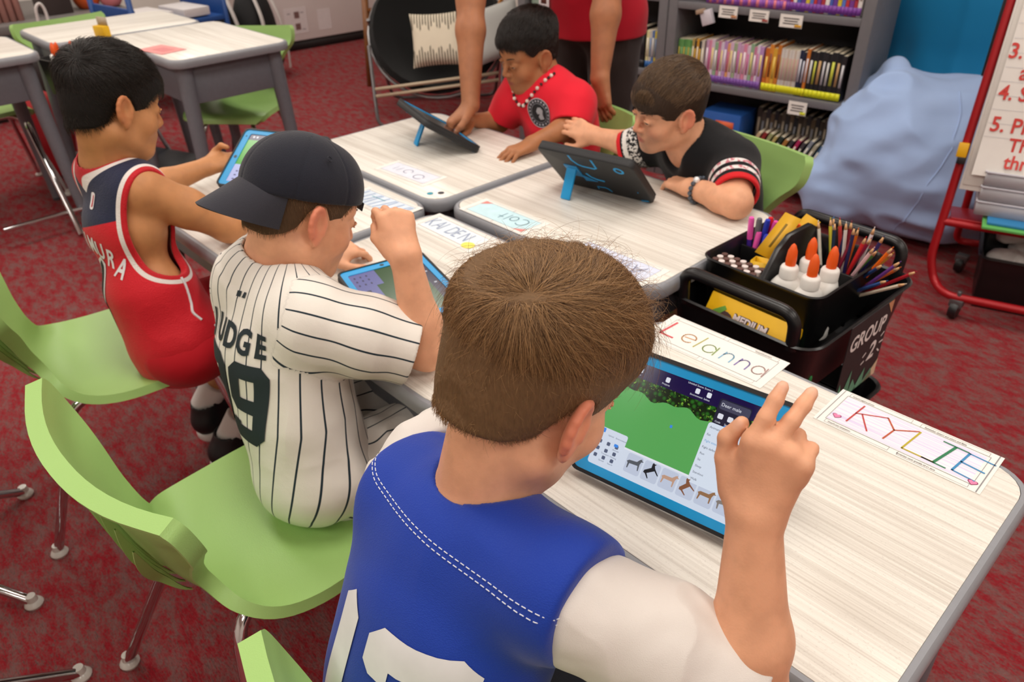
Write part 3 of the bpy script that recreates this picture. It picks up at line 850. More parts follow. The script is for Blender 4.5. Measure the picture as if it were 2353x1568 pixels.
def make_book(x, z, th, h, dp, cover, tape, spine, label, group, lean=0.0, y=.03, tape_h=.030):
    o = thing('book', label, 'book', PB(x, y, z), AZ, group); o.rotation_euler = (0, lean, AZ)
    cm, = book_mats([cover]); tp, = book_mats([tape]); sp, = book_mats([spine])
    mb = MB(); mb.box((0, dp / 2, h / 2), (th, dp, h)); c = mb.build('cover', cm, o, bevel=.0012, seg=1)
    mb = MB(); mb.box((0, dp / 2 + .004, h / 2 + .001), (th * .8, dp - .006, h)); mb.build('pages', M_PAGE, o)
    mb = MB(); mb.box((0, .0, .004 + tape_h / 2), (th * 1.02, .0016, tape_h)); mb.box((0, 0, h * .30 + h * .22), (th * .55, .0014, h * .36)); 
    mb = MB(); mb.box((0, .0, .003 + tape_h / 2), (th * 1.01, .0016, tape_h)); mb.build('spine_tape', tp, o)
    mb = MB(); mb.box((0, -.0004, h * .56), (th * .5, .0012, h * .5)); mb.build('spine_title', sp, o)
    return o
ORD = 'first second third fourth fifth sixth seventh eighth ninth tenth eleventh twelfth thirteenth fourteenth fifteenth sixteenth seventeenth eighteenth nineteenth twentieth twenty-first twenty-second twenty-third twenty-fourth twenty-fifth twenty-sixth twenty-seventh twenty-eighth twenty-ninth thirtieth thirty-first thirty-second'.split()
def hue(c):
    import colorsys
    r, g, b = [int(c[i:i + 2], 16) / 255 for i in (0, 2, 4)]; h, s, v = colorsys.rgb_to_hsv(r, g, b); h *= 360
    if v < .22: return 'black'
    if s < .14: return 'white' if v > .78 else 'grey'
    if s < .30 and v > .7: return 'pale'
    if s < .30: return 'dull'
    for lim, n_ in ((18, 'red'), (45, 'orange' if v > .65 and s > .5 else 'tan'), (70, 'yellow'), (165, 'green'), (255, 'blue'), (290, 'violet'), (335, 'purple' if v < .75 else 'pink'), (361, 'pink' if v > .6 else 'crimson')):
        if h < lim: return n_
def book_row(x0, x1, z, cols, hs, ths, tape, label_fmt, group, dp=.14, y=.03, spine=None, lean=None):
    x = x0; i = 0
    while x < x1:
        th = ths[i % len(ths)] * random.uniform(.85, 1.15); c = cols[i % len(cols)]; h = hs[i % len(hs)] * random.uniform(.985, 1.015)
        if x + th > x1 + .004: break
        sp = (spine or ['e8e2d4'])[i % len(spine or [1])]
        make_book(x + th / 2, z, th - .0008, h, dp, c, tape[i % len(tape)], sp, '%s from left, %s, among the %s' % (ORD[min(i, 31)], hue(c), group), group, 0 if lean is None else lean, y)
        x += th; i += 1
R = random.Random(5)
# middle shelf of the right-hand case (left to right)
S2 = .477
book_row(-.675, -.605, S2, ['5e9a52', '6aa55c', '4f8a4a'], [.172], [.0125], ['5e9a52'], 'green-spined series paperback at the left end of the middle shelf', 'green-spined paperbacks on the middle shelf', spine=['c9b24a', '86b478'])
book_row(-.605, -.535, S2, ['b9a25a', '2f2b2a', 'd9a02e', '2a2e36', 'd5cfc0'], [.178, .172], [.012], ['8a7fb0', '7a5fa8'], 'mixed tan and black paperback beside the green-spined books', 'mixed paperbacks beside the green-spined ones', spine=['efe7d2', 'e5b23a'])
book_row(-.535, -.255, S2, ['c79fc0', 'd98aa6', 'd9c3d6', '8fb08f', 'c77f9e', 'dccfe0', 'b88fc4', 'e3a06a', 'd7b5cf', '9fae8c', 'c9a2c8'], [.185, .18, .186, .176], [.0155, .014, .0165], ['7d4fa3'], 'pink or pastel paperback with purple spine tape on the middle shelf', 'pastel paperbacks with purple tape', spine=['f1e6ec', 'c45f92', 'e8d48a'])
book_row(-.255, -.185, S2, ['c66a2a', 'd98a34', 'd8a63a', 'c87a2f'], [.178, .195], [.0165], ['e7e21c'], 'orange or gold paperback with yellow spine tape', 'orange and gold paperbacks with yellow tape', spine=['e8c25a', '7a3a1c'])
book_row(-.185, -.105, S2, ['d9d3cc', 'cfc8c2', 'dcd6d0', 'c9b8a8'], [.182], [.0085], ['e7e21c'], 'thin pale paperback with yellow spine tape', 'thin pale paperbacks with yellow tape', spine=['b9a77a', 'c98f8a'])
book_row(-.105, -.06, S2, ['232a44', '1f2436', 'c8742a'], [.185, .18, .192], [.0145], ['e7e21c'], 'navy or orange book with yellow spine tape, right of the thin pale ones', 'navy and orange books with yellow tape', spine=['d8d8e0', 'cfd0dc'])
book_row(-.06, .106, S2, ['1d1d20', '222226', '1a1c20', '262428'], [.19, .186, .192], [.0195, .0175, .0205], ['e4e41a'], 'black-spined series book with yellow tape at the right end of the middle shelf', 'black-spined books with yellow tape', spine=['d9d9d4', 'cfd34a', 'c9a06a', 'd4d4d8'])
# top shelf: lower ends of the books show
S1 = .812
book_row(-.56, -.20, S1, ['a24aa8', 'c95a8e', '8f3f9e', 'd97aa0', 'b35ab4', '7c3f96'], [.19], [.012, .0135], ['8a4aa8', 'e07a8a', '9a5ab8'], 'purple paperback on the top shelf with a pink title', 'purple paperbacks on the top shelf', spine=['f2a0b4', 'f0d060', '7ac4d8', 'f2f2f2'])
book_row(-.20, .104, S1, ['7c3f96', 'b03a46', 'e8e4e0', '4a62b4', '6a3f9a', 'd8c23a', '5c7ac8', 'c23a40'], [.19, .185], [.0165, .015], ['7a3a9a'], 'brightly mixed book with purple tape at the right of the top shelf', 'mixed books on the top shelf', spine=['f0e8da', 'e8c84a', 'c83a50'])
# left-hand case, behind the adult
S2b = .497
book_row(-1.25, -.95, S2b, ['d8cfc4', 'c9c0b8', 'b8302c', 'd2ccc4', 'aeb6ba', 'c4a07a', 'd9c9b0'], [.178, .172], [.014, .0125], ['e6a31e'], 'pale paperback with orange spine tape behind the standing adult', 'orange-taped paperbacks in the left bookcase', spine=['8c6a50', 'c23030', '4a5a66', 'e8e0d0'])
book_row(-.95, -.845, S2b, ['17171a', '1b1a1d', '141416'], [.176, .182], [.025], ['1b1a1d'], 'thick black book beside the orange-taped paperbacks', 'thick black books in the left bookcase', spine=['c8b068', '2a2a2c'])
book_row(-.845, -.78, S2b, ['d5cf9a', 'c9c4b8', '5a7ab0', 'd8c43a'], [.17], [.014], ['2f66a8'], 'pale book with blue spine tape at the right of the left bookcase', 'blue-taped books in the left bookcase', spine=['e8e0d0', '6a88b8'])
# bottom shelf: blue box, an upright row behind, leaning books in front
S3 = .137
o = thing('storage_box', 'blue picture box with an orange panel on the bottom shelf', 'box', PB(-.42, .03, S3), AZ)
mb = MB(); mb.box((0, .09, .105), (.19, .18, .21)); mb.build('carton', mat('2b5fae', .45), o, bevel=.003)
mb = MB(); mb.box((.02, -.0012, .15), (.09, .0016, .05)); mb.build('printed_panel', mat('d65a2a', .5), o)
mb = MB(); mb.box((-.01, -.0012, .075), (.12, .0016, .05)); mb.build('printed_panel', mat('b98a5a', .5, noise=.3, nscale=50), o)
book_row(-.30, .09, S3, ['4a4038', '5c534a', '3a3a3e', '6b5a46', '2e3036'], [.225, .21], [.021, .018], ['4a4038'], 'dark hardback standing at the back of the bottom shelf', 'dark hardbacks on the bottom shelf', y=.16, spine=['b8a890', '8a8a90'])
cols = ['c8b08a', '8a2a2a', '9aa070', 'b8a86a', '2a3a34', 'a8743a', '3a3a3e', 'b02a5a', '4a4648', '8a9098', 'b0a890', '3a5a78', '3f6a96', '2f5a80']
for i in range(14):
    make_book(-.29 + i * .0265, S3 + .002, .013 + .003 * R.random(), .155 + .02 * R.random(), .10, cols[i], cols[i], 'd8d0c0', '%s from left, %s, in the slanted row on the bottom shelf' % (ORD[i], hue(cols[i])), 'leaning books on the bottom shelf', lean=.42, y=.02, tape_h=.002)
# shelf labels
def shelf_label(x, z, w, h, txt, cA, label):
    o = thing('shelf_label', label, 'label', PB(x, -.004, z), AZ, 'printed shelf labels')
    mb = MB(); mb.box((0, 0, -h / 2), (w, .0012, h)); mb.build('card', mat('efebe4', .4), o, smooth=False)
    mb = MB()
    for k in range(3): mb.box((0, -.0008, -h * (.30 + .2 * k)), (w * (.7 - .1 * (k % 2)), .0004, h * .09))
    mb.build('print', mat('3a3634', .6), o)
    mb = MB(); mb.box((w * .33, -.0009, -h * .85), (w * .3, .0004, h * .22)); mb.build('corner_print', mat(cA, .5), o)
shelf_label(-.435, .812, .085, .048, '', 'c98a5a', 'white label on the top shelf edge, leftmost of the row of three')
shelf_label(-.295, .808, .085, .046, '', 'a2423a', 'white label on the top shelf edge, middle of the row of three')
shelf_label(-.155, .803, .095, .050, '', 'd8a02a', 'white label on the top shelf edge, right of the row of three')
shelf_label(-.065, .463, .080, .056, '', 'd8dc2a', 'white label with a yellow corner on the middle shelf edge')
shelf_label(-1.075, .49, .05, .045, '', 'e0a020', 'small white and yellow label on the left bookcase shelf edge')
shelf_label(-.02, .130, .05, .06, '', '6a9a6a', 'white label on the bottom shelf edge beside the green chair')
o = thing('label_holder', 'tilted white plastic label holder hanging under the top shelf', 'label holder', PB(-.545, -.012, .79), AZ)
mb = MB(); mb.box((.02, 0, -.03), (.05, .03, .062), roty(-.35)); mb.build('sleeve', mat('cfcad2', .35), o, bevel=.003)
mb = MB(); mb.box((-.012, -.006, -.008), (.035, .03, .018), roty(-.3)); mb.build('clip', mat('a98f78', .5), o, bevel=.002)
# ------------------------------------------------------------------ people
def person(label, fr, J, arms, legs, skin_m, lo, hi, h=.003, torso=True, w=1.0, neck_r=.043, eyes=None, group=None, arm_r=(.038, .033, .031, .032, .021), inset=-.010):
    """arms: list of dict(sh, el, wr, hand=Fr, curl, spread, thumb); legs: list of (hip, knee, ankle)"""
    F = Field(lo, hi, h); nails = []
    if torso: add_torso(F, J, inset, w=w)
    add_neck(F, J, fr, neck_r)
    add_head(F, fr)
    for a in arms:
        add_arm(F, a['sh'], a['el'], a['wr'], a['hand'], a.get('r', arm_r)); add_hand(F, a['hand'], a['curl'], a.get('spread'), a.get('thumb'), nails=nails, flesh=a.get('flesh', 1.0))
    for hip, kn, an in legs:
        F.cone(hip, kn, .064 * w, .046 * w, .03); m = np.asarray(kn) * .65 + np.asarray(an) * .35
        F.cone(kn, m, .044 * w, .045 * w, .02); F.cone(m, an, .045 * w, .029 * w, .02)
    v, q = F.mesh(); v = relax(v, q, 1, .4)
    lip, fl = head_attrs(fr, v)
    nl = np.zeros(len(v)); nv = vnormals(v, q)
    for c, n, r in nails:
        d = np.linalg.norm(v - c, axis=1); nl = np.maximum(nl, np.clip(1.5 - d / (r * .95), 0, 1) * (nv @ n > .55))
    o = np_mesh('person', v, q, skin_m, None, dict(lip=lip, flush=fl, nail=nl))
    tag(o, label, 'person', group)
    if eyes: add_eyes(fr, o, skin_m, eyes)
    return o

def cloth(fn, lo, hi, h, it=1):
    F = Field(lo, hi, h); fn(F); v, q = F.mesh(); return relax(v, q, it, .5)[:], q

def ell_sd(P, c, r, R=None):
    L = (np.asarray(P) - c) @ (np.eye(3) if R is None else R); r = np.asarray(r, float)
    k0 = np.linalg.norm(L / r, axis=1) + 1e-9; k1 = np.linalg.norm(L / r ** 2, axis=1) + 1e-9
    return k0 * (k0 - 1) / k1

def along(P, a, b):
    """distance along a->b, distance from the axis"""
    d = unit(b - a); t = (P - a) @ d; return t, np.linalg.norm(P - a - t[:, None] * d, axis=1)

def shirt(parent, name, m, J, fr, arms, lo, hi, grow=.012, frac=.6, sr=(.050, .056), neck=.060, neck_up=.012, hem=None, h=.003, amp=.004, fscale=18, w=1.0, attrs=None, drop=None, seed=1.0, mask=None):
    """a T-shirt as one mesh: torso, short sleeves hollow at the hem, open round neck"""
    nd = unit(J['neck'] - fr.p(-.01, 0, -.045))          # down along the neck
    def fn(F):
        add_torso(F, J, grow, w=w)
        for a in arms:
            sh, el = a['sh'], a['el']; fr_ = a.get('frac', frac); d = unit(el - sh)
            F.cone(sh - d * .01, sh + (el - sh) * fr_ * .5, sr[0] * w, (sr[0] + sr[1]) / 2 * w, .03)
            F.cone(sh + (el - sh) * fr_ * .5, sh + (el - sh) * (fr_ + .25), (sr[0] + sr[1]) / 2 * w, sr[1] * w, .03)
        F.cone(J['neck'] + nd * .02, J['neck'] - nd * (neck_up - .012), neck + .010, neck + .003, .02)
        for a in arms:
            sh, el = a['sh'], a['el']; fr_ = a.get('frac', frac); d = unit(el - sh); p = sh + (el - sh) * fr_; L = np.linalg.norm(el - sh)
            s, X = F.sub(p - .11, p + d * .10 + .11)
            if s is not None:
                t = (X[0] - p[0]) * d[0] + (X[1] - p[1]) * d[1] + (X[2] - p[2]) * d[2]
                rr = np.sqrt(np.maximum((X[0] - p[0]) ** 2 + (X[1] - p[1]) ** 2 + (X[2] - p[2]) ** 2 - t * t, 0))
                near = np.where(rr < .085, t, -1.0)
                F.F[s] = np.maximum(F.F[s], near.astype(np.float32))
            rh = (sr[0] + (sr[1] - sr[0]) * (.5 + .5 * fr_ * .5 / (fr_ * .5 + .25))) * w - .0065; F.cone(p - d * .035, p + d * .12, rh - .001, rh + .002, .002, True)
        F.cone(J['neck'] + nd * .035, J['neck'] - nd * .14, neck - .006, neck - .003, .004, True)
        if drop: drop(F)
        if hem is not None: F.cut(hem[0], hem[1], .004)
    v, q = cloth(fn, lo, hi, h)
    mk = np.ones(len(v)) if mask is None else mask(v)
    for a in arms:
        t_, r_ = along(v, a['sh'], a['el']); dd = np.linalg.norm(a['el'] - a['sh']) * a.get('frac', frac) - t_
        mk = np.where((r_ < .09) & (dd < .06) & (t_ > 0), mk * np.clip((dd - .030) / .03, .12, 1), mk)
    v = folds(v, q, amp, None, (1, 1, .55), fscale, seed, mk)
    at = {}
    if attrs: at = attrs(v, vnormals(v, q))
    o = np_mesh(name, v, q, m, parent, at)
    return o, v, q

SK_LIGHT = skin('e6aa86', 'd9664f', 'cc6a5e', 'fair_skin'); SK_TAN = skin('c68b5c', 'b96a43', 'b36757', 'tan_skin'); SK_BROWN = skin('ad734d', '9f5a3c', '985449', 'brown_skin')
SK_ADULT = skin('b07552', 'a3603f', 'a05a4c', 'adult_skin')
FLAT = dict(index=(10, 14, 8), middle=(10, 14, 8), ring=(12, 14, 8), pinky=(14, 16, 8))
FIST = dict(index=(55, 75, 40), middle=(65, 80, 45), ring=(70, 80, 45), pinky=(70, 80, 45))
GRIP = dict(index=(30, 35, 20), middle=(35, 38, 20), ring=(38, 40, 20), pinky=(40, 40, 20))

# ---- the boy in blue, seen from behind
fr = head_frame((.943, -.622, .938), 85, 29, 2.0, 1.05)
J = dict(pelvis=V(.925, -.80, .485), waist=V(.925, -.785, .585), chest=V(.933, -.742, .69), neck=V(.932, -.704, .778), shL=V(.828, -.712, .772), shR=V(1.078, -.700, .797))
elR, wrR = V(1.222, -.600, .702), V(1.178, -.570, .890)
hR = frame(wrR, V(.02, .16, .98), V(.32, -.85, .30), .82)
armR = dict(sh=J['shR'], el=elR, wr=wrR, hand=hR, curl=dict(index=(16, 14, 10), middle=(30, 16, 10), ring=(72, 80, 45), pinky=(60, 80, 45)), spread=dict(index=-15, middle=-24, ring=-14, pinky=-8),
            thumb=[(.010, .030, -.008), (.044, .046, -.012), (.068, .050, -.014), (.090, .040, -.016)], flesh=1.06, r=(.042, .037, .033, .036, .0215))
wrL = V(.800, -.500, .725); hL = frame(wrL, V(.05, .92, .22), V(-.6, -.2, .7), .78, mirror=True)
armL = dict(sh=J['shL'], el=V(.782, -.605, .748), wr=wrL, hand=hL, curl=GRIP)
blue = person('person seen from behind in a blue jersey with white sleeves, hand raised', fr, J, [armR, armL],
              [(V(.90, -.80, .475), V(.88, -.46, .48), V(.88, -.44, .10)), (V(1.02, -.80, .475), V(1.06, -.46, .48), V(1.06, -.44, .10))],
              SK_LIGHT, (.70, -1.0, .05), (1.34, -.36, 1.10), .0026, eyes='4a3a22')
def m_jersey_mesh():
    n = NT('blue_mesh_jersey'); n.set(.62, spec=.25, sheen=.15); v = n.coords('Object')
    vo = n.node('TexVoronoi', Scale=520.0); n.link(n.coords('Object', (1, 1, 2.0)), vo.inputs['Vector']); big = n.noise(v, 6, 3)
    n.color(n.mix(n.ramp(vo.outputs['Distance'], .1, .5), n.mix(big, '163a9c', '1a41a8'), '1238a0'))
    n.bump(n.math('ADD', n.math('MULTIPLY', vo.outputs['Distance'], .16), n.math('MULTIPLY', n.noise(v, 11, 1), 1.6)), .0014); return n.m
M_BLUE = m_jersey_mesh()
M_WHITE_T = fabric('dcd6d0', 'e2dcd6', 1100, .9, .0010, 'white_sleeve_cotton', .1, 1.0)
ax = unit(J['shR'] - J['shL'])
nd = unit(J['neck'] - fr.p(-.01, 0, -.045))
JB = J
def f_blue(F):
    add_torso(F, J, .012)
    F.cone(J['shR'], J['shR'] * .72 + elR * .28, .054, .060, .03); F.cone(J['shL'], J['shL'] * .72 + armL['el'] * .28, .054, .060, .03)
    F.cone(J['neck'] + nd * .03, J['neck'] - nd * .004, .070, .0600, .02)
    F.cut(J['shR'] + ax * .014, unit(ax + V(.10, .10, -.12)), .006); F.cut(J['shL'] - ax * .002, unit(-ax + V(-.1, .1, -.12)), .006)
    F.cone(J['neck'] + nd * .03, J['neck'] - nd * .14, .0525, .0540, .004, True)
v, q = cloth(f_blue, (.72, -1.02, .38), (1.22, -.52, .93), .0028)
v = folds(v, q, .0062, None, (1, 1, .6), 14, 1.0, .45 + .55 * np.clip((.78 - v[:, 2]) / .2, 0, 1))
jersey = np_mesh('jersey', v, q, M_BLUE, blue)
BV_BLUE = bvh_of(v, q)
for sgn, sh, el, hem in ((1, J['shR'], elR, .93), (-1, J['shL'], armL['el'], .95)):
    d = unit(el - sh)
    def f_sl(F):
        F.cone(sh - V(0, 0, .006), sh + (el - sh) * .45, .0545, .056, .02); F.cone(sh + (el - sh) * .45, sh + (el - sh) * 1.25, .055, .060, .02)
        F.cone(sh + ax * sgn * .006 - V(0, 0, .030), sh + (el - sh) * .5, .042, .045, .02)
        F.cut(sh + (el - sh) * hem, d, .003); F.cut(sh + ax * sgn * .002, -ax * sgn, .004)
        F.cone(sh + (el - sh) * (hem - .30), sh + (el - sh) * 1.5, .050, .0545, .002, True)
    lo = np.minimum(sh, el) - .10; hi = np.maximum(sh, el) + .10
    v, q = cloth(f_sl, lo, hi, .0026)
    v = folds(v, q, .006, None, (1, 1, 1), 24, 5.0 * sgn)
    np_mesh('sleeve', v, q, M_WHITE_T, blue)
def shorts(parent, J, legs, m, cut=.82, w=1.0, seed=1.0):
    def fn(F):
        F.ell(J['pelvis'] - V(0, 0, .012), np.array([.132, .104, .085]) * w, None, .02)
        for hp, kn, an in legs: F.cone(hp, kn, .082 * w, .072 * w, .04)
        for hp, kn, an in legs[:1]: F.cut(hp + (kn - hp) * cut, kn - hp, .004)
    P = np.array([a for l_ in legs for a in l_[:2]]); v, q = cloth(fn, P.min(0) - .14, P.max(0) + .12, .005); v = folds(v, q, .005, None, (1, 1, .6), 15, seed); return np_mesh('shorts', v, q, m, parent)
shorts(blue, JB, [(V(.88, -.76, .475), V(.88, -.46, .48), 0), (V(.99, -.76, .475), V(1.06, -.46, .48), 0)], fabric('202228', '26282e', 700, .8, .001, 'black_shorts', .1, 1.0))
# collar band, double stitched yoke seam and the white number on the back
mb = MB(); P = []
cc = J['neck'] - nd * .016; u1 = unit(np.cross(nd, V(1, 0, 0))); u2 = np.cross(nd, u1)
for a in np.linspace(0, 2 * PI, 40, endpoint=False): P.append(cc + .0590 * (math.cos(a) * u1 + math.sin(a) * u2) + nd * .004)
mb.tube(P, .0075, 10, closed=True); mb.build('collar', fabric('153790', '173a98', 900, .8, .0008, 'blue_rib'), blue)
M_THREAD = mat('dfe3ee', .7)
HAIR_B = hair_material('573d26', 'b48c5e', 'brown_hair', .45); HB_B = hair_base_material('7a5c3e', 'brown_scalp_hair')
line_short = [(-.14, -.044), (-.085, -.044), (-.055, -.040), (-.030, -.030), (-.018, .012), (.006, .024), (.018, .006), (.028, -.020), (.040, -.016), (.046, .022), (.060, .050), (.082, .060), (.12, .060)]
CR = np.array([-.078, -.036, .082])
def comb_crown(L, down=.5, fwd=0.0, cr=CR, swirl=.35):
    d = L - cr; d = d / (np.linalg.norm(d, axis=1)[:, None] + 1e-6); sw = np.stack([-d[:, 1], d[:, 0], d[:, 2] * 0], 1)
    return d + swirl * sw + np.array([fwd, 0, -down])
top = lambda L: np.clip((L[:, 2] - .045) / .06, 0, 1)
grow_hair(blue, fr, line_short, lambda x, y, z: .004 + .025 / (1 + np.exp(-(z - .060) / .018)), 64000,
          lambda L: .010 + .030 * top(L) + .010 * top(L) * (L[:, 0] > .0), lambda L: comb_crown(L, .45 * 1, .30), lambda L: .20 + .22 * top(L) + .25 * np.exp(-(np.linalg.norm(L - CR, axis=1) / .022) ** 2), HB_B, HAIR_B, .00021, seed=3, jitter=.24, clump=.8, bend=.7)
grow_hair(blue, fr, line_short, lambda x, y, z: .004 + .025 / (1 + np.exp(-(z - .060) / .018)), 2200, lambda L: .012 + .040 * top(L), lambda L: comb_crown(L, .2, .35), lambda L: .5 + .35 * top(L), HB_B, HAIR_B, .00014, seed=4, jitter=.5, base=False, bend=.4)

# ---- the boy in the pinstripe shirt with the backward cap
fr = head_frame((.322, -.527, .912), 84, 27, -4.5, .95)
J = dict(pelvis=V(.420, -.635, .485), waist=V(.388, -.632, .59), chest=V(.338, -.615, .70), neck=V(.292, -.590, .812), shL=V(.238, -.600, .772), shR=V(.425, -.588, .775))
hR = frame(V(.497, -.455, .868), V(-.50, .12, .80), V(.80, -.25, .55), .78)
hL = frame(V(.085, -.375, .700), V(.12, .98, -.10), V(.25, .1, .95), .78, mirror=True)
aR = dict(sh=J['shR'], el=V(.527, -.452, .703), wr=V(.497, -.455, .868), hand=hR, curl=dict(index=(50, 60, 30), middle=(60, 70, 40), ring=(65, 75, 40), pinky=(65, 75, 40)),
          thumb=[(.014, .026, -.010), (.050, .040, -.024), (.074, .030, -.040), (.088, .014, -.050)])
aL = dict(sh=J['shL'], el=V(.095, -.52, .700), wr=V(.085, -.375, .700), hand=hL, curl=dict(index=(20, 30, 20), middle=(30, 40, 25), ring=(38, 45, 25), pinky=(40, 45, 25)))
strip = person('person in a white pinstriped baseball shirt and a backward navy cap', fr, J, [aR, aL],
               [(V(.34, -.60, .475), V(.26, -.30, .48), V(.26, -.28, .10)), (V(.45, -.60, .475), V(.47, -.30, .48), V(.48, -.42, .10))], SK_LIGHT, (-.02, -.84, .05), (.64, -.16, 1.05), .003, eyes='3a2a1a', w=.84)
def m_pinstripe():
    n = NT('pinstripe_cloth'); n.set(.8, spec=.2, sheen=.1); s = n.attr('stripe')
    f = n.math('PINGPONG', s, .5); line = n.ramp(f, .055, .035); v = n.coords('Object')
    n.color(n.mix(line, n.mix(n.noise(v, 8, 2), 'e4dfd6', 'eae6de'), '20303a')); n.bump(n.math('ADD', n.math('MULTIPLY', n.noise(v, 30, 3), 1.0), n.math('MULTIPLY', n.noise(v, 900, 1), .15)), .0016); return n.m
M_PIN = m_pinstripe()
def stripes(J, arms, sp=.027):
    def at(v, nv):
        axx = unit(J['shR'] - J['shL']); up = unit(J['neck'] - J['waist']); bk = np.cross(axx, up); bk = bk if bk[1] < 0 else -bk
        mid = J['chest']; L = v - mid; lat = L @ axx; dep = (L @ bk)
        ph = np.arctan2(lat, dep + .02); s = ph * .115
        lowt = np.clip((.62 - v[:, 2]) / .15, 0, 1); s = s * (1 + .12 * lowt)
        for a in arms:
            d = unit(a['el'] - a['sh']); t, r = along(v, a['sh'], a['el'])
            e1 = unit(np.cross(d, V(0, 0, 1))); e2 = np.cross(d, e1); Q = v - a['sh']
            sl = np.arctan2(Q @ e2, Q @ e1) * .057
            sgn = 1 if (a['sh'] - J['neck']) @ axx > 0 else -1
            on = (((v - a['sh']) @ axx) * sgn > -.012 + .25 * np.clip(.0 - (v[:, 2] - a['sh'][2]), 0, 1)) & (r < .085) & (t > -.05)
            s = np.where(on, sl + .004, s)
        return dict(stripe=s / sp + 200.25)
    return at
aR_ = dict(aR, frac=.86); aL_ = dict(aL, frac=.8)
pin, v, q = shirt(strip, 'pinstripe_shirt', M_PIN, J, fr, [aR_, aL_], (-.02, -.86, .40), (.68, -.36, .90), .016, .8, (.066, .078), .062, .004, amp=.0065, fscale=14, seed=2.0, w=.86, attrs=stripes(J, [aR_, aL_]))
BV_PIN = bvh_of(v, q); JP = J
def f_ps(F):
    for hp, kn in ((V(.34, -.60, .475), V(.26, -.30, .48)), (V(.45, -.60, .475), V(.47, -.30, .48))): F.cone(hp, kn, .078, .062, .03); F.cone(kn, kn - V(0, -.02, .3), .062, .05, .03)
v, q = cloth(f_ps, (.1, -.76, .1), (.62, -.20, .58), .004); v = folds(v, q, .005, None, (1, 1, 1), 20, 8)
np_mesh('pinstripe_trousers', v, q, M_PIN, strip, dict(stripe=v[:, 0] / .027 + 100))
mb = MB(); nd = unit(J['neck'] - fr.p(-.01, 0, -.045)); u1 = unit(np.cross(nd, V(1, 0, 0))); u2 = np.cross(nd, u1)
mb.tube([J['neck'] - nd * .014 + .0525 * (math.cos(a) * u1 + math.sin(a) * u2) for a in np.linspace(0, 2 * PI, 36, endpoint=False)], .008, 8, closed=True); mb.build('undershirt_collar', mat('d9d4ca', .9), strip)
HAIR_S = hair_material('55402b', '8d6d4a', 'cap_boy_hair'); HB_S = hair_base_material('5a432e', 'cap_boy_scalp_hair')
hair_S = grow_hair(strip, fr, [(-.14, -.040), (-.07, -.046), (-.045, -.036), (-.030, -.022), (-.020, .012), (.004, .024), (.016, .008), (.026, -.026), (.038, -.022), (.050, .020), (.066, .040), (.12, .046)], lambda x, y, z: .003 + .0 * x, 5000,
          lambda L: .014 + .006 * (L[:, 0] > .03), lambda L: comb_crown(L, .8, .05), lambda L: .25 + 0 * L[:, 0], HB_S, HAIR_S, .00034, seed=5, jitter=.14)
# cap: crown of six panels, brim over the nape, strap, button
def f_cap(F):
    F.ell(fr.p(-.010, 0, .038), np.array([.101, .084, .093]) * .95, fr.R, 0); F.ell(fr.p(.040, 0, .045), np.array([.052, .070, .070]) * .95, fr.R, .02)
    F.ell(fr.p(-.045, 0, .045), np.array([.055, .066, .062]) * .95, fr.R, .02)
    F.cut(fr.p(0, 0, .030), fr.d(.10, 0, -1), .004)
    F.ell(fr.p(-.012, 0, .036), np.array([.096, .078, .088]) * .95, fr.R, .002, True); F.cut(fr.p(0, 0, .029), fr.d(.10, 0, -1), .001)
    F.ell(fr.p(.100, 0, .050), np.array([.030, .030, .024]) * .95, fr.R, .004, True)
v, q = cloth(f_cap, fr.o - .15, fr.o + .17, .0026); L = fr.loc(v)
an = np.arctan2(L[:, 1], L[:, 0] + .010); sd = np.abs(((an / (PI / 3)) % 1.0) - .5); pan = np.exp(-((.5 - sd) * .09 / .0018) ** 2)
v = v - vnormals(v, q) * (pan * .0012)[:, None]
def m_cap():
    n = NT('navy_cap_twill'); n.set(.8, spec=.2, sheen=.15); vv = n.coords('Object'); n.color(n.mix(n.noise(vv, 12, 2), '1b1d27', '20222d')); n.bump(n.noise(vv, 700, 1), .0005); return n.m
M_CAP = m_cap(); cap = tag(np_mesh('cap', v, q, M_CAP, strip), 'backward navy baseball cap with a grey-black brim')
G = []
for a in np.linspace(-1.02, 1.02, 21):
    row = []
    for t in np.linspace(0, 1, 8):
        bx, by = -.010 - .098 * math.cos(a), .080 * math.sin(a)
        ex, ey = bx - .064 * max(0, math.cos(a * 1.54)) ** .5, by * .92
        x, y = bx + (ex - bx) * t, by + (ey - by) * t
        z = .020 - .058 * t - .010 * (y / .08) ** 2
        row.append(fr.p(x * 1.0, y, z + .016))
    G.append(row)
mb = MB(); mb.grid(G); br = mb.build('brim', fabric('2f2f36', '34343c', 900, .75, .0005, 'brim_cloth'), cap, solid=.0035)
mb = MB(); mb.ball(fr.p(-.010, 0, .1270), np.array([.0085, .0085, .004]), 12, fr.R); mb.build('button', M_CAP, cap)
for sa in (.55, 2.6, -.55, -2.6, 1.57, -1.57):
    c = fr.p(-.010 + .085 * math.cos(sa), .070 * math.sin(sa), .100); mb = MB(); n_ = unit(c - fr.p(-.01, 0, .04)); c = fr.p(-.01, 0, .04) + n_ * .0885
    U = frame(c, n_, fr.d(1, .1, 0)).R; mb.tube([c + .004 * (math.cos(a) * U[:, 1] + math.sin(a) * U[:, 2]) for a in np.linspace(0, 2 * PI, 12, endpoint=False)], .0011, 5, closed=True); mb.build('eyelet', M_CAP, cap)
mb = MB(); S_ = []
for y in np.linspace(-.045, .045, 13):
    x = .102 * math.cos(y / .095) + .001; S_.append([fr.p(x * .93, y, .028), fr.p(x * .93, y, .042)])
mb.grid(S_); mb.build('strap', M_CAP, cap, solid=.002)

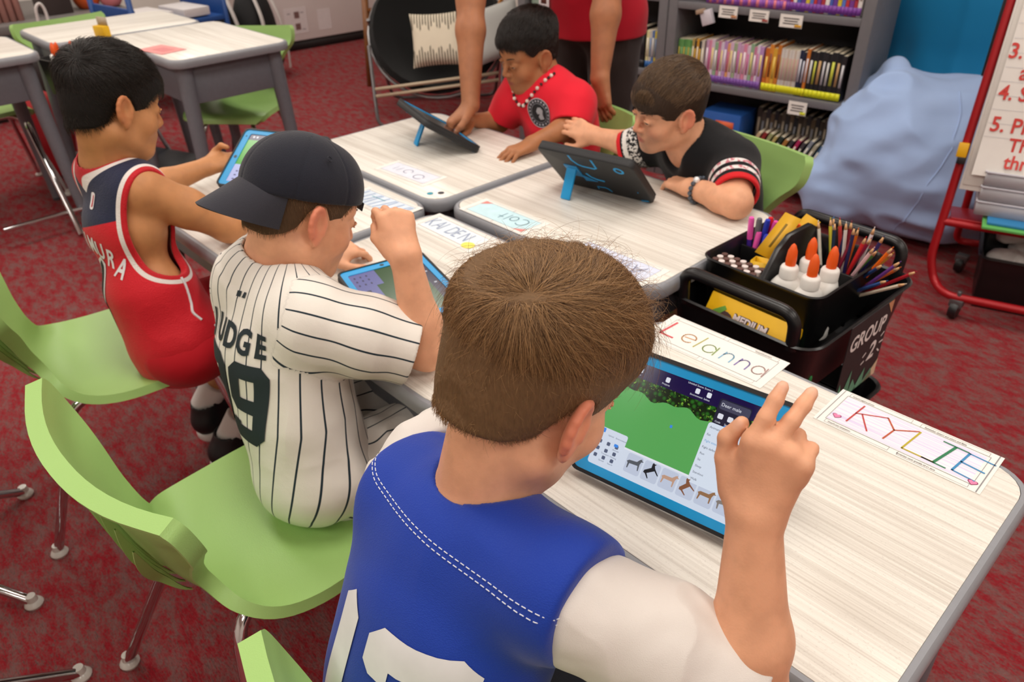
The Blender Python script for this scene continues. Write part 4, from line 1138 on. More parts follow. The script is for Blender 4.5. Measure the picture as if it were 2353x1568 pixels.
# ---- the boy in the red and navy basketball jersey
fr = head_frame((-.278, -.588, .981), 92, 19, -5, .93)
J = dict(pelvis=V(-.185, -.625, .485), waist=V(-.222, -.635, .60), chest=V(-.268, -.630, .735), neck=V(-.312, -.622, .858), shL=V(-.395, -.625, .822), shR=V(-.208, -.600, .826))
hR = frame(V(-.225, -.31, .745), V(-.10, .75, .40), V(.75, -.2, .55), .78)
hL = frame(V(-.535, -.332, .722), V(.396, .904, .10), V(-.227, .472, -.851), .78, mirror=True)
aR = dict(sh=J['shR'], el=V(-.185, -.452, .703), wr=V(-.225, -.31, .745), hand=hR, curl=GRIP, r=(.043, .038, .034, .034, .021))
aL = dict(sh=J['shL'], el=V(-.535, -.495, .705), wr=V(-.535, -.332, .722), hand=hL, curl=dict(index=(4, 8, 6), middle=(4, 8, 6), ring=(4, 8, 6), pinky=(4, 8, 6)), thumb=[(.014, .028, -.004), (.036, .046, -.016), (.060, .040, -.038), (.078, .022, -.040)])
LR = (V(-.165, -.60, .47), V(-.155, -.33, .46), V(-.270, -.535, .115)); LL = (V(-.275, -.60, .47), V(-.30, -.33, .46), V(-.42, -.53, .14))
jers = person('person in a red and navy sleeveless basketball jersey holding up a tablet', fr, J, [aR, aL], [LR, LL], SK_TAN, (-.68, -.84, .04), (-.02, -.14, 1.12), .003, eyes='2a1c10', inset=-.004, w=.80)
up_ = unit(J['neck'] - J['waist']); axj = unit(J['shR'] - J['shL'])
HOLES = [(J['shR'] + axj * .030 - up_ * .062 + V(0, .012, 0), 1), (J['shL'] - axj * .030 - up_ * .062 + V(0, .012, 0), -1)]
RH = np.stack([axj, np.cross(up_, axj), up_], 1); rH = (.060, .072, .118)
nd = unit(J['neck'] - fr.p(-.01, 0, -.045)); NK = J['neck'] - nd * .012
def f_j(F):
    add_torso(F, J, .010, w=.80)
    F.cone(J['pelvis'] - V(0, -.01, .03), J['waist'], .098, .078, .05)
    G_ = Field(F.lo, F.lo + F.h * (F.n - 1), F.h); add_torso(G_, J, .002, w=.80); F.F = np.maximum(F.F, -G_.F[:F.F.shape[0], :F.F.shape[1], :F.F.shape[2]])
    for c, s_ in HOLES: F.ell(c, rH, RH, .003, True)
    F.cone(NK + nd * .05, NK - nd * .12, .054, .060, .003, True)
    F.cone(NK + V(.01, .06, -.02), NK - nd * .10, .045, .05, .01, True)
v, q = cloth(f_j, (-.56, -.82, .40), (-.06, -.44, .93), .0024)
v = folds(v, q, .0045, None, (1, 1, .7), 15, 4.0, .35 + .65 * np.clip((.72 - v[:, 2]) / .15, 0, 1))
hole = np.minimum(ell_sd(v, HOLES[0][0], rH, RH), ell_sd(v, HOLES[1][0], rH, RH))
tn, rn = along(v, NK + nd * .05, NK - nd * .12); nk = np.maximum(np.minimum(rn - .054, 10), 0) + np.clip(tn - .09, -1, 0) * 0
nk = np.where((v - NK) @ nd < .045, nk, 1)
side = (v - J['chest']) @ axj
yoke = (v - J['chest']) @ up_ + .10 * np.abs(side) * 0 - .018
def m_bball():
    n = NT('basketball_jersey'); n.set(.62, spec=.3, sheen=.12); vv = n.coords('Object')
    h, k, y = n.attr('hole'), n.attr('neck'), n.attr('yoke')
    c = n.mix(n.ramp(y, -.0008, .0008), 'cf1728', '1c2340')
    c = n.mix(n.ramp(h, .0205, .0195), c, 'e6dfdb'); c = n.mix(n.ramp(h, .0115, .0105), c, 'c01422')
    c = n.mix(n.ramp(k, .0165, .0155), c, 'e6dfdb'); c = n.mix(n.ramp(k, .0085, .0075), c, 'c01422')
    n.color(c); vo = n.node('TexVoronoi', Scale=420.0); n.link(vv, vo.inputs['Vector']); n.bump(n.math('ADD', n.math('MULTIPLY', vo.outputs['Distance'], .4), n.math('MULTIPLY', n.noise(vv, 28, 3), 1.2)), .0014); return n.m
np_mesh('basketball_jersey', v, q, m_bball(), jers, dict(hole=hole, neck=nk, yoke=yoke)); BV_J = bvh_of(v, q); JJ = J
M_REDSH = fabric('b81120', 'c41526', 800, .7, .001, 'red_shorts', .1, 1.0)
def f_sh(F):
    for hp, kn, an in (LR, LL): F.cone(hp, kn, .080, .074, .04)
    F.ell(J['pelvis'] - V(0, 0, .015), (.122, .096, .085), None, .04)
    for hp, kn, an in (LR, LL): F.cut(kn + unit(kn - hp) * -.02, kn - hp) if False else None
    F.cut(V(0, -.345, 0), V(0, 1, 0), .004)
v, q = cloth(f_sh, (-.46, -.82, .34), (-.02, -.28, .62), .0034); v = folds(v, q, .005, None, (1, 1, .6), 17, 9)
sh_o = np_mesh('shorts', v, q, M_REDSH, jers); BV_SH = bvh_of(v, q)
HAIR_J = hair_material('0c0a09', '2a211b', 'black_hair', .4); HB_J = hair_base_material('15110f', 'black_scalp_hair')
grow_hair(jers, fr, [(-.14, -.058), (-.085, -.058), (-.050, -.050), (-.028, -.036), (-.018, .010), (.004, .024), (.016, .006), (.026, -.030), (.040, -.024), (.048, .010), (.066, .034), (.086, .040), (.12, .04)],
          lambda x, y, z: .005 + .010 * 1 / (1 + np.exp(-(z - .045) / .016)), 16000, lambda L: .016 + .030 * top(L), lambda L: comb_crown(L, .45, .35), lambda L: .28 + .2 * top(L), HB_J, HAIR_J, .00036, seed=7, jitter=.18, clump=.6)
M_SOCK = fabric('e4e0dc', None, 600, .9, .0008, 'white_sock'); M_SHOE = mat('17171a', .5); M_SHOEW = mat('dcd9d4', .5)
for (hp, kn, an), td in ((LR, V(.10, .99, 0)), (LL, V(-.35, .93, .25))):
    F = Field(an - V(.14, .16, .14), an + V(.14, .16, .14), .003)
    d = unit(kn - an); F.cone(an - d * .02, an + d * .055, .036, .039, .01); F.cut(an + d * .055, d, .003)
    v, q = F.mesh(); np_mesh('sock', relax(v, q, 1), q, M_SOCK, jers)
    t = unit(td); up2 = unit(V(0, 0, 1) - t * t[2]); f2 = frame(an - up2 * .055, t, up2); F = Field(an - V(.17, .20, .14), an + V(.17, .20, .10), .003)
    F.cone(f2.p(-.040, 0, .0), f2.p(.030, 0, .0), .036, .038, .01); F.cone(f2.p(.03, 0, -.004), f2.p(.115, .006, -.012), .040, .030, .02); F.cone(f2.p(-.03, 0, .01), f2.p(-.012, 0, .050), .040, .040, .02)
    F.cone(f2.p(-.02, 0, .02), f2.p(.05, 0, .02), .03, .03, .02)
    F.cut(f2.p(0, 0, -.026), f2.d(0, 0, -1), .004); F.cone(f2.p(-.012, 0, .03), f2.p(-.008, 0, .12), .036, .038, .003, True)
    v, q = F.mesh(); shoe = np_mesh('shoe', relax(v, q, 1), q, M_SHOE, jers)
    F = Field(an - V(.17, .20, .14), an + V(.17, .20, .10), .003); F.cone(f2.p(-.040, 0, -.034), f2.p(.03, 0, -.034), .040, .042, .01); F.cone(f2.p(.03, 0, -.034), f2.p(.112, .006, -.032), .042, .036, .02)
    F.cut(f2.p(0, 0, -.046), f2.d(0, 0, -1), .003); F.cut(f2.p(0, 0, -.018), f2.d(0, 0, 1), .003)
    v, q = F.mesh(); np_mesh('sole', relax(v, q, 1), q, M_SHOEW, shoe)
    mb = MB()
    for k in range(4): mb.tube([f2.p(.015 + k * .018, -.024, .030 - k * .006), f2.p(.018 + k * .018, 0, .047 - k * .008), f2.p(.015 + k * .018, .024, .030 - k * .006)], .003, 6)
    mb.build('laces', M_SHOEW, shoe)

# ---- the boy in the plain red T-shirt
fr = head_frame((-.278, .583, .894), -101.7, 18.2, -6.2, .95)
J = dict(pelvis=V(-.20, .66, .485), waist=V(-.205, .665, .60), chest=V(-.222, .655, .695), neck=V(-.240, .625, .797), shL=V(-.128, .625, .765), shR=V(-.340, .600, .770))
hL = frame(V(-.120, .435, .690), V(-.20, -.95, -.14), V(0, -.12, 1), .78, mirror=True)
hR = frame(V(-.42, .46, .690), V(-.1, -.9, -.1), V(0, -.1, 1), .78)
aL = dict(sh=J['shL'], el=V(-.105, .585, .712), wr=V(-.120, .435, .692), hand=hL, curl=dict(index=(22, 12, 6), middle=(20, 14, 8), ring=(20, 14, 8), pinky=(22, 14, 8)), spread=dict(index=6, middle=2, ring=-3, pinky=-8), thumb=[(.014, .028, -.010), (.040, .052, -.018), (.062, .062, -.026), (.082, .060, -.032)])
aR = dict(sh=J['shR'], el=V(-.405, .575, .66), wr=V(-.42, .46, .692), hand=hR, curl=GRIP)
redb = person('person in a plain red T-shirt with a bead necklace, one palm flat on the desk', fr, J, [aL, aR], [(V(-.14, .68, .475), V(-.10, .40, .48), V(-.10, .42, .10)), (V(-.25, .68, .475), V(-.28, .40, .48), V(-.28, .42, .10))], SK_BROWN, (-.56, .24, .05), (.02, .84, 1.05), .003, eyes='1c120c', w=.92, arm_r=(.035, .030, .027, .028, .019))
M_REDT = fabric('e21d30', 'e82438', 900, .75, .001, 'red_t_shirt', .1, 1.0)
_, v, q = shirt(redb, 't_shirt', M_REDT, J, fr, [dict(aL, frac=.95), dict(aR, frac=.85)], (-.52, .46, .40), (.06, .86, .88), .010, .8, (.050, .058), .057, .004, amp=.004, fscale=17, seed=6.0, w=.94)
BV_R = bvh_of(v, q); JR = J; frR = fr
HAIR_R = hair_material('0f0b0a', '2c211b', 'dark_hair', .42); HB_R = hair_base_material('1a1412', 'dark_scalp_hair')
grow_hair(redb, fr, [(-.14, -.05), (-.085, -.05), (-.050, -.036), (-.028, -.010), (-.018, .014), (.004, .026), (.016, .016), (.026, .010), (.040, .026), (.050, .046), (.070, .056), (.09, .056), (.12, .056)],
          lambda x, y, z: .003 + .014 * 1 / (1 + np.exp(-(z - .055) / .014)), 9000, lambda L: .010 + .022 * top(L), lambda L: comb_crown(L, .25, .8), lambda L: .3 + .2 * top(L), HB_R, HAIR_R, .0005, seed=8, jitter=.18, clump=.5)

shorts(redb, JR, [(V(-.14, .64, .475), V(-.10, .40, .48), 0), (V(-.25, .64, .475), V(-.28, .40, .48), 0)], fabric('3a3c42', '424449', 700, .8, .001, 'grey_shorts', .1, 1.0), .8, .92, 2.0)
# ---- the boy in the black shirt leaning on his arms
fr = head_frame((.309, .477, .867), -113.6, 12.9, -8.9, .92)
J = dict(pelvis=V(.355, .70, .485), waist=V(.355, .685, .585), chest=V(.350, .630, .675), neck=V(.342, .548, .762), shL=V(.458, .555, .735), shR=V(.235, .610, .745))
hL = frame(V(.395, .468, .690), V(-.93, .34, -.08), V(-.05, -.15, 1), .78, mirror=True)
hR = frame(V(.010, .550, .715), V(-.95, -.18, .16), V(.10, -.75, .62), .78)
aL = dict(sh=J['shL'], el=V(.545, .440, .700), wr=V(.395, .468, .690), hand=hL, curl=dict(index=(18, 24, 14), middle=(20, 26, 14), ring=(24, 28, 16), pinky=(26, 30, 16)), r=(.040, .036, .034, .033, .022))
aR = dict(sh=J['shR'], el=V(.150, .580, .708), wr=V(.010, .550, .715), hand=hR, curl=dict(index=(8, 14, 10), middle=(10, 14, 10), ring=(12, 16, 10), pinky=(16, 18, 10)))
blk = person('person in a black shirt with striped sleeve cuffs, chin low behind a propped tablet', fr, J, [aL, aR], [(V(.30, .67, .475), V(.28, .38, .48), V(.28, .40, .10)), (V(.41, .67, .475), V(.43, .38, .48), V(.43, .40, .10))], SK_LIGHT, (-.16, .30, .05), (.66, .90, 1.03), .003, eyes='2a1a10')
def m_black_shirt():
    n = NT('black_striped_shirt'); n.set(.8, spec=.2, sheen=.1); t = n.attr('cuff'); k = n.attr('left'); vv = n.coords('Object')
    base = n.mix(n.noise(vv, 10, 2), '121215', '17171a')
    f = n.math('PINGPONG', n.math('MULTIPLY', t, 46.0), .5)
    band = n.math('MULTIPLY', n.ramp(t, .016, .018), n.ramp(t, .066, .064)); st = n.math('MULTIPLY', band, n.ramp(f, .22, .26))
    c1 = n.mix(st, base, n.mix(n.ramp(n.noise(vv, 90, 1), .45, .6), 'e8e2e0', 'c87a86'))
    c1 = n.mix(n.ramp(t, .0165, .0155), c1, 'd01f26')
    wv = n.math('MULTIPLY', n.ramp(n.noise(vv, 150, 2, .7), .50, .54), band)
    c2 = n.mix(wv, base, 'e4e0da'); solid = n.math('MULTIPLY', n.ramp(t, .018, .020), n.ramp(t, .033, .031)); c2 = n.mix(solid, c2, 'e4e0da'); c2 = n.mix(n.ramp(t, .0125, .0115), c2, 'd01f26')
    n.color(n.mix(k, c2, c1)); n.bump(n.math('ADD', n.math('MULTIPLY', n.noise(vv, 30, 3), 1.0), n.math('MULTIPLY', n.noise(vv, 900, 1), .15)), .0014); return n.m
aL_ = dict(aL, frac=.80); aR_ = dict(aR, frac=1.45)
def at_black(v, nv):
    t = np.full(len(v), 1.0); k = np.zeros(len(v))
    for a, left in ((aL_, 1), (aR_, 0)):
        tt, r = along(v, a['sh'], a['el']); Lg = np.linalg.norm(a['el'] - a['sh']) * a['frac']; on = (r < .08) & (tt > -.02); dd = Lg - tt
        t = np.where(on & (dd < t), dd, t)
        if left: k = np.where(on & (dd < .12), 1, k)
    return dict(cuff=t, left=k)
_, v, q = shirt(blk, 'black_shirt', m_black_shirt(), J, fr, [aL_, aR_], (-.10, .36, .40), (.66, 1.0, .84), .012, .8, (.050, .054), .060, .002, amp=.005, fscale=15, seed=7.0, attrs=at_black,
                drop=lambda F: F.cone(J['neck'] + V(-.03, -.07, -.035), J['neck'] + V(-.02, -.06, .06), .040, .055, .01, True))
HAIR_K = hair_material('38281b', '745a40', 'dark_brown_hair', .42); HB_K = hair_base_material('3c2c20', 'dark_brown_scalp_hair')
grow_hair(blk, fr, [(-.14, -.078), (-.085, -.078), (-.050, -.066), (-.032, -.045), (-.020, .012), (.004, .024), (.016, .004), (.026, -.030), (.040, -.026), (.050, .016), (.068, .028), (.12, .028)],
          lambda x, y, z: .004 + .010 * 1 / (1 + np.exp(-(z - .035) / .018)), 12000, lambda L: .020 + .040 * top(L) - .010 * (L[:, 0] > .045), lambda L: comb_crown(L, .6, .75, np.array([-.100, .0, .050]), .15), lambda L: .16 + .1 * top(L), HB_K, HAIR_K, .00045, seed=9, jitter=.12, clump=.5, bend=.8)
mb = MB(); w0 = V(.428, .462, .692); d0 = unit(V(.150, -.028, .010)); u1 = unit(np.cross(d0, V(0, 0, 1))); u2 = np.cross(d0, u1)
for i in range(16):
    a = i / 16 * 2 * PI; mb.ball(w0 + .0305 * (math.cos(a) * u1 + math.sin(a) * u2), .0062, 8)
tag(mb.build('bracelet', mat('5c6672', .3, .6), blk), 'grey beaded bracelet')
mb = MB(); mb.ball(w0 + .031 * unit(V(-.1, -.35, .9)), .0085, 10); mb.build('bracelet_charm', mat('e8e8ea', .2, .3), blk)

shorts(blk, J, [(V(.30, .67, .475), V(.28, .38, .48), 0), (V(.41, .67, .475), V(.43, .38, .48), 0)], fabric('1c1d22', '222328', 700, .8, .001, 'black_boy_shorts', .1, 1.0), .8, 1.0, 3.0)
# ---- the adult standing behind
fr = head_frame((-.50, .70, 1.50), -80, 35, 0, 1.08)
J = dict(pelvis=V(-.42, 1.06, .92), waist=V(-.425, 1.00, 1.03), chest=V(-.44, .90, 1.19), neck=V(-.46, .80, 1.36), shL=V(-.27, .85, 1.31), shR=V(-.62, .80, 1.30))
hR = frame(V(-.405, .455, .742), V(-.25, -.60, -.45), V(-.45, -.45, .75), .98)
hL = frame(V(-.158, .765, .805), V(.20, .0, -.95), V(-.25, -.90, -.02), .98, mirror=True)
aR = dict(sh=J['shR'], el=V(-.505, .560, 1.02), wr=V(-.405, .455, .742), hand=hR, curl=dict(index=(38, 50, 30), middle=(50, 60, 30), ring=(58, 65, 35), pinky=(60, 65, 35)), r=(.052, .045, .042, .043, .028))
aL = dict(sh=J['shL'], el=V(-.195, .83, 1.05), wr=V(-.158, .765, .805), hand=hL, curl=dict(index=(10, 14, 8), middle=(14, 16, 8), ring=(18, 18, 10), pinky=(20, 20, 10)), thumb=[(.014, .030, -.008), (.036, .062, -.006), (.050, .092, -.002), (.062, .118, .002)], r=(.052, .045, .042, .043, .028))
adu = person('person standing in a red polo and dark trousers, leaning on desk and chair', fr, J, [aR, aL], [(V(-.35, 1.05, .88), V(-.33, 1.03, .48), V(-.33, 1.07, .10)), (V(-.51, 1.05, .88), V(-.54, 1.03, .48), V(-.54, 1.07, .10))], SK_ADULT, (-.85, .25, .05), (-.02, 1.30, 1.72), .0042, w=1.18, neck_r=.055)
M_POLO = fabric('a80f24', 'b41228', 900, .8, .001, 'red_polo', .1, 1.0)
_, vA, qA = shirt(adu, 'polo_shirt', M_POLO, J, fr, [dict(aL, frac=.55), dict(aR, frac=.55)], (-.85, .55, .80), (-.05, 1.30, 1.48), .014, .55, (.058, .066), .070, .005, hem=(V(0, 0, .865), V(0, 0, -1)), h=.0042, amp=.005, fscale=12, seed=11.0, w=1.2, drop=lambda F: F.cone(V(-.42, 1.05, .85), V(-.425, 1.0, 1.05), .165, .15, .04))
BV_A = bvh_of(vA, qA)
M_TROUS = fabric('2e2423', '342a28', 700, .85, .001, 'dark_trousers', .1, 1.0)
def f_tr(F):
    F.ell(V(-.42, 1.06, .90), (.155, .115, .10), None, .03)
    for hx, kx in ((-.35, -.33), (-.51, -.54)): F.cone(V(hx, 1.06, .88), V(kx, 1.03, .48), .092, .070, .03); F.cone(V(kx, 1.03, .48), V(kx, 1.07, .06), .070, .058, .03)
    F.cut(V(0, 0, .94), V(0, 0, 1), .004); F.cut(V(0, 0, .05), V(0, 0, -1), .004)
v, q = cloth(f_tr, (-.70, .85, .0), (-.18, 1.25, 1.0), .005); v = folds(v, q, .006, None, (1, 1, .5), 14, 13); np_mesh('trousers', v, q, M_TROUS, adu)
for kx in (-.33, -.54):
    mb = MB(); F = Field(V(kx - .1, .85, -.01), V(kx + .1, 1.2, .16), .004); F.cone(V(kx, 1.08, .045), V(kx, .93, .038), .044, .036, .02); F.cone(V(kx, 1.08, .05), V(kx, 1.07, .11), .04, .045, .02); F.cut(V(0, 0, .004), V(0, 0, -1), .003)
    v, q = F.mesh(); np_mesh('shoe', relax(v, q, 1), q, mat('1a1614', .4), adu)
grow_hair(adu, fr, line_short, lambda x, y, z: .006 + .014 * 1 / (1 + np.exp(-(z - .055) / .014)), 0, top, None, None, HB_J, HAIR_J)
# ------------------------------------------------------------------ print, stitching and badges on the clothes
M_NUMW = mat('e2e0e4', .7); M_NAVYN = mat('1a2830', .7)
def decal(name, m, parent, vf, bvh, o, ux, uy, dr, off=.0014):
    v, f = lay(vf[0], vf[1], bvh, o, ux, uy, dr, off)
    if not f: return None
    mb = MB(); mb.add(v, f); return mb.build(name, m, parent)
def joinp(*vf):
    V_, F_ = [], []; n = 0
    for v, f in vf:
        V_.append(v); F_ += [tuple(i + n for i in q) for q in f]; n += len(v)
    return np.concatenate(V_), F_
# blue jersey: yoke seam and the number 12
sp = [(.800, -.72, .835), (.828, -.748, .832), (.856, -.758, .828), (.924, -.770, .830), (.985, -.768, .827), (1.04, -.760, .826), (1.085, -.750, .826), (1.115, -.735, .820)]
for dz in (0, -.0075): seam([(x, y, z + dz) for x, y, z in sp], BV_BLUE, .00055, 'stitching', M_THREAD, blue, .0006, 10, dash=.0045)
one = [(.868, .728), (.886, .745), (.905, .728), (.905, .54), (.868, .54)]
two = [(.928, .700), (.928, .728), (.946, .745), (1.030, .745), (1.048, .728), (1.048, .655), (1.030, .636), (.966, .606), (.966, .575), (1.048, .575), (1.048, .54), (.928, .54), (.928, .620), (.946, .640), (1.010, .668), (1.010, .708), (.966, .708), (.966, .690), (.940, .690)]
for nm_, pl_ in (('number_one', one), ('number_two', two)): decal(nm_, M_NUMW, blue, poly_faces(pl_, .012), BV_BLUE, V(0, -1.15, 0), V(1, 0, 0), V(0, 0, 1), V(0, 1, 0), .0016)
# pinstripe shirt: JUDGE 99
ax = unit(JP['shR'] - JP['shL']); ax = unit(V(ax[0], ax[1], 0)); bk = V(ax[1], -ax[0], 0); up3 = unit(V(-.30, 0, .95)); mid = JP['chest']
def nine(cx, cy, w=.082, h=.135, t=.026):
    a, b = w / 2, h / 2; c = .016; P = []
    out = [(-a + c, b), (a - c, b), (a, b - c), (a, -b + c), (a - c, -b), (-a + c, -b), (-a, -b + c), (-a, -b + c + t * .7), (-a + t, -b + c + t * .7), (-a + t, -b + t), (a - t, -b + t), (a - t, -.10 * h), (-a + c, -.10 * h), (-a, -.10 * h + c), (-a, b - c)]
    hole = [(-a + t, b - t), (a - t, b - t), (a - t, .02 + .10 * h), (-a + t, .02 + .10 * h)]
    L = [(-a + c, b), (a - c, b), (a - t, b - t), (-a + t, b - t)]
    parts_ = [L, [(a - c, b), (a, b - c), (a, -b + c), (a - t, -b + t), (a - t, b - t)], [(a, -b + c), (a - c, -b), (-a + c, -b), (-a + t, -b + t), (a - t, -b + t)], [(-a + c, -b), (-a, -b + c), (-a, -b + c + t * .6), (-a + t, -b + c + t * .6), (-a + t, -b + t)],
              [(-a + c, b), (-a + t, b - t), (-a + t, .06 * h), (-a, -.02 * h), (-a, b - c)], [(-a + t, .06 * h), (a - t, .06 * h), (a - t, -.12 * h), (-a + c, -.12 * h), (-a, -.02 * h)]]
    return [[(x + cx, y + cy) for x, y in p] for p in parts_]
for cx_ in (-.046, .046): decal('number_nine', M_NAVYN, strip, joinp(*[poly_faces(p, .012) for p in nine(cx_, -.040)]), BV_PIN, mid + bk * .35, ax, V(0, 0, 1), -bk, .0018)
for i_, c_ in enumerate('JUDGE'): decal('letter', M_NAVYN, strip, text_polys(c_, .052, .0018, 1, .82, .010), BV_PIN, mid + bk * .35 + V(0, 0, .058) + ax * (i_ - 2) * .0335, ax, V(0, 0, 1), -bk, .0018)
decal('maker_logo', M_NAVYN, strip, joinp(poly_faces([(-.009, -.004), (-.001, -.004), (-.001, .004), (-.009, .004)], .01), poly_faces([(.002, -.004), (.009, -.004), (.009, .004), (.004, .004)], .01)), BV_PIN, mid + bk * .35 + V(0, 0, .120), ax, V(0, 0, 1), -bk, .0016)
# basketball jersey: arched name, number, small logo, white side piping
ax = unit(JJ['shR'] - JJ['shL']); ax = unit(V(ax[0], ax[1], 0)); bk = V(ax[1], -ax[0], 0); mid = JJ['chest']
word = 'HACHIMURA'
for i, ch in enumerate(word):
    s_ = (i - 4) * .0245; v, f = text_polys(ch, .054, .0012, 1, .62, .012); a_ = -s_ * 2.6; c_, n_ = math.cos(a_), math.sin(a_)
    v2 = v.copy(); v2[:, 0] = v[:, 0] * c_ - v[:, 1] * n_ + s_; v2[:, 1] = v[:, 0] * n_ + v[:, 1] * c_ - 4.2 * s_ * s_ + .0
    decal('letter', M_NUMW, jers, (v2, f), BV_J, mid + bk * .35 - ax * .026 + V(0, 0, -.012), ax, V(0, 0, 1), -bk, .0018)
num = [(-.012, .085), (.008, .098), (.022, .085), (.022, -.085), (.008, -.098), (-.012, -.085)]; inn = [(x * .55 + .0022, y * .92) for x, y in num]
decal('number_outline', M_NUMW, jers, poly_faces(num, .012), BV_J, mid + bk * .35 + ax * .004 + V(0, 0, -.135), ax, V(0, 0, 1), -bk, .0016)
decal('number', mat('26262c', .7), jers, poly_faces(inn, .012), BV_J, mid + bk * .35 + ax * .004 + V(0, 0, -.135), ax, V(0, 0, 1), -bk, .0024)
lg = rrect(.014, .032, .005, 3)
decal('league_logo', mat('e4dfe2', .7), jers, poly_faces(lg, .012), BV_J, mid + bk * .35 + ax * .006 + V(0, 0, .078), ax, V(0, 0, 1), -bk, .0016)
decal('league_logo', mat('b5303e', .7), jers, poly_faces([(-.001, -.012), (.004, -.010), (.004, .010), (.001, .012)], .012), BV_J, mid + bk * .35 + ax * .006 + V(0, 0, .078), ax, V(0, 0, 1), -bk, .0022)
seam([(-.105, -.575, .665), (-.098, -.575, .63), (-.104, -.585, .60), (-.110, -.60, .575), (-.100, -.59, .555)], BV_J, .0032, 'side_piping', M_NUMW, jers, .0002)
seam([(-.105, -.60, .55), (-.090, -.575, .548), (-.080, -.53, .53), (-.075, -.49, .51), (-.070, -.45, .50)], BV_SH, .0034, 'side_piping', M_NUMW, jers, .0002)
# red T-shirt: round emblem and the bead necklace
ec = V(-.206, .20, .735)
decal('emblem', mat('14151a', .6), redb, poly_faces([(.044 * math.cos(a), .044 * math.sin(a)) for a in np.linspace(0, 2 * PI, 32, endpoint=False)], .014), BV_R, ec, V(1, 0, 0), V(0, 0, 1), V(0, 1, 0), .0016)
def ringp(r0, r1, n=36): return np.array([(r * math.cos(a), r * math.sin(a), 0) for r in (r0, r1) for a in np.linspace(0, 2 * PI, n, endpoint=False)]), [(i, (i + 1) % n, n + (i + 1) % n, n + i) for i in range(n)]
decal('emblem_ring', mat('b9b9bf', .6), redb, ringp(.0445, .0420), BV_R, ec, V(1, 0, 0), V(0, 0, 1), V(0, 1, 0), .0022); decal('emblem_ring', mat('8c8c94', .6), redb, ringp(.0295, .0280), BV_R, ec, V(1, 0, 0), V(0, 0, 1), V(0, 1, 0), .0022)
decal('emblem_head', mat('a9a8ae', .6), redb, poly_faces([(-.010, .004), (-.004, .016), (.008, .018), (.016, .010), (.014, -.004), (.018, -.016), (.004, -.020), (-.002, -.012), (.004, -.002), (-.006, -.004)], .012), BV_R, ec, V(1, 0, 0), V(0, 0, 1), V(0, 1, 0), .0022)
decal('emblem_text', mat('a9a9b2', .6), redb, joinp(*[(np.array([(.0358 * math.cos(a) + .0028 * x, .0358 * math.sin(a) + .0028 * y, 0) for x, y in ((-1, -1), (1, -1), (1, 1), (-1, 1))]), [(0, 1, 2, 3)]) for a in np.linspace(0, 2 * PI, 20, endpoint=False)]), BV_R, ec, V(1, 0, 0), V(0, 0, 1), V(0, 1, 0), .0022)
NP = smooth_path([(-.302, .58, .815), (-.305, .56, .79), (-.296, .54, .765), (-.270, .53, .742), (-.245, .535, .765), (-.222, .55, .795), (-.200, .575, .822), (-.192, .60, .835)], 6)
wb, dbm = MB(), MB()
for i, p in enumerate(NP[::2]):
    h = BV_R.find_nearest(Vector(p)); q = np.array(h[0]) + np.array(h[1]) * .004; (wb if i % 2 == 0 else dbm).ball(q, .0058 if i % 2 == 0 else .0045, 8)
tag(wb.build('necklace_beads', mat('e4d6cc', .4), redb), 'white beads of the necklace'); tag(dbm.build('necklace_beads', mat('2a1416', .4), redb), 'dark beads of the necklace')
# the adult's badge
h = BV_A.ray_cast(Vector((-.483, .30, .985)), Vector((0, 1, 0)), 2.0); bp = np.array(h[0]) if h[0] is not None else V(-.483, .79, .985)
o = thing('id_badge', 'white staff badge with a tiny photo hanging on the red polo', 'badge', bp + V(0, -.014, -.022))
mb = MB(); mb.box((0, 0, .015), (.046, .0016, .078)); mb.build('card', mat('e9e6ea', .35), o, bevel=.0006); mb = MB(); mb.box((0, -.0012, .022), (.024, .0006, .026)); mb.build('photo', mat('6a4038', .5), o)
mb = MB(); mb.box((0, -.0012, -.004), (.028, .0005, .004)); mb.build('print', mat('8a8490', .6), o); mb = MB(); mb.tube([(0, 0, .054), (.002, .004, .20), (.01, .02, .30)], .0022, 6); mb.build('lanyard', mat('2a2a30', .6), o)
# ------------------------------------------------------------------ tablets
M_CASE_B = mat('17181b', .55, bump=.0002, nscale=500); M_CYAN = mat('1298d8', .42); M_CYAN2 = mat('157fb8', .45)
def glow(c, s=.85):
    key = ('glow', c, s)
    if key not in _mc:
        n = NT('screen_' + c); n.set(.18, spec=.4); n.color('060608'); n.b.inputs['Emission Color'].default_value = (*lin(c), 1); n.b.inputs['Emission Strength'].default_value = s * 1.35; _mc[key] = n.m
    return _mc[key]
def m_leaves():
    n = NT('screen_jungle_leaves'); n.set(.2, spec=.4); n.color('060608'); v = n.coords('Object')
    vo = n.node('TexVoronoi', Scale=150.0); n.link(v, vo.inputs['Vector']); a = n.noise(v, 210, 2)
    c = n.mix(n.ramp(vo.outputs['Distance'], .1, .6), '2c7a24', '0b2410'); c = n.mix(n.ramp(a, .60, .68), c, '8ec843')
    n.link(c, n.b.inputs['Emission Color']); n.b.inputs['Emission Strength'].default_value = .8; return n.m
def flat(verts_faces, z, name, m, parent):
    v, f = verts_faces
    if not len(v) or not f: return None
    v = np.array(v, float); v[:, 2] = z; mb = MB(); mb.add(v, f); ob = mb.build(name, m, parent, smooth=False)
    if len(f) > 2 and ('text' in name or 'icon' in name or 'words' in name): ob['kind'] = 'stuff'
    return ob
def rect(x0, y0, x1, y1): return (np.array([(x0, y0, 0), (x1, y0, 0), (x1, y1, 0), (x0, y1, 0)]), [(0, 1, 2, 3)])
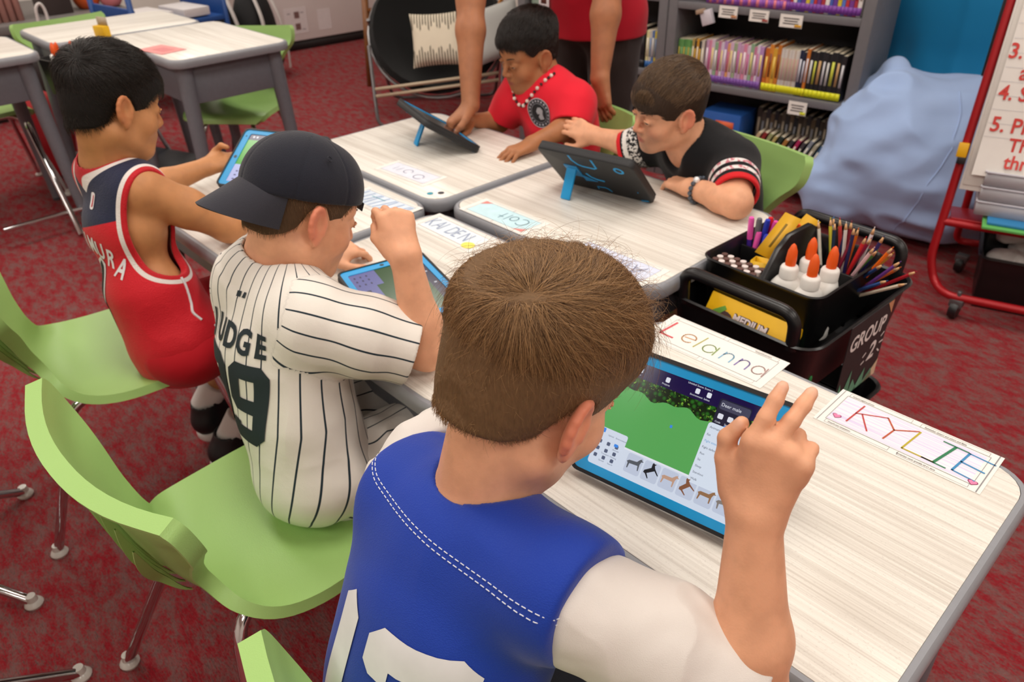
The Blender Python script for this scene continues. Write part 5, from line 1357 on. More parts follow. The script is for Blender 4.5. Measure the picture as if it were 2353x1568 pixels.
def rrp(x0, y0, x1, y1, r=.004):
    p = rrect(x1 - x0, y1 - y0, r, 4, (x0 + x1) / 2, (y0 + y1) / 2); return np.array([(x, y, 0) for x, y in p]), [tuple(range(len(p)))]
def txt(s, x, y, size, left=True, **k):
    v, f = text_polys(s, size, cut=0, **k)
    if len(v): v = v + np.array([x + (-(v[:, 0].min()) if left else 0), y, 0])
    return v, f
def join(*vf):
    V_, F_ = [], []; n = 0
    for v, f in vf:
        if not len(v): continue
        V_.append(v); F_ += [tuple(i + n for i in q) for q in f]; n += len(v)
    return np.concatenate(V_), F_
TW, TH = .262, .188
def tablet(label, o, az, tilt, stand=None, screen=None, bright=.85):
    o = np.asarray(o, float); e = V(math.cos(az), math.sin(az), 0); h = V(-math.sin(az), math.cos(az), 0); r = h * math.cos(tilt) + V(0, 0, 1) * math.sin(tilt); n = np.cross(e, r)
    t = thing('tablet', label, 'tablet', (0, 0, 0), 0, 'tablets in blue and black cases')
    t.matrix_world = Matrix(((*[e[0], r[0], n[0]], o[0]), (*[e[1], r[1], n[1]], o[1]), (*[e[2], r[2], n[2]], o[2]), (0, 0, 0, 1)))
    mb = MB(); mb.prism(rrect(TW, TH, .016, 6, TW / 2, TH / 2), -.021, -.004); mb.build('case', M_CASE_B, t, bevel=.004, seg=3)
    mb = MB(); ring = [(x, y) for x, y in rrect(TW - .002, TH - .002, .015, 6, TW / 2, TH / 2)]; inn = [(x, y) for x, y in rrect(TW - .012, TH - .012, .011, 6, TW / 2, TH / 2)]
    G = [[(x, y, -.006) for x, y in ring], [(x, y, .0006) for x, y in ring], [(x, y, .0012) for x, y in inn], [(x, y, -.003) for x, y in inn]]; G = np.array(G); mb.grid(np.concatenate([G, G[:, :1]], 1), flip=True)
    mb.build('bumper', M_CASE_B, t, weld=True)
    mb = MB(); sc = [(x, y) for x, y in rrect(TW - .050, TH - .036, .004, 6, TW / 2, TH / 2)]
    G = np.array([[(x, y, -.003) for x, y in inn], [(x, y, -.0004) for x, y in inn], [(x, y, -.0006) for x, y in sc], [(x, y, -.003) for x, y in sc]]); mb.grid(np.concatenate([G, G[:, :1]], 1), flip=True)
    b = mb.build('bezel', M_CYAN, t, weld=True)
    mb = MB(); mb.lathe([(.0045, 0), (.0045, .0004)], (.0155, TH / 2, -.0004), 16); mb.build('home_button', mat('12303f', .4), b)
    mb = MB(); mb.lathe([(.0022, 0), (.0022, .0004)], (.0155, TH * .86, -.0004), 12); mb.lathe([(.0022, 0), (.0022, .0004)], (TW - .0155, TH / 2, -.0004), 12); mb.build('camera_hole', mat('0d2330', .4), b)
    S = flat(rect(.025, .018, TW - .025, TH - .018), -.0022, 'screen', glow('f0f3fb' if screen else '0a0a10', .9 * bright), t)
    # back: moulded blue strips and the kick stand
    def strip(P, w=.006, name='back_strip'):
        mb = MB(); P = [V(x, y, -.0212) for x, y in P]; mb.tube(P, w / 2, 6, flat=.35); return mb.build(name, M_CYAN, t)
    strip([(.172, .182), (.172, .160), (.162, .142), (.150, .136), (.118, .136), (.110, .142), (.110, .182)])
    strip([(.156, .098), (.148, .082), (.132, .074), (.112, .074)]); strip([(.150, .018), (.150, .030), (.125, .034), (.118, .030), (.112, .018)], .004)
    strip([(.045 + .011 * math.cos(a), .155 + .011 * math.sin(a)) for a in np.linspace(0, 2 * PI, 17)], .006, 'camera_ring')
    strip([(.028, .050), (.030, .052)], .004); strip([(.012, .012), (.030, .006), (.034, .006)], .006)
    if stand:
        foot = V(*stand); fl = V((foot - o) @ e, (foot - o) @ r, (foot - o) @ n); top = V(.190, .112, -.022)
        mb = MB(); mb.box(top - V(0, .012, -.001), (.038, .052, .005)); mb.add([top + V(-.019, -.03, -.002), top + V(-.055, -.05, 0), top + V(-.019, -.055, -.002), top + V(-.019, -.03, .002), top + V(-.055, -.05, .002), top + V(-.019, -.055, .002)], [(0, 1, 2), (5, 4, 3), (0, 3, 4, 1), (1, 4, 5, 2), (2, 5, 3, 0)]); hg = mb.build('stand_hinge', M_CYAN2, t, bevel=.0012)
        d = unit(fl - top); L = np.linalg.norm(fl - top); R = frame(top, d, V(0, .3, 1) if abs(d[2]) < .95 else V(0, 1, 0)).R; s_ = np.cross(d, V(1, 0, 0)); R = np.stack([V(1, 0, 0), unit(np.cross(d, V(1, 0, 0))), d], 1)
        mb = MB(); mb.box(top + d * L / 2, (.027, .007, L), R); mb.build('kick_stand', M_CYAN, t, bevel=.0018)
    if screen: screen(t, S, .9 * bright)
    return t
def ui_basic(green, panel, flipx=False, big=.62):
    def f(t, S, s):
        w0, h0, w1, h1 = .025, .018, TW - .025, TH - .018; W_, H_ = w1 - w0, h1 - h0
        flat(rect(w0, h0 + H_ * .88, w1, h1), -.0020, 'toolbar', glow('2a1c4e', s), t)
        flat(rect(w0, h0 + H_ * .0, w1, h0 + H_ * .88), -.0021, 'field', glow(green, s), t)
        flat(join(rect(w0, h0, w0 + W_ * big, h0 + H_ * .26), rect(w0, h0 + H_ * .26, w0 + W_ * .30, h0 + H_ * .36)), -.0019, 'menu_panel', glow(panel, s), t)
        flat(join(*[rrp(w0 + W_ * x, h0 + H_ * .925, w0 + W_ * x + .006, h0 + H_ * .965, .002) for x in (.05, .10, .28, .52, .80, .90)]), -.0018, 'toolbar_icons', glow('e8e8f2', s), t)
        flat(join(*[rrp(w0 + W_ * x, h0 + H_ * y, w0 + W_ * x + .007, h0 + H_ * y + .0035, .0012) for x in (.06, .14, .22) for y in (.05, .13, .21)], *[rrp(w0 + W_ * x, h0 + H_ * .09, w0 + W_ * x + .010, h0 + H_ * .15, .002) for x in (.36, .46, .56)]), -.0018, 'menu_icons', glow('5a5478', s), t)
    return f
def ui_detail(t, S, s):
    w0, h0, w1, h1 = .025, .018, TW - .025, TH - .018; W_, H_ = w1 - w0, h1 - h0
    X = lambda x: w0 + W_ * x
    Y = lambda y: h0 + H_ * y
    flat(rect(X(0), Y(.25), X(1), Y(.90)), -.0021, 'field', glow('5cae5c', s), t)
    P = [(X(x), Y(.74 + .022 * math.sin(x * 17) + .014 * math.sin(x * 41))) for x in np.linspace(0, 1, 40)]
    v = np.array([(x, y, 0) for x, y in P] + [(x, Y(.875), 0) for x, y in P]); n = len(P)
    flat((v, [(i, i + 1, n + i + 1, n + i) for i in range(n - 1)]), -.00205, 'jungle_leaves', m_leaves(), t)
    flat(rect(X(0), Y(.865), X(1), Y(1)), -.0020, 'toolbar', glow('1c1145', s), t)
    flat(rrp(X(.66), Y(.73), X(.86), Y(.955), .003), -.0019, 'object_menu', glow('25263a', s), t)
    flat(rrp(X(.67), Y(.865), X(.855), Y(.945), .003), -.00185, 'object_name_field', glow('4a4a60', s), t)
    flat(rect(X(.735), Y(.725), X(.795), Y(.745)), -.00185, 'selected_tab', glow('3f8ff0', s), t)
    flat(rrp(X(.645), Y(.20), X(.875), Y(.735), .004), -.0018, 'action_list', glow('e2ecfb', s), t)
    flat(join(rect(X(0), Y(0), X(1), Y(.235)), rrp(X(0), Y(.2), X(.205), Y(.345), .003)), -.00195, 'menu_panel', glow('dde6f6', s), t)
    cards = [.245, .365, .485, .605, .725, .845]
    flat(join(*[rrp(X(x), Y(.055), X(x + .108), Y(.225), .003) for x in cards]), -.00185, 'animal_cards', glow('c9d2e6', s), t)
    def animal(x, body, leg, up=0.0, ears=1, tail=1):
        cx, cy = X(x + .054), Y(.14); k = .010
        q = [(-1.0, .3), (-.7, .55), (.4, .6), (.8, 1.1), (1.05, 1.25), (1.1, 1.0), (1.35, .85), (1.0, .75), (.85, .3), (.8, -.8), (.65, -.8), (.6, .0), (-.6, .0), (-.75, -.8), (-.9, -.8), (-.85, .0)]
        c_, s_ = math.cos(up), math.sin(up); v = [(cx + k * (a * c_ - b * s_), cy + k * .8 * (a * s_ + b * c_), 0) for a, b in q]
        return np.array(v), [(0, 1, 2, 12, 15), (2, 3, 7, 8, 11, 12), (3, 4, 5, 7), (5, 6, 7), (8, 9, 10, 11), (12, 13, 14, 15)]
    for x, c, u in zip(cards, ('5a5f66', '23262b', 'c9a088', '8a5a40', '9a7250', '8a8078'), (.1, .7, 0, .9, 0, .2)): flat(animal(x, c, c, u), -.0017, 'animal_picture', glow(c, s), t)
    dark = [txt('Animation', X(.66), Y(.695), .0042)]
    for i, nm in enumerate(('Eat', None, 'Fight defence', 'Run', 'Sit', 'Sleep', 'Standout', 'Walk')):
        if nm: dark.append(txt(nm, X(.66), Y(.63 - i * .056), .0040))
    flat(join(*dark), -.0016, 'menu_text', glow('3c4257', s), t); flat(txt('Fight attack', X(.66), Y(.574), .0040), -.0016, 'menu_text', glow('4f9fd8', s), t)
    flat(join(txt('Deer male', X(.68), Y(.905), .0062), *[txt(nm, X(x), Y(.755), .0034) for nm, x in (('Code', .675), ('Speech', .735), ('Physics', .80))], *[rrp(X(x), Y(.785), X(x) + .007, Y(.83), .0015) for x in (.68, .742, .808)],
              *[rrp(X(x), Y(.915), X(x) + .006, Y(.96), .0015) for x in (.06, .115, .30, .50, .575, .93)], *[txt(nm, X(x), Y(.895), .0034) for nm, x in (('Undo', .05), ('Redo', .105), ('Projects', .285), ('Environment', .475), ('Select', .565), ('Code', .925))],
              txt('Untitled Scene: Scene 1', X(.44), Y(.982), .0036)), -.0015, 'toolbar_text', glow('eceef8', s), t)
    flat(join(*[rrp(X(x), Y(y), X(x) + .005, Y(y) + .005, .0012) for x in (.025, .085, .145) for y in (.20, .135, .07)], *[txt(nm, X(x), Y(y), .0030) for nm, x, y in (('Animals', .135, .185), ('Transport', .07, .12), ('Housing', .135, .12), ('Special', .07, .055), ('Search', .135, .055), ('Upload', .075, .29), ('Environments', .13, .29))]), -.0016, 'menu_icons', glow('59627c', s), t)
    flat(join(rrp(X(.02), Y(.30), X(.02) + .006, Y(.30) + .006, .001), rrp(X(.135), Y(.215), X(.135) + .006, Y(.215) + .004, .001), rect(X(.43), Y(.56), X(.445), Y(.585))), -.0015, 'menu_icons', glow('3f8ff0', s), t)
tablet('tablet tilted up on the near desk, screen showing a field and animal pictures', (.86, -.471, .676), math.radians(9.5), math.radians(52), (1.00, -.20, .662), ui_detail)
tablet('tablet lying flat beside the pinstripe shirt, dark green screen with lilac panel', (.147, -.390, .683), math.radians(-15.7), math.radians(1.5), None, ui_basic('3c6a32', '8f8fd0', big=.55), .55)
tablet('tablet held up in the left hand of the boy in the basketball jersey', (-.456, -.358, .700), math.radians(25.7), math.radians(31.6), None, ui_basic('57b53a', 'cdd0fb', big=.60))
tablet('dark tablet back with a blue kick stand facing the boy in the plain red T-shirt', (-.231, .344, .674), math.radians(161.7), math.radians(33.5), (-.423, .249, .662), None)
tablet('dark tablet back with blue kick stand before the boy in black', (.356, .397, .674), math.radians(189.9), math.radians(45), (.182, .252, .662), None)

# ------------------------------------------------------------------ name cards
M_PAPER = mat('ece9e3', .6, noise=.015); M_INK = mat('2c2a2c', .7); M_INKG = mat('8a888c', .7)
def stroke(P, w=.0022):
    P = np.array([(x, y) for x, y in P], float); V_, F_ = [], []
    for a, b in zip(P[:-1], P[1:]):
        d = b - a; L = np.hypot(*d); n = np.array([-d[1], d[0]]) / L * w / 2; e = d / L * w * .3; i = len(V_)
        V_ += [(*(a - e - n), 0), (*(b + e - n), 0), (*(b + e + n), 0), (*(a - e + n), 0)]; F_.append((i, i + 1, i + 2, i + 3))
    return np.array(V_), F_
def arc(cx, cy, rx, ry, a0, a1, n=12): return [(cx + rx * math.cos(a), cy + ry * math.sin(a)) for a in np.linspace(math.radians(a0), math.radians(a1), n)]
def outline(x0, y0, x1, y1, w=.0008): return stroke([(x0, y0), (x1, y0), (x1, y1), (x0, y1), (x0, y0)], w)
def name_card(label, cx, cy, rz, w=.232, h=.098, z=ZT + .0012, paper=None, border='paper_border'):
    t = thing('name_card', label, 'name card', (cx, cy, z), rz, 'paper name cards taped to the desks')
    mb = MB(); mb.box((0, 0, 0), (w, h, .0008)); mb.build('paper', paper or M_PAPER, t, smooth=False)
    flat(join(outline(-w / 2 + .014, -h / 2 + .012, w / 2 - .014, h / 2 - .012), *[outline(x0, y0, x0 + .095, y0 + .009, .0006) for x0 in (-w / 2 + .016, w / 2 - .112) for y0 in (-h / 2 + .003, h / 2 - .012)]), .0006, 'printed_frame', M_INKG, t)
    return t
def letters(t, polys, col, nm='letter'): flat(join(*polys), .0009, nm, mat(col, .7), t)
t = name_card('name card reading Lelanna in coloured pencil, behind the propped tablet', .826, -.060, math.radians(1.5))
L0 = -.095
letters(t, [stroke([(L0, .028), (L0 - .004, -.020), (L0 + .022, -.020)], .0042)], 'd2525c')
letters(t, [stroke([(-.058, -.002)] + arc(-.050, .0, .012, .012, 0, 180, 10)[::1] + arc(-.050, -.002, .012, .014, 180, 320, 8), .0024)], 'cf9a6a')
letters(t, [stroke([(-.026, .022), (-.030, -.020)], .0022)], 'a9a64a')
letters(t, [stroke(arc(-.006, -.006, .011, .013, 20, 340, 14), .0022), stroke([(.006, .008), (.008, -.020)], .0022)], '7f9c55')
letters(t, [stroke([(.022, .006), (.021, -.020)], .0024), stroke([(.021, -.004)] + arc(.031, -.006, .009, .012, 160, 0, 8) + [(.040, -.020)], .0024)], '7fb0cc')
letters(t, [stroke([(.052, .006), (.051, -.020)], .0024), stroke([(.051, -.004)] + arc(.061, -.006, .009, .012, 160, 0, 8) + [(.070, -.020)], .0024)], '7d70ac')
letters(t, [stroke(arc(.088, -.006, .010, .013, 20, 340, 14), .0022), stroke([(.099, .008), (.101, -.020)], .0022)], 'a98a86')
flat(txt('VanquishLearners', .055, .0415, .0062, xscale=.7), .0009, 'printed_words', M_INK, t)
t = name_card('name card reading KYLIE with two pink hearts, at the far corner of the near desk', 1.156, -.063, math.radians(1.0), .236, .100)
flat(join(rect(-.103, -.036, .100, .036)), .0005, 'pencil_shading', (lambda n: (n.set(.8), n.color(n.mix(n.ramp(n.noise(n.coords('Object', (3, 260, 1)), 1.2, 2), .4, .65), 'f0e8ee', 'd3c9e6')), n.m)[-1])(NT('lilac_pencil_shading')), t)
letters(t, [stroke([(-.074, .030), (-.078, -.024)], .0026), stroke([(-.076, .004), (-.036, .026)], .0024), stroke([(-.068, .008), (-.046, -.026)], .0024)], 'b8403a')
letters(t, [stroke([(-.036, .026), (-.018, .004)], .0026), stroke([(.010, .026), (-.018, .004), (-.022, -.026)], .0026)], 'b4512c')
letters(t, [stroke([(.012, .026), (.006, -.028), (.050, -.028)], .0028)], 'b5a62a')
letters(t, [stroke([(.044, .028), (.078, .027)], .0028), stroke([(.061, .026), (.050, -.026)], .0042), stroke([(.034, -.028), (.066, -.029)], .0026)], '2c7a52')
letters(t, [stroke([(.080, .026), (.074, -.026)], .0034), stroke([(.080, .026), (.114, .024)], .0026), stroke([(.077, .0), (.108, -.003)], .0030), stroke([(.074, -.026), (.104, -.029)], .0026)], '3a86b8')
def heart(cx, cy, k): return np.array([(cx + k * 16 * math.sin(a) ** 3, cy + k * (13 * math.cos(a) - 5 * math.cos(2 * a) - 2 * math.cos(3 * a) - math.cos(4 * a)), 0) for a in np.linspace(0, 2 * PI, 28, endpoint=False)]), [tuple(range(27, -1, -1))]
for hx, hy in ((-.094, -.022), (.103, -.033)):
    flat(heart(hx, hy, .00042), .0009, 'heart_outline', mat('8a2f5a', .7), t); flat(heart(hx, hy, .00034), .0011, 'heart', mat('e982ab', .7), t)
flat(join(txt('Remember doesn\'t and others and Bible', .012, .0415, .0058, xscale=.62), txt('Remember never grumble till it\'s done', .005, -.0435, .0055, xscale=.62), txt('Vanquish negative phrases', -.098, .0415, .0052, xscale=.62), txt('Vanquish your temptations', -.098, -.0435, .0052, xscale=.62)), .0009, 'printed_words', M_INK, t)
flat(join(stroke([(-.1125, -.049), (-.1125, .049)], .001), stroke([(.1125, -.049), (.1125, .049)], .0014)), .0009, 'sheet_edge_line', M_INKG, t)
t = name_card('name card with tall blue letters and a yellow sun, in front of the pinstripe shirt', .130, -.066, math.radians(-1), .215, .088)
flat(rect(-.090, -.030, .088, .030), .0005, 'pencil_shading', mat('dfe9f0', .8, noise=.05), t)
letters(t, [join(*[txt(c_, -.088 + i * .024, 0, .058, xscale=.62) for i, c_ in enumerate('KAIDEN')])], '9aa7c0')
flat((np.array([(x, y, 0) for x, y in arc(.078, -.022, .017, .015, 0, 342, 20)]), [tuple(range(20))]), .0011, 'sun', mat('ede06a', .7), t)
t = name_card('name card covered in blue pencil lines, beside the back of the cap', -.135, -.080, math.radians(3), .215, .092)
flat(rect(-.095, -.033, .095, .033), .0005, 'pencil_shading', mat('d6e2ee', .8, noise=.06), t)
letters(t, [stroke([(-.09 + i * .019, -.03), (-.082 + i * .019 + .006 * (i % 3), .028)], .0030) for i in range(10)], '7d9cc8'); letters(t, [stroke([(.02, -.01), (.07, -.012)], .003), stroke([(-.05, .012), (.0, .012)], .003)], '6fb0c0')
t = name_card('pale name card under the tablet of the boy in the plain red T-shirt', -.250, .098, math.radians(3), .205, .088)
flat(rect(-.09, -.031, .09, .031), .0005, 'pencil_shading', mat('dcdfea', .8, noise=.06), t)
letters(t, [stroke(arc(-.01, .002, .014, .013, 0, 300, 12), .0022), stroke(arc(.042, -.006, .016, .014, 0, 330, 12), .0026), stroke([(-.06, .012), (-.06, -.012)], .002), stroke([(-.045, -.012), (-.04, .012)], .002)], '9a9cb4')
t = name_card('pale blue name card with red corners, near the blue kick stand', .146, .075, math.radians(180), .222, .090)
flat(rect(-.095, -.034, .095, .034), .0005, 'pencil_shading', mat('c3e2ea', .8, noise=.06), t)
letters(t, [stroke(arc(-.060, -.004, .015, .017, 50, 310, 14), .0022), stroke(arc(-.032, -.006, .010, .012, 0, 360, 14), .0022), stroke([(-.014, .014), (-.014, -.018)], .002), stroke([(-.004, .004), (.010, .004)], .002), stroke([(.003, .014), (.003, -.018)], .002)], '4f7f92')
flat(join((np.array([(.095, -.034, 0), (.095, -.012, 0), (.072, -.034, 0)]), [(0, 1, 2)]), (np.array([(-.095, .034, 0), (-.095, .016, 0), (-.066, .034, 0)]), [(0, 1, 2)])), .0009, 'red_corner', mat('e08a84', .7), t)
t = name_card('lavender name card reading Alex upside down, at the desk corner beside the cart', .485, .077, math.radians(180), .225, .092)
flat(rect(-.098, -.034, .098, .034), .0005, 'pencil_shading', mat('d5dbee', .8, noise=.05), t)
letters(t, [stroke([(-.075, -.020), (-.060, .018), (-.048, -.020)], .0024), stroke([(-.070, -.006), (-.052, -.006)], .002), stroke([(-.034, .016), (-.034, -.018)], .0022), stroke([(-.018, -.004), (.0, -.004)], .002), stroke(arc(-.009, -.006, .009, .011, 0, 310, 10), .002), stroke([(.012, .006), (.028, -.018)], .002), stroke([(.028, .006), (.012, -.018)], .002)], '7f86a8')

# ------------------------------------------------------------------ black cart with caddy
M_BLK = mat('101012', .34, 0, .5, nscale=120, noise=.1)
cart = thing('utility_cart', 'black plastic utility cart crammed with supplies between the desks', 'cart', (.762, .335, 0), math.radians(-2))
def tray(zt, dp, w=.335, d=.425, parent=cart, nm='tray'):
    mb = MB(); prof = [(-.030, zt - dp), (-.020, zt - dp), (-.006, zt - .02), (.0, zt - .006), (.006, zt), (.002, zt + .003), (-.004, zt), (-.010, zt - .02), (-.024, zt - dp + .006), (-.034, zt - dp + .006)]
    mb.grid(ring_loft(w, d, .045, prof), flip=True); o = [(x, y) for x, y in rrect(w - .05, d - .05, .03)]; mb.prism(o, zt - dp, zt - dp + .006); return mb.build(nm, M_BLK, parent, weld=False)
tray(.610, .125); tray(.335, .06); tray(.135, .06)
for sx in (1, -1):
    for sy in (1, -1):
        mb = MB(); mb.tube([(sx * .125, sy * .165, .49), (sx * .128, sy * .172, .05)], .0125, 10); mb.build('post', M_BLK, cart)
        mb = MB(); mb.lathe([(.006, -.009), (.023, -.009), (.025, 0), (.023, .009), (.006, .009)], (sx * .128, sy * .178, .026), 16, roty(PI / 2)); mb.box((sx * .128, sy * .172, .042), (.026, .03, .024)); mb.build('caster', M_BLK, cart, bevel=.001)
for sy in (1, -1):
    x0 = .125; P = round_path([(-x0, sy * .205, .60), (-x0, sy * .212, .675), (x0, sy * .212, .675), (x0, sy * .205, .60)], .045, 7)
    mb = MB(); mb.tube(P, .0125, 12); mb.build('handle', M_BLK, cart)
# hanging sign on the cart's right side
sg = thing('group_sign', 'black hanging sign lettered GROUP 2 with painted green leaves', 'sign', (.938, .335, .520), math.radians(88))
mb = MB(); mb.box((0, 0, 0), (.170, .0015, .185)); mb.build('card', mat('2a2628', .6), sg, smooth=False)
def onsign(vf, nm, m, off=-.0016):
    v, f = vf; v = np.array(v); mb = MB(); mb.add(np.stack([v[:, 0], np.full(len(v), off), v[:, 1]], 1), f); return mb.build(nm, m, sg, smooth=False)
onsign(txt('GROUP', -.074, .045, .050, xscale=.85, bold=.0012, shear=.1), 'lettering', mat('e6dfdc', .6)); onsign(txt('2', .020, -.012, .060, bold=.0014, shear=.15), 'lettering', mat('e6dfdc', .6))
onsign(join(stroke([(.000, -.012), (.010, -.006)], .004), stroke([(.066, .012), (.076, .018)], .004), stroke([(.066, -.004), (.080, -.004)], .004), stroke([(.064, -.020), (.074, -.028)], .004), stroke([(.0, -.030), (.010, -.026)], .004)), 'ray_mark', mat('e6dfdc', .6))
onsign(join(*[(np.array([(x, -.092, 0), (x + w_, -.092, 0), (x + w_ * .5 + dx, -.092 + hh, 0)]), [(0, 1, 2)]) for x, w_, dx, hh in ((-.085, .03, -.008, .05), (-.066, .035, .012, .066), (-.035, .04, -.006, .036), (-.010, .04, .016, .044), (.022, .05, .012, .028))]), 'painted_leaves', mat('5f9a7c', .6, noise=.2, nscale=60))
onsign((np.array([(.030, -.092, 0), (.085, -.092, 0), (.085, -.052, 0)]), [(0, 1, 2)]), 'painted_corner', mat('d8bfa0', .6)); onsign((np.array([(.060, .092, 0), (.085, .092, 0), (.085, .060, 0)]), [(0, 1, 2)]), 'painted_corner', mat('c98f6a', .6))
# caddy
CZ = .545
cd = thing('supply_caddy', 'black divided caddy with a centre handle standing in the cart', 'caddy', (.758, .325, CZ), math.radians(-2))
mb = MB(); zt = .135; prof = [(-.02, 0), (-.016, 0), (-.008, .02), (.0, zt - .008), (.005, zt), (.001, zt + .002), (-.004, zt - .004), (-.011, .02), (-.018, .004), (-.03, .004)]
mb.grid(ring_loft(.262, .270, .028, prof), flip=True); mb.prism(rrect(.225, .235, .02), 0, .005); mb.build('caddy_body', M_BLK, cd)
mb = MB(); hp = [(-.130, .0), (.130, .0), (.130, .105), (.105, .135), (.075, .175), (.04, .195), (-.04, .195), (-.075, .175), (-.105, .135), (-.130, .105)]
mb.prism([(x, z) for x, z in hp], -.006, .006, (np.array([[0, 0, 1.0], [1, 0, 0], [0, 1, 0]]), V(0, 0, .0))); mb.build('centre_handle', M_BLK, cd, bevel=.002)
for x, y, sx, sy in ((-.064, .0, .118, .006), (.064, .03, .118, .006), (-.064, -.07, .118, .005)):
    mb = MB(); mb.box((x, y, .062), (sx, sy, .114)); mb.build('divider', M_BLK, cd, bevel=.001)
cw = lambda x, y, z: V(.758 + x * math.cos(math.radians(-2)) - y * math.sin(math.radians(-2)), .325 + x * math.sin(math.radians(-2)) + y * math.cos(math.radians(-2)), CZ + z)
M_GLUE = mat('e8e5df', .35, noise=.02); M_ORANGE = mat('ea5a12', .4)
gl = None
for i, (x, y, lab) in enumerate(((.040, -.088, 'white glue bottle with orange tip, front left of the four in the caddy'), (.092, -.098, 'white glue bottle with orange tip, nearest the caddy corner'), (.052, -.036, 'white glue bottle with orange tip, back left of the four in the caddy'), (.100, -.042, 'white glue bottle with a red label spot, back right of the four'))):
    p = cw(x, y, .006)
    if gl is None:
        gl = thing('glue_bottle', lab, 'glue bottle', p, .4, 'white glue bottles in the caddy')
        mb = MB(); G = []
        for r, z in ((.020, 0), (.027, .004), (.028, .02), (.028, .085), (.026, .098), (.019, .108), (.013, .113), (.012, .118)): G.append([(r * 1.0 * math.cos(a), r * (.72 if z < .1 else .85) * math.sin(a), z) for a in np.linspace(0, 2 * PI, 25)])
        mb.grid(G, flip=True); mb.prism([(q[0], q[1]) for q in G[0][:-1]], 0, .001); mb.build('bottle', M_GLUE, gl, weld=True)
        mb = MB(); mb.lathe([(.0155, .112), (.0155, .128), (.0135, .132), (.0095, .134)], (0, 0, 0), 20); mb.build('cap', M_GLUE, gl)
        mb = MB(); mb.lathe([(.0085, .132), (.0090, .145), (.0078, .160), (.0040, .170), (.0012, .173)], (0, 0, 0), 16); mb.build('tip', M_ORANGE, gl); gl.scale = (1.15,) * 3
    else:
        g2 = copy_tree(gl); g2.location = p; g2.rotation_euler.z = .4 + i * .5; g2['label'] = lab
        if i == 3:
            mb = MB(); mb.box((.018, -.0185, .06), (.014, .002, .014)); mb.build('label_spot', mat('d8481c', .5), g2)
# markers
mk_cols = [('4a2c9c', 'ec5ab4'), ('6a6a70', '2a2a30'), ('2438b4', '2438c8'), ('e04aa8', 'f06ac0'), ('d01f2c', 'ea2a3a'), ('e8a02a', 'f07a1c'), ('e85a9c', 'f266b0'), ('f08a1c', 'e8541c'), ('1a1a1c', 'f5761a'), ('4a35b0', 'ee5ab0'), ('5a5c62', '3a4ad0'), ('2f8a4a', '2f9a52'), ('201a24', '1a1a1e')]
names = ['purple marker with pink cap end', 'grey marker with dark cap', 'blue marker', 'magenta marker', 'red marker', 'amber marker with orange cap', 'hot pink marker', 'orange marker', 'black marker with an orange cap', 'short violet marker with pink end', 'short grey marker with blue end', 'short green marker', 'short black marker']
for i, ((c, c2), nm) in enumerate(zip(mk_cols, names)):
    low = i >= 9; x = -.114 + (.0075 * i if not low else .014 + .012 * (i - 9)); y = .012 + (.012 if not low else -.004) + .004 * i * (not low); L = .135 if not low else .105
    a = thing('marker', nm + ' standing in the caddy cup', 'marker', cw(x, y, .046), 0, 'felt markers in the caddy'); a.rotation_euler = (.10 - .02 * i, .06 * (i % 4) - .02 + (.06 if 4 < i < 9 else 0), 0)
    mb = MB(); mb.lathe([(.0055, 0), (.0058, .004), (.0058, L * .62)], (0, 0, 0), 12); mb.build('barrel', mat(c, .4), a)
    mb = MB(); mb.lathe([(.0063, L * .62), (.0063, L * .95), (.0050, L)], (0, 0, 0), 12); mb.build('cap', mat(c2, .4) if i in (0, 5, 7, 8, 9, 10) else mat(c, .35), a)
cup = thing('pen_cup', 'small black cup holding felt markers in the caddy', 'cup', cw(-.084, .030, .006))
mb = MB(); mb.lathe([(.034, 0), (.041, .040), (.041, .082), (.038, .082), (.038, .040), (.031, .006)], (0, 0, 0), 24); mb.build('cup_wall', M_BLK, cup)
# pencils
pcols = ['e8e2d4', 'd8cf3a', 'c83a3a', '2a7ac8', '17304a', 'e0dcd6', '22242a', '8a2a3a', '1f2050', '2a2458', 'e0701c', 'e6e0e4', '8a1f3a', 'd8262c', '2c2866', '9a1f44', 'ecc0c4', 'f07018', '4a7a3a', 'c8a040', '6a3a8a', '203a6a', 'd86a2a', 'b02030', '3a5a9a', 'e8d8c0']
pn = ['white', 'yellow', 'coral red', 'bright blue', 'dark teal', 'pale', 'black', 'wine red', 'navy', 'indigo', 'orange', 'off-white', 'maroon', 'red', 'violet', 'crimson', 'pink', 'bright orange', 'olive green', 'ochre', 'purple', 'steel blue', 'rust', 'dark red', 'slate blue', 'cream']
M_WOOD = mat('d9ab7c', .7, noise=.08)
for i, (c, nm) in enumerate(zip(pcols, pn)):
    u = i / (len(pcols) - 1); x0, y0 = .050 + .030 * (i % 3) * .5 + .012 * u, .062 + .018 * (i % 4) * .6
    lean = -.30 + 1.25 * u ** 1.2; lf = .12 * math.sin(i * 2.3) + .10 - .25 * u
    d = unit(V(math.sin(lean) * .9, -.18 * u + lf * .3, math.cos(lean))); L = .172 + .006 * (i % 3)
    p = thing('colored_pencil', nm + ' coloured pencil, point up in the caddy', 'pencil', cw(x0, y0, .030), 0, 'coloured pencils in the caddy')
    p.rotation_mode = 'QUATERNION'; p.rotation_quaternion = Vector(d).to_track_quat('Z', 'Y')
    mb = MB(); mb.lathe([(.0036, 0), (.0037, L - .018)], (0, 0, 0), 6); mb.build('shaft', mat(c, .4), p, smooth=False)
    mb = MB(); mb.lathe([(.0036, L - .018), (.0014, L - .005)], (0, 0, 0), 8); mb.build('sharpened_wood', M_WOOD, p)
    mb = MB(); mb.lathe([(.0014, L - .005), (.0003, L)], (0, 0, 0), 8); mb.build('lead', mat(c, .5), p)
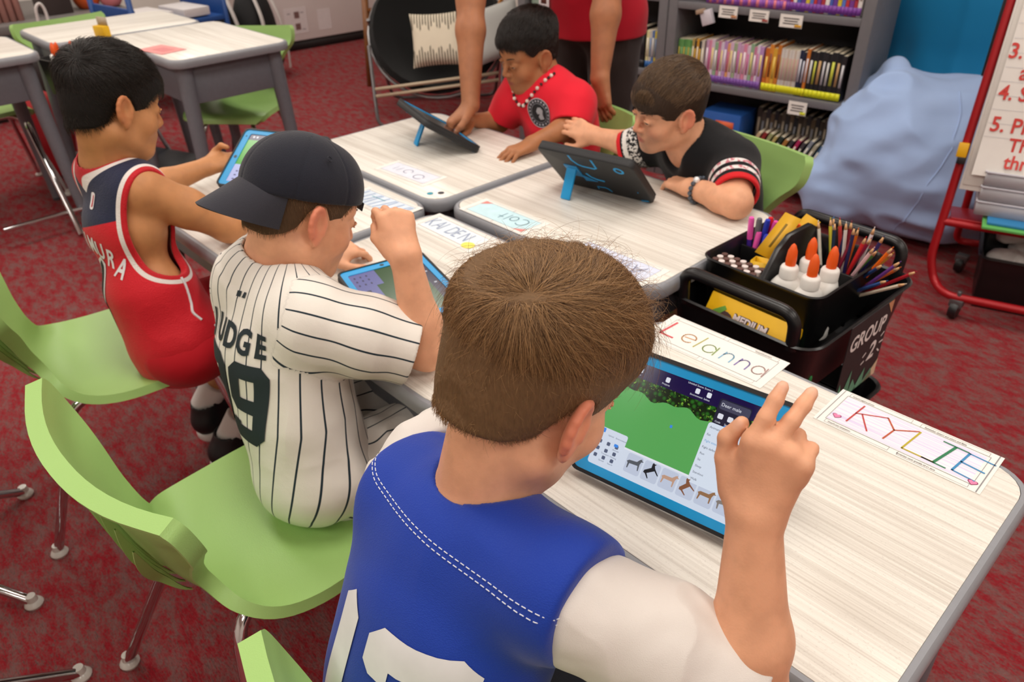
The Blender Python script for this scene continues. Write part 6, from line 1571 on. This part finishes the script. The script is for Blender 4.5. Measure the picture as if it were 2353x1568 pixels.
# crayon boxes, erasers, marker box
M_YEL = mat('e3b20e', .5, noise=.04); M_YELD = mat('cf9c0a', .5)
def crayon_box(label, p, rz, w, d, h, ry=0.0, flap=True):
    b = thing('crayon_box', label, 'crayon box', p, rz, 'yellow crayon boxes in the caddy'); b.rotation_euler = (0, ry, rz)
    mb = MB(); prof = [(-w / 2, -d / 2), (w / 2, -d / 2), (w / 2, d / 2), (-w / 2, d / 2)]
    for x0, y0, sx, sy in ((0, -d / 2, w, .0012), (0, d / 2, w, .0012), (-w / 2, 0, .0012, d), (w / 2, 0, .0012, d)): mb.box((x0, y0, h / 2), (sx, sy, h))
    mb.box((0, 0, .001), (w, d, .0015)); mb.build('carton', M_YEL, b)
    if flap:
        mb = MB(); mb.box((.006, d / 2 + .040, h + .036), (w, .0012, .105), rotx(-.85) @ roty(.25)); mb.build('lid_flap', M_YELD, b)
        mb = MB(); mb.box((.006, d / 2 + .040, h + .0365), (w * .12, .0018, .06), rotx(-.85) @ roty(.25)); mb.build('flap_print', mat('7a5f10', .6), b)
    return b
crayon_box('open yellow crayon box with a raised flap, nearest the markers', cw(-.032, -.050, .030), .1, .040, .026, .098, -.08)
crayon_box('second open yellow crayon box, right against the first', cw(-.028, -.016, .030), .1, .036, .028, .092, .05)
o = thing('eraser_box', 'flat yellow tray packed with rolled white and brown erasers', 'box', cw(-.066, -.098, .098), math.radians(-4))
mb = MB(); mb.box((0, 0, .008), (.112, .050, .018)); mb.build('carton', M_YEL, o, bevel=.001)
for i in range(7):
    for j in range(3):
        mb = MB(); mb.lathe([(.0065, 0), (.0065, .012)], (-.046 + i * .0155, -.015 + j * .0155, .017), 10); mb.build('eraser', mat('ddd0cc' if (i + j) % 2 else '5a3a34', .6), o)
o = thing('marker_box', 'yellow carton of markers lettered on its side, lying in the front of the cart', 'box', V(.762, .176, .570), math.radians(-6)); o.rotation_euler = (-.55, 0, math.radians(-3))
mb = MB(); mb.box((0, 0, 0), (.205, .022, .085)); mb.build('carton', mat('f0b90c', .45), o, bevel=.0015)
def front(vf, nm, m, off=-.0118):
    v, f = vf; v = np.array(v); mb = MB(); mb.add(np.stack([v[:, 0], np.full(len(v), off), v[:, 1]], 1), f); return mb.build(nm, m, o, smooth=False)
front(join(txt('MEDIUM', -.035, .008, .021, bold=.0022), txt('BOLD', .040, -.014, .023, bold=.0022)), 'lettering_shadow', mat('4a2a28', .6), -.0116); front(join(txt('MEDIUM', -.035, .008, .021, bold=.0008), txt('BOLD', .040, -.014, .023, bold=.0008)), 'lettering', mat('eedddc', .6), -.0122)
front((np.array([(x, y, 0) for x, y in arc(-.055, -.012, .026, .026, 0, 340, 18)]), [tuple(range(18))]), 'dark_disc', mat('4a2f30', .6)); front((np.array([(-.085, .006, 0), (-.062, .024, 0), (-.055, .018, 0), (-.072, -.002, 0)]), [(0, 1, 2, 3)]), 'green_flash', mat('6aa23a', .6), -.0121)
o = thing('crayon_packet', 'small green and yellow packet at the front corner of the cart', 'packet', V(.893, .172, .500), .5)
mb = MB(); mb.box((0, 0, .014), (.034, .024, .028)); mb.build('carton', mat('2f8a4a', .5), o, bevel=.002); mb = MB(); mb.box((-.004, -.0124, .012), (.014, .001, .012)); mb.build('print', mat('d8c83a', .5), o)
# ------------------------------------------------------------------ chart stand on the right
SH = V(.953, .302, 0); SV = unit(V(-.0604, .1906, 1)); SN = np.cross(SH, SV); SN = -SN if SN[1] > 0 else SN; SP = V(.665, 1.63, .15)
M_RED = mat('a3141c', .35, .2); pt = lambda s, t, n=0.0: SP + SH * s + SV * t + SN * n
st = thing('chart_stand', 'red tubular easel on casters holding the flip chart', 'easel')
P = round_path([pt(0, 1.15), pt(-.015, .02), pt(.015, -.06), pt(.06, -.085, .06), pt(.74, -.085, .06), pt(.79, -.06), pt(.80, 1.15)], .05, 6)
mb = MB(); mb.tube(P, .014, 10); mb.build('front_frame', M_RED, st)
mb = MB(); mb.tube([pt(-.008, .150), pt(.79, .150)], .013, 10); mb.build('cross_bar', M_RED, st)
P = round_path([pt(.02, 1.14, -.02), pt(.06, .10, -.30), pt(.06, .03, -.33), pt(.74, .03, -.33), pt(.74, .10, -.30), pt(.78, 1.14, -.02)], .06, 6)
mb = MB(); mb.tube(P, .013, 10); mb.build('rear_frame', M_RED, st)
for s in (.0, .76): mb = MB(); mb.tube([pt(s + .01, .150), pt(s + .03, .145, -.24)], .012, 8); mb.build('side_rail', M_RED, st)
for s, n in ((.10, .06), (.70, .06), (.10, -.33), (.70, -.33)):
    b = pt(s, -.10, n); mb = MB(); mb.lathe([(.012, -.013), (.029, -.013), (.032, 0), (.029, .013), (.012, .013)], (b[0], b[1], .033), 18, roty(PI / 2) @ rotz(0)); w_ = mb.build('caster', mat('1a1a1c', .4), st)
    mb = MB(); mb.box((b[0], b[1], .060), (.042, .030, .028)); mb.tube([(b[0], b[1], .06), (b[0], b[1], b[2] + .04)], .008, 8); mb.build('fork', mat('6a6a6c', .4, .6), w_, bevel=.003)
fl = thing('flip_chart', 'white flip chart pad with red handwritten list, on the red easel', 'flip chart')
M_PAD = mat('d9d5cf', .7, noise=.02)
def quadbox(s0, t0, s1, t1, n0, n1, nm, m, parent, bevel=.002):
    c = pt((s0 + s1) / 2, (t0 + t1) / 2, (n0 + n1) / 2); R = np.stack([SH, SV, np.cross(SH, SV)], 1); mb = MB(); mb.box(c, (s1 - s0, t1 - t0, abs(n1 - n0)), R); return mb.build(nm, m, parent, bevel=bevel)
quadbox(.006, .268, .70, 1.12, .018, .026, 'backing_pages', M_PAD, fl); quadbox(.012, .285, .70, 1.12, .026, .030, 'backing_pages', mat('cfcac3', .7), fl)
G = []
for t in np.linspace(0, 1, 16):
    row = []
    for s in np.linspace(.028, .70, 6):
        tt = .322 + t * .79; row.append(pt(s, tt, .033 + .012 * math.exp(-((t - .02) / .05) ** 2) + .002 * math.sin(s * 9)))
    G.append(row)
mb = MB(); mb.grid(G); pg = mb.build('top_page', mat('e6e2dc', .7, noise=.015), fl, solid=.0012)
mb = MB()
for k in range(18):
    t = .36 + k * .042; mb.add([pt(.03, t, .0362), pt(.70, t, .0362), pt(.70, t + .0012, .0362), pt(.03, t + .0012, .0362)], [(0, 1, 2, 3)])
mb.build('ruled_lines', mat('c9c8cc', .8), fl, smooth=False)
def chart(s, x, t, size):
    v, f = text_polys(s, size, .0012, 1, .9, 0); v[:, 0] -= v[:, 0].min(); v[:, 1] -= 0
    w = np.array([pt(x + a, t + b, .0375 + .012 * math.exp(-(((t + b - .322) / .79 - .02) / .05) ** 2)) for a, b, _ in v]); mb = MB(); mb.add(w, f); mb.build('handwriting', mat('cf3f38', .6), fl, smooth=False)
for s, x, t, z in (('2.', .058, .80, .062), ('3. Find', .030, .700, .062), ('a quiet', .075, .640, .062), ('4. Sit', .034, .578, .062), ('5. Pick', .040, .482, .064), ('The book', .104, .424, .058), ('through', .106, .372, .058)): chart(s, x, t, z)
mb = MB(); c = pt(-.016, .392, .02); mb.box(c, (.030, .030, .045), np.stack([SH, SN, SV], 1)); o = mb.build('binder_clip', mat('e0aa10', .4), fl, bevel=.002)
mb = MB(); mb.box(pt(-.012, .36, .02), (.026, .028, .024), np.stack([SH, SN, SV], 1)); mb.build('clip_spring', mat('1a1a1c', .4), o, bevel=.002)
o = thing('magnetic_board', 'thin black board edge behind the red easel leg', 'board'); mb = MB(); mb.box(pt(.0, .93, -.055), (.05, .012, .62), np.stack([SH, SN, SV], 1)); mb.build('panel', mat('151416', .5), o, bevel=.002)
n = NT('clear_plastic'); n.set(.25, spec=.6, trans=.45); n.color('eceaf0'); M_CLEAR = n.m
for k, (z, lab) in enumerate(((.345, 'lowest clear plastic drawer box on the easel shelf'), (.395, 'middle clear plastic drawer box on the easel shelf'), (.445, 'topmost clear plastic drawer box on the easel shelf'))):
    o = thing('clear_box', lab, 'plastic box', pt(.28, 0, -.12) * V(1, 1, 0) + V(0, 0, z), math.atan2(SH[1], SH[0]), 'clear boxes on the easel shelf')
    mb = MB(); w, d, hh = .42, .20, .045
    for c, s in (((0, 0, .001), (w, d, .002)), ((0, -d / 2, hh / 2), (w, .002, hh)), ((0, d / 2, hh / 2), (w, .002, hh)), ((-w / 2, 0, hh / 2), (.002, d, hh)), ((w / 2, 0, hh / 2), (.002, d, hh))): mb.box(c, s)
    mb.build('shell', M_CLEAR, o); mb = MB(); mb.tube([(-w / 2, -d / 2 - .003, hh), (w / 2, -d / 2 - .003, hh)], .004, 6); mb.tube([(-w / 2 - .002, -d / 2, hh), (-w / 2 - .002, d / 2, hh)], .004, 6); mb.build('rim', mat('c8c6ce', .3), o)
o = thing('shelf_board', 'plain red shelf panel carried on the easel cross bar', 'shelf'); quadbox(.01, .160, .78, .168, .0, -.24, 'panel', M_RED, o)
for k, (c, lab) in enumerate((('5fae5a', 'green folder lying under the blue one on the easel shelf'), ('2f7fb4', 'blue folder lying on the green one on the easel shelf'))):
    o = thing('folder', lab, 'folder', pt(.30 + .012 * k, 0, .005 - .02 * k) * V(1, 1, 0) + V(0, 0, .325 + .010 * k), math.atan2(SH[1], SH[0]), 'folders on the easel shelf'); mb = MB(); mb.box((0, 0, .005), (.40, .10, .009)); mb.build('cover', mat(c, .5), o, bevel=.002)
tb = thing('black_tub', 'black plastic tub of white wrapped bundles under the red easel', 'tub', pt(.36, 0, -.16) * V(1, 1, 0) + V(0, 0, .0), math.atan2(SH[1], SH[0]))
mb = MB(); mb.grid(ring_loft(.46, .28, .03, [(-.03, 0), (-.025, .0), (-.008, .19), (.006, .195), (.004, .203), (-.006, .20), (-.012, .19), (-.03, .012), (-.05, .010)]), flip=True); mb.prism(rrect(.40, .22, .02), .0, .012); mb.build('tub_wall', M_BLK, tb)
for i, (x, y, z, lab) in enumerate(((-.13, -.05, .165, 'white wrapped bundle at the front left of the black tub'), (-.06, .05, .175, 'white wrapped bundle at the back left of the black tub'), (.04, -.05, .165, 'white wrapped bundle in the front middle of the black tub'), (.10, .05, .172, 'white wrapped bundle at the back right of the black tub'), (-.13, .06, .225, 'white wrapped bundle topmost in the black tub'))):
    o = thing('wrapped_bundle', lab, 'bundle', pt(.36, 0, -.16) * V(1, 1, 0) + rotz(math.atan2(SH[1], SH[0])) @ V(x, y, z), .3 * i, 'white wrapped bundles')
    F = Field(V(-.10, -.07, -.06), V(.10, .07, .06), .005); F.ell((0, 0, 0), (.078, .045, .034)); v, q = F.mesh(); v = folds(v, q, .006, None, (1, 1, 1), 30, i); np_mesh('wrapping', v, q, mat('cfc8c4', .35), o); mb = MB(); mb.box((0, 0, .0335), (.05, .022, .002)); mb.build('label', mat('b8b2ae', .5), o)

# ------------------------------------------------------------------ bean bags
def bean(name, label, build, lo, hi, m, amp, sc, seams=None, grp=None, strv=(1, 1, 1), off=0.0):
    t = thing(name, label, 'bean bag', V(0, 0, 0), 0, grp); F = Field(lo, hi, .010); build(F); F.cut(V(0, 0, .003), V(0, 0, -1), .01); v, q = F.mesh(); v = relax(v, q, 2)
    v = folds(v, q, amp, rotz(.5), strv, sc, off, np.clip((v[:, 2] - .02) / .05, 0, 1)); v = relax(v, q, 1); np_mesh('cover', v, q, m, t); bv = bvh_of(v, q)
    for s in seams or []: seam(s, bv, .0035, 'seam', m, t, .0)
    return t
def f_lb(F):
    F.ell((.37, 2.30, .22), (.40, .36, .26), None, .05); F.ell((.30, 2.24, .36), (.30, .27, .22), rotz(.2) @ roty(.15), .10); F.ell((.50, 2.36, .46), (.26, .22, .14), None, .10)
    F.cone((.24, 2.22, .36), (.145, 2.235, .605), .21, .042, .14); F.cone((.10, 2.03, .14), (.17, 2.16, .42), .14, .12, .10)
bean('bean_bag', 'light blue bean bag slumped on the carpet with a pointed corner', f_lb, (-.20, 1.75, -.02), (.95, 2.85, .80), fabric('9fb8e2', 'a8c0e8', 500, .85, .0012, 'light_blue_canvas', .2, 1.5),   .034, 8,
     [[(.40, 1.93, .05), (.45, 1.95, .2), (.48, 2.02, .38), (.47, 2.12, .50), (.42, 2.2, .55)]], strv=(.55, 1, 1.25), off=2.0)
def f_tb(F):
    F.ell((.20, 2.86, .66), (.44, .26, .62), roty(-.10), .05); F.ell((.24, 2.82, .30), (.46, .32, .30), None, .12); F.cone((-.10, 2.80, .80), (-.16, 2.74, 1.30), .16, .06, .12)
bean('bean_bag', 'big teal bean bag standing against the wall behind the light blue one', f_tb, (-.45, 2.35, -.02), (.85, 3.3, 1.45), fabric('0f75a6', '127db0', 500, .7, .0010, 'teal_canvas', .2, 1.2), .022, 6, [[(-.13, 2.66, .5), (-.14, 2.64, .7), (-.16, 2.65, .9), (-.18, 2.68, 1.1)]], strv=(1.3, 1, .4), off=5.0)
o = thing('black_strap', 'black padded strap squeezed between the grey bookcase and the teal bean bag', 'strap'); mb = MB(); mb.tube(smooth_path([(.02, 2.50, .95), (-.01, 2.46, .80), (-.02, 2.44, .66), (.02, 2.42, .52), (.06, 2.40, .40)], 5), [.02] * 20 + [.012], 10, flat=.5); mb.build('strap_web', mat('141416', .7), o)

# ------------------------------------------------------------------ saucer chair with pillows, wooden stool
sc = thing('saucer_chair', 'black saucer chair on a folding grey tube frame', 'chair')
SCC = V(-2.42, 1.92, .50); ax_ = unit(V(.62, -.55, .62)); SF = frame(SCC, ax_, V(0, 0, 1))
G = []
for r in np.linspace(0, 1, 12):
    G.append([SF.p(.18 * r * r - .16, r * .40 * math.cos(a), r * .40 * math.sin(a)) for a in np.linspace(0, 2 * PI, 33)])
mb = MB(); mb.grid(G, flip=True); mb.build('padded_dish', fabric('131313', '171717', 700, .9, .0010, 'black_plush', .1, 1.2), sc, weld=True, solid=.045)
mb = MB(); mb.tube([SF.p(-.02, .405 * math.cos(a), .405 * math.sin(a)) for a in np.linspace(0, 2 * PI, 40, endpoint=False)], .011, 8, closed=True); mb.build('rim_tube', mat('8b898a', .3, .8), sc)
M_TUBE = mat('7f7d7e', .3, .8)
for s in (1, -1):
    P = round_path([SF.p(.03, .40 * s, -.10), V(-2.42, 1.92, 0) + rotz(math.atan2(ax_[1], ax_[0])) @ V(.36 * s * .0 + .34, .36 * s, .03), V(-2.42, 1.92, 0) + rotz(math.atan2(ax_[1], ax_[0])) @ V(.34, -.36 * s * .05, .018)], .07, 6)
    mb = MB(); mb.tube(P, .011, 8); mb.build('leg', M_TUBE, sc)
    P = round_path([SF.p(.03, .40 * s, .06), V(-2.42, 1.92, 0) + rotz(math.atan2(ax_[1], ax_[0])) @ V(-.34, .34 * s, .02), V(-2.42, 1.92, 0) + rotz(math.atan2(ax_[1], ax_[0])) @ V(-.34, 0, .018)], .07, 6)
    mb = MB(); mb.tube(P, .011, 8); mb.build('leg', M_TUBE, sc)
for z_, k_ in ((.24, .30), (.20, .30)):
    a_ = rotz(math.atan2(ax_[1], ax_[0])); mb = MB(); mb.tube([V(-2.42, 1.92, 0) + a_ @ V(.30, -.36, z_), V(-2.42, 1.92, 0) + a_ @ V(.24, .36, z_ + .06)], .010, 8); mb.build('cross_bar', M_TUBE if k_ > .3 else mat('b9a68c', .4), sc)
def pillow(name, label, c, x_, y_, w, h, th, m, cat='pillow', stripes_=None):
    t = thing(name, label, cat, c); X_, Y_ = unit(x_), np.asarray(y_, float); Y_ = unit(Y_ - X_ * (X_ @ Y_)); Z_ = np.cross(X_, Y_); R = np.stack([X_, Y_, Z_], 1); G1, G2 = [], []
    for u in np.linspace(-1, 1, 21):
        r1, r2 = [], []
        for v_ in np.linspace(-1, 1, 21):
            k = max(0, (1 - u ** 4) * (1 - v_ ** 4)) ** .55; px, py = u * w / 2 * (1 - .10 * (1 - u * u) * 0 - .07 * (1 - v_ * v_) * u * u), v_ * h / 2 * (1 - .07 * (1 - u * u) * v_ * v_)
            r1.append(R @ V(px, py, th * k)); r2.append(R @ V(px, py, -th * k))
        G1.append(r1); G2.append(r2)
    mb = MB(); mb.grid(G1); mb.grid(G2, flip=True); o = mb.build('cushion_cover', m, t, weld=True); L = np.array([v.co[:] for v in o.data.vertices]) @ R
    for nm, i in (('pu', 0), ('pv', 1)):
        at = o.data.attributes.new(nm, 'FLOAT', 'POINT'); at.data.foreach_set('value', L[:, i].astype(np.float32))
    return t
n = NT('striped_pillow'); n.set(.9, spec=.1); u_, v_ = n.attr('pu'), n.attr('pv')
zig = n.math('ABSOLUTE', n.math('SUBTRACT', n.math('PINGPONG', n.math('ADD', u_, 1.0), .055), .0275)); edge = n.math('SUBTRACT', n.math('ABSOLUTE', v_), n.math('ADD', n.math('MULTIPLY', zig, 1.8), .035))
stp = n.ramp(n.math('PINGPONG', n.math('MULTIPLY', u_, 62.0), .5), .27, .33)
n.color(n.mix(n.math('MULTIPLY', stp, n.ramp(edge, .0, .006)), 'ddd2bc', '2c2622')); vv = n.coords('Object'); n.bump(n.math('ADD', n.noise(vv, 14, 2), n.math('MULTIPLY', n.noise(vv, 400, 1), .2)), .004)
pillow('pillow', 'cream pillow with black pinstripes and plain zigzags on the saucer chair', SCC + ax_ * .02 + V(.13, -.10, -.03), V(.62, .70, .04), V(-.35, .20, .90), .30, .30, .05, n.m)
pillow('pillow', 'pale grey pillow slipping off the saucer chair behind the standing adult', SCC + V(.40, .10, .02), V(.55, .75, .25), V(-.3, .1, .9), .34, .30, .05, fabric('a8a8a4', 'b2b2ae', 500, .9, .001, 'grey_cotton', .1, 1.0))
o = thing('toy_paddle', 'tan wooden paddle with a light blue end, poking up beside the pillows', 'paddle', SCC + V(.36, .14, .12)); mb = MB(); mb.tube([(-.05, .0, -.14), (.0, .02, .0), (.04, .04, .09)], [.012, .022, .016], 10, flat=.6); mb.build('handle', mat('b87a3a', .5), o); mb = MB(); mb.tube([(.04, .04, .09), (.055, .05, .125)], [.018, .014], 10, flat=.7); mb.build('blue_end', mat('6fb4dc', .5), o)
M_STOOLW = mat('7a4a22', .5, noise=.15, nscale=30)
so = thing('wooden_stool', 'brown wooden stool frame with four straight legs behind the saucer chair', 'stool', (-3.30, 2.30, 0), math.radians(38))
for x in (-.21, .21):
    for y in (-.21, .21): mb = MB(); mb.tube([(x * .88, y * .88, .58), (x, y, 0)], [.024, .021], 8); mb.build('leg', M_STOOLW, so)
for x0, y0, x1, y1, z in ((-.19, -.19, .19, -.19, .50), (-.19, .19, .19, .19, .50), (-.19, -.19, -.19, .19, .46), (.19, -.19, .19, .19, .46)): mb = MB(); mb.tube([(x0, y0, z), (x1, y1, z)], .014, 8); mb.build('stretcher', M_STOOLW, so)
mb = MB(); mb.prism(rrect(.42, .42, .08), .575, .605); mb.build('seat', M_STOOLW, so, bevel=.006)

# ------------------------------------------------------------------ far left: cabinet, backpacks, blue bin, counter
cb = thing('white_cabinet', 'tall off-white cabinet with notices taped to its side', 'cabinet', (-5.02, 2.75, 0), math.radians(-3))
mb = MB(); mb.box((0, 0, 1.08), (.60, 1.55, 2.0)); mb.build('body', mat('ddd3d0', .6, noise=.02, nscale=5), cb, bevel=.004); mb = MB(); mb.box((-.01, 0, .04), (.56, 1.50, .08)); mb.build('plinth', M_BASE, cb)
for y, z, w, h, lab in ((-.46, .235, .20, .20, ''), (-.20, .215, .12, .16, '')):
    mb = MB(); mb.box((.3015, y, z), (.002, w, h)); pa = mb.build('notice', mat('dcd2d2', .6), cb, smooth=False)
    if w > .15:
        for k in (.045, -.045): mb = MB(); mb.box((.3030, y + .01, z + k), (.0012, .045, .050)); mb.build('notice_photo', mat('7a5a56', .6), pa, smooth=False)
        for a_, b_ in ((-.06, .06), (.06, .06), (-.06, -.06), (.06, -.07)): mb = MB(); mb.box((.3030, y + a_, z + b_), (.0010, .03, .006)); mb.build('notice_text', mat('8a8088', .6), pa, smooth=False)
for k, (y, x) in enumerate(((1.30, -4.10), (1.62, -4.16))):
    o = thing('backpack', ('black backpack with white straps, left of the pair by the cabinet', 'black backpack with white straps, right of the pair by the cabinet')[k], 'backpack', (x, y, 0), .3 * k, 'black backpacks')
    F = Field(V(-.25, -.25, -.02), V(.25, .25, .75), .012); F.ell((0, 0, .30), (.13, .17, .32)); F.ell((.08, 0, .18), (.10, .13, .16), None, .03); F.cut(V(0, 0, .0), V(0, 0, -1), .01); v, q = F.mesh(); v = folds(v, q, .012, None, (1, 1, .6), 9, k); np_mesh('sack', v, q, mat('151517', .8), o)
    for yy in (-.07, .07): mb = MB(); mb.tube(smooth_path([(.10, yy, .60), (.175, yy * 1.2, .42), (.185, yy * 1.5, .22), (.16, yy * 1.8, .06)], 5), .014, 6, flat=.4); mb.build('strap', mat('cfcac6', .7), o)
bb = thing('blue_cart', 'blue wheeled book cart with white paper trays at the far left', 'cart', (-3.95, .90, 0), math.radians(8)); M_NB = mat('1f4a8c', .45)
for z in (.30, .52): mb = MB(); mb.box((0, 0, z), (.50, .62, .03)); mb.box((0, .30, z + .06), (.50, .02, .12)); mb.box((0, -.30, z + .06), (.50, .02, .12)); mb.build('shelf', M_NB, bb, bevel=.004)
for x in (-.24, .24):
    for y in (-.31, .31): mb = MB(); mb.tube([(x, y, .03), (x, y, .86)], .018, 8); mb.build('post', M_NB, bb)
for i, (x, y, c) in enumerate(((.06, -.12, 'd8d2d0'), (.08, .12, 'cfcaca'))): mb = MB(); mb.box((x, y, .570), (.30, .18, .05)); mb.build('paper_tray', mat(c, .6), bb, bevel=.004)
ct = thing('grey_counter', 'long grey counter against the far left side', 'counter', (-4.75, .10, 0), 0); mb = MB(); mb.box((0, 0, .535), (1.0, 1.5, .05)); mb.build('worktop', mat('6f6a68', .5), ct, bevel=.004); mb = MB(); mb.box((-.03, 0, .255), (.90, 1.44, .51)); mb.build('base_unit', mat('3a3433', .6), ct)
pk = thing('pink_panel', 'dusty pink corrugated panel standing on the grey counter', 'panel', (-4.40, .02, .5605), 0)
for i in range(14): mb = MB(); mb.tube([(0, -.36 + i * .042, 0), (0, -.36 + i * .042, .42)], .021, 8); mb.build('slat', mat('b9857c', .7), pk)
bx = thing('dark_box', 'dark brown box standing on the grey counter beside the pink panel', 'box', (-4.52, .44, .5605), .1); mb = MB(); mb.box((0, 0, .15), (.20, .16, .30)); mb.build('carton', mat('3a2e2c', .6), bx, bevel=.004); mb = MB(); mb.box((0, 0, .302), (.205, .165, .012)); mb.build('lid', mat('5a4636', .6), bx, bevel=.002)
o = tag(MB().tube(smooth_path([(-4.24, .26, .565), (-4.235, .27, .64), (-4.232, .30, .66), (-4.23, .315, .60), (-4.225, .30, .45)], 6), .009, 8).build('white_cable', mat('d8d2ce', .5)), 'white cable looping over the grey counter edge', 'cable')
for c, p, lab, s in (('c8541e', (-4.55, .66, .5605), 'orange bag sitting on the far counter behind the green chair', (.09, .08, .085)), ('d07a80', (-4.50, .80, .5605), 'pink bag sitting on the far counter, right of the orange one', (.08, .07, .075))):
    o = thing('cloth_bag', lab, 'bag', p); F = Field(V(-.2, -.2, -.02), V(.2, .2, .32), .010); F.ell((0, 0, s[2] * .8), s); F.cut(V(0, 0, .0), V(0, 0, -1), .006); v, q = F.mesh(); v = folds(v, q, .01, None, (1, 1, .6), 14, s[0] * 50); np_mesh('sack', v, q, mat(c, .8), o); mb = MB(); mb.tube(round_path([(.0, -.05, s[2] * 1.7), (0, -.04, s[2] * 2.1), (0, .04, s[2] * 2.1), (0, .05, s[2] * 1.7)], .03), .008, 6); mb.build('handle', mat(c, .8), o)
# on and under the far desks
o = thing('crayon_box', 'small yellow crayon box with its lid up on the back left desk', 'crayon box', (-2.345, .045, .7512), .3); mb = MB(); mb.box((0, 0, .022), (.07, .03, .044)); mb.build('carton', M_YEL, o, bevel=.001); mb = MB(); mb.box((0, .012, .060), (.066, .002, .036)); mb.build('lid_flap', mat('a99a82', .6), o)
o = thing('red_card', 'pinkish red card lying on the empty desk', 'card', (-1.885, .11, .7512), .2); mb = MB(); mb.box((0, 0, .0008), (.17, .11, .0012)); mb.build('sheet', mat('dc8f8c', .6, noise=.06), o, smooth=False); mb = MB(); mb.box((.01, 0, .0017), (.08, .05, .0004)); mb.build('print', mat('cf7a7c', .6), o, smooth=False)
c2 = thing('desk_caddy', 'black caddy of glue bottles hung between the far desks, behind the dark hair', 'caddy', (-2.30, -.15, .56), .2)
mb = MB(); mb.grid(ring_loft(.16, .14, .02, [(-.012, 0), (0, .14), (.004, .145), (-.004, .145), (-.016, .006), (-.04, .006)]), flip=True); mb.prism(rrect(.13, .11, .02), 0, .006); mb.build('caddy_body', M_BLK, c2)
for i, (x, y) in enumerate(((-.035, -.03), (.0, -.035), (.035, -.03), (-.02, .025))):
    g2 = copy_tree(gl); g2.location = (-2.30 + x, -.15 + y, .568); g2.rotation_euler = (.08 * (i - 1.5), .15 * (1.5 - i) * .5, i); g2['label'] = ('leftmost', 'second', 'third', 'rearmost')[i] + ' glue bottle with orange tip in the far caddy'; g2['group'] = 'glue bottles in the far caddy'
o = thing('red_bag', 'red cloth bag under the desk at the left edge', 'bag', (-3.02, -.14, .0), .4); F = Field(V(-.2, -.2, -.02), V(.2, .2, .5), .012); F.ell((0, 0, .22), (.11, .10, .22)); F.cut(V(0, 0, 0), V(0, 0, -1), .006); v, q = F.mesh(); np_mesh('sack', folds(v, q, .012, None, (1, 1, .6), 12, 3), q, mat('b01826', .7), o); mb = MB(); mb.box((.10, -.02, .10), (.02, .12, .06)); mb.build('white_tag', mat('d0cac8', .6), o, bevel=.004)
o = thing('dark_case', 'dark case lying on the carpet behind the boy in the basketball jersey', 'case', (-2.62, .24, 0), math.radians(20)); mb = MB(); mb.box((0, 0, .05), (.36, .24, .10)); mb.build('body', mat('23262a', .45), o, bevel=.012); mb = MB(); mb.box((.02, -.122, .06), (.10, .006, .03)); mb.build('clasp', mat('3f5648', .5), o, bevel=.002)
fr_ = thing('chrome_frame', 'chrome chair frame cut off by the left edge, beside the desk leg', 'chair frame', (0, 0, 0))
for P in (round_path([(-2.60, -.31, .40), (-2.50, -.325, .42), (-2.145, -.34, .0125)], .05, 6), round_path([(-2.62, -.10, .40), (-2.50, -.12, .42), (-2.19, -.16, .0125)], .05, 6)): mb = MB(); mb.tube(P, .0125, 10); mb.build('tube_leg', M_CHROME, fr_)
mb = MB(); mb.tube([(-2.23, -.60, .09), (-2.235, -.16, .09)], .011, 10); mb.build('cross_tube', M_CHROME, fr_)
# papers tucked behind
o = thing('poster_roll', 'pale green and white packet behind the standing adult', 'packet', (-1.55, 1.98, 0)); mb = MB(); mb.box((0, 0, .40), (.16, .10, .80)); mb.build('packet', mat('8fa596', .6, noise=.2, nscale=9), o, bevel=.01); mb = MB(); mb.box((0, 0, .79), (.165, .105, .03)); mb.build('band', mat('dcd6d2', .6), o, bevel=.004)
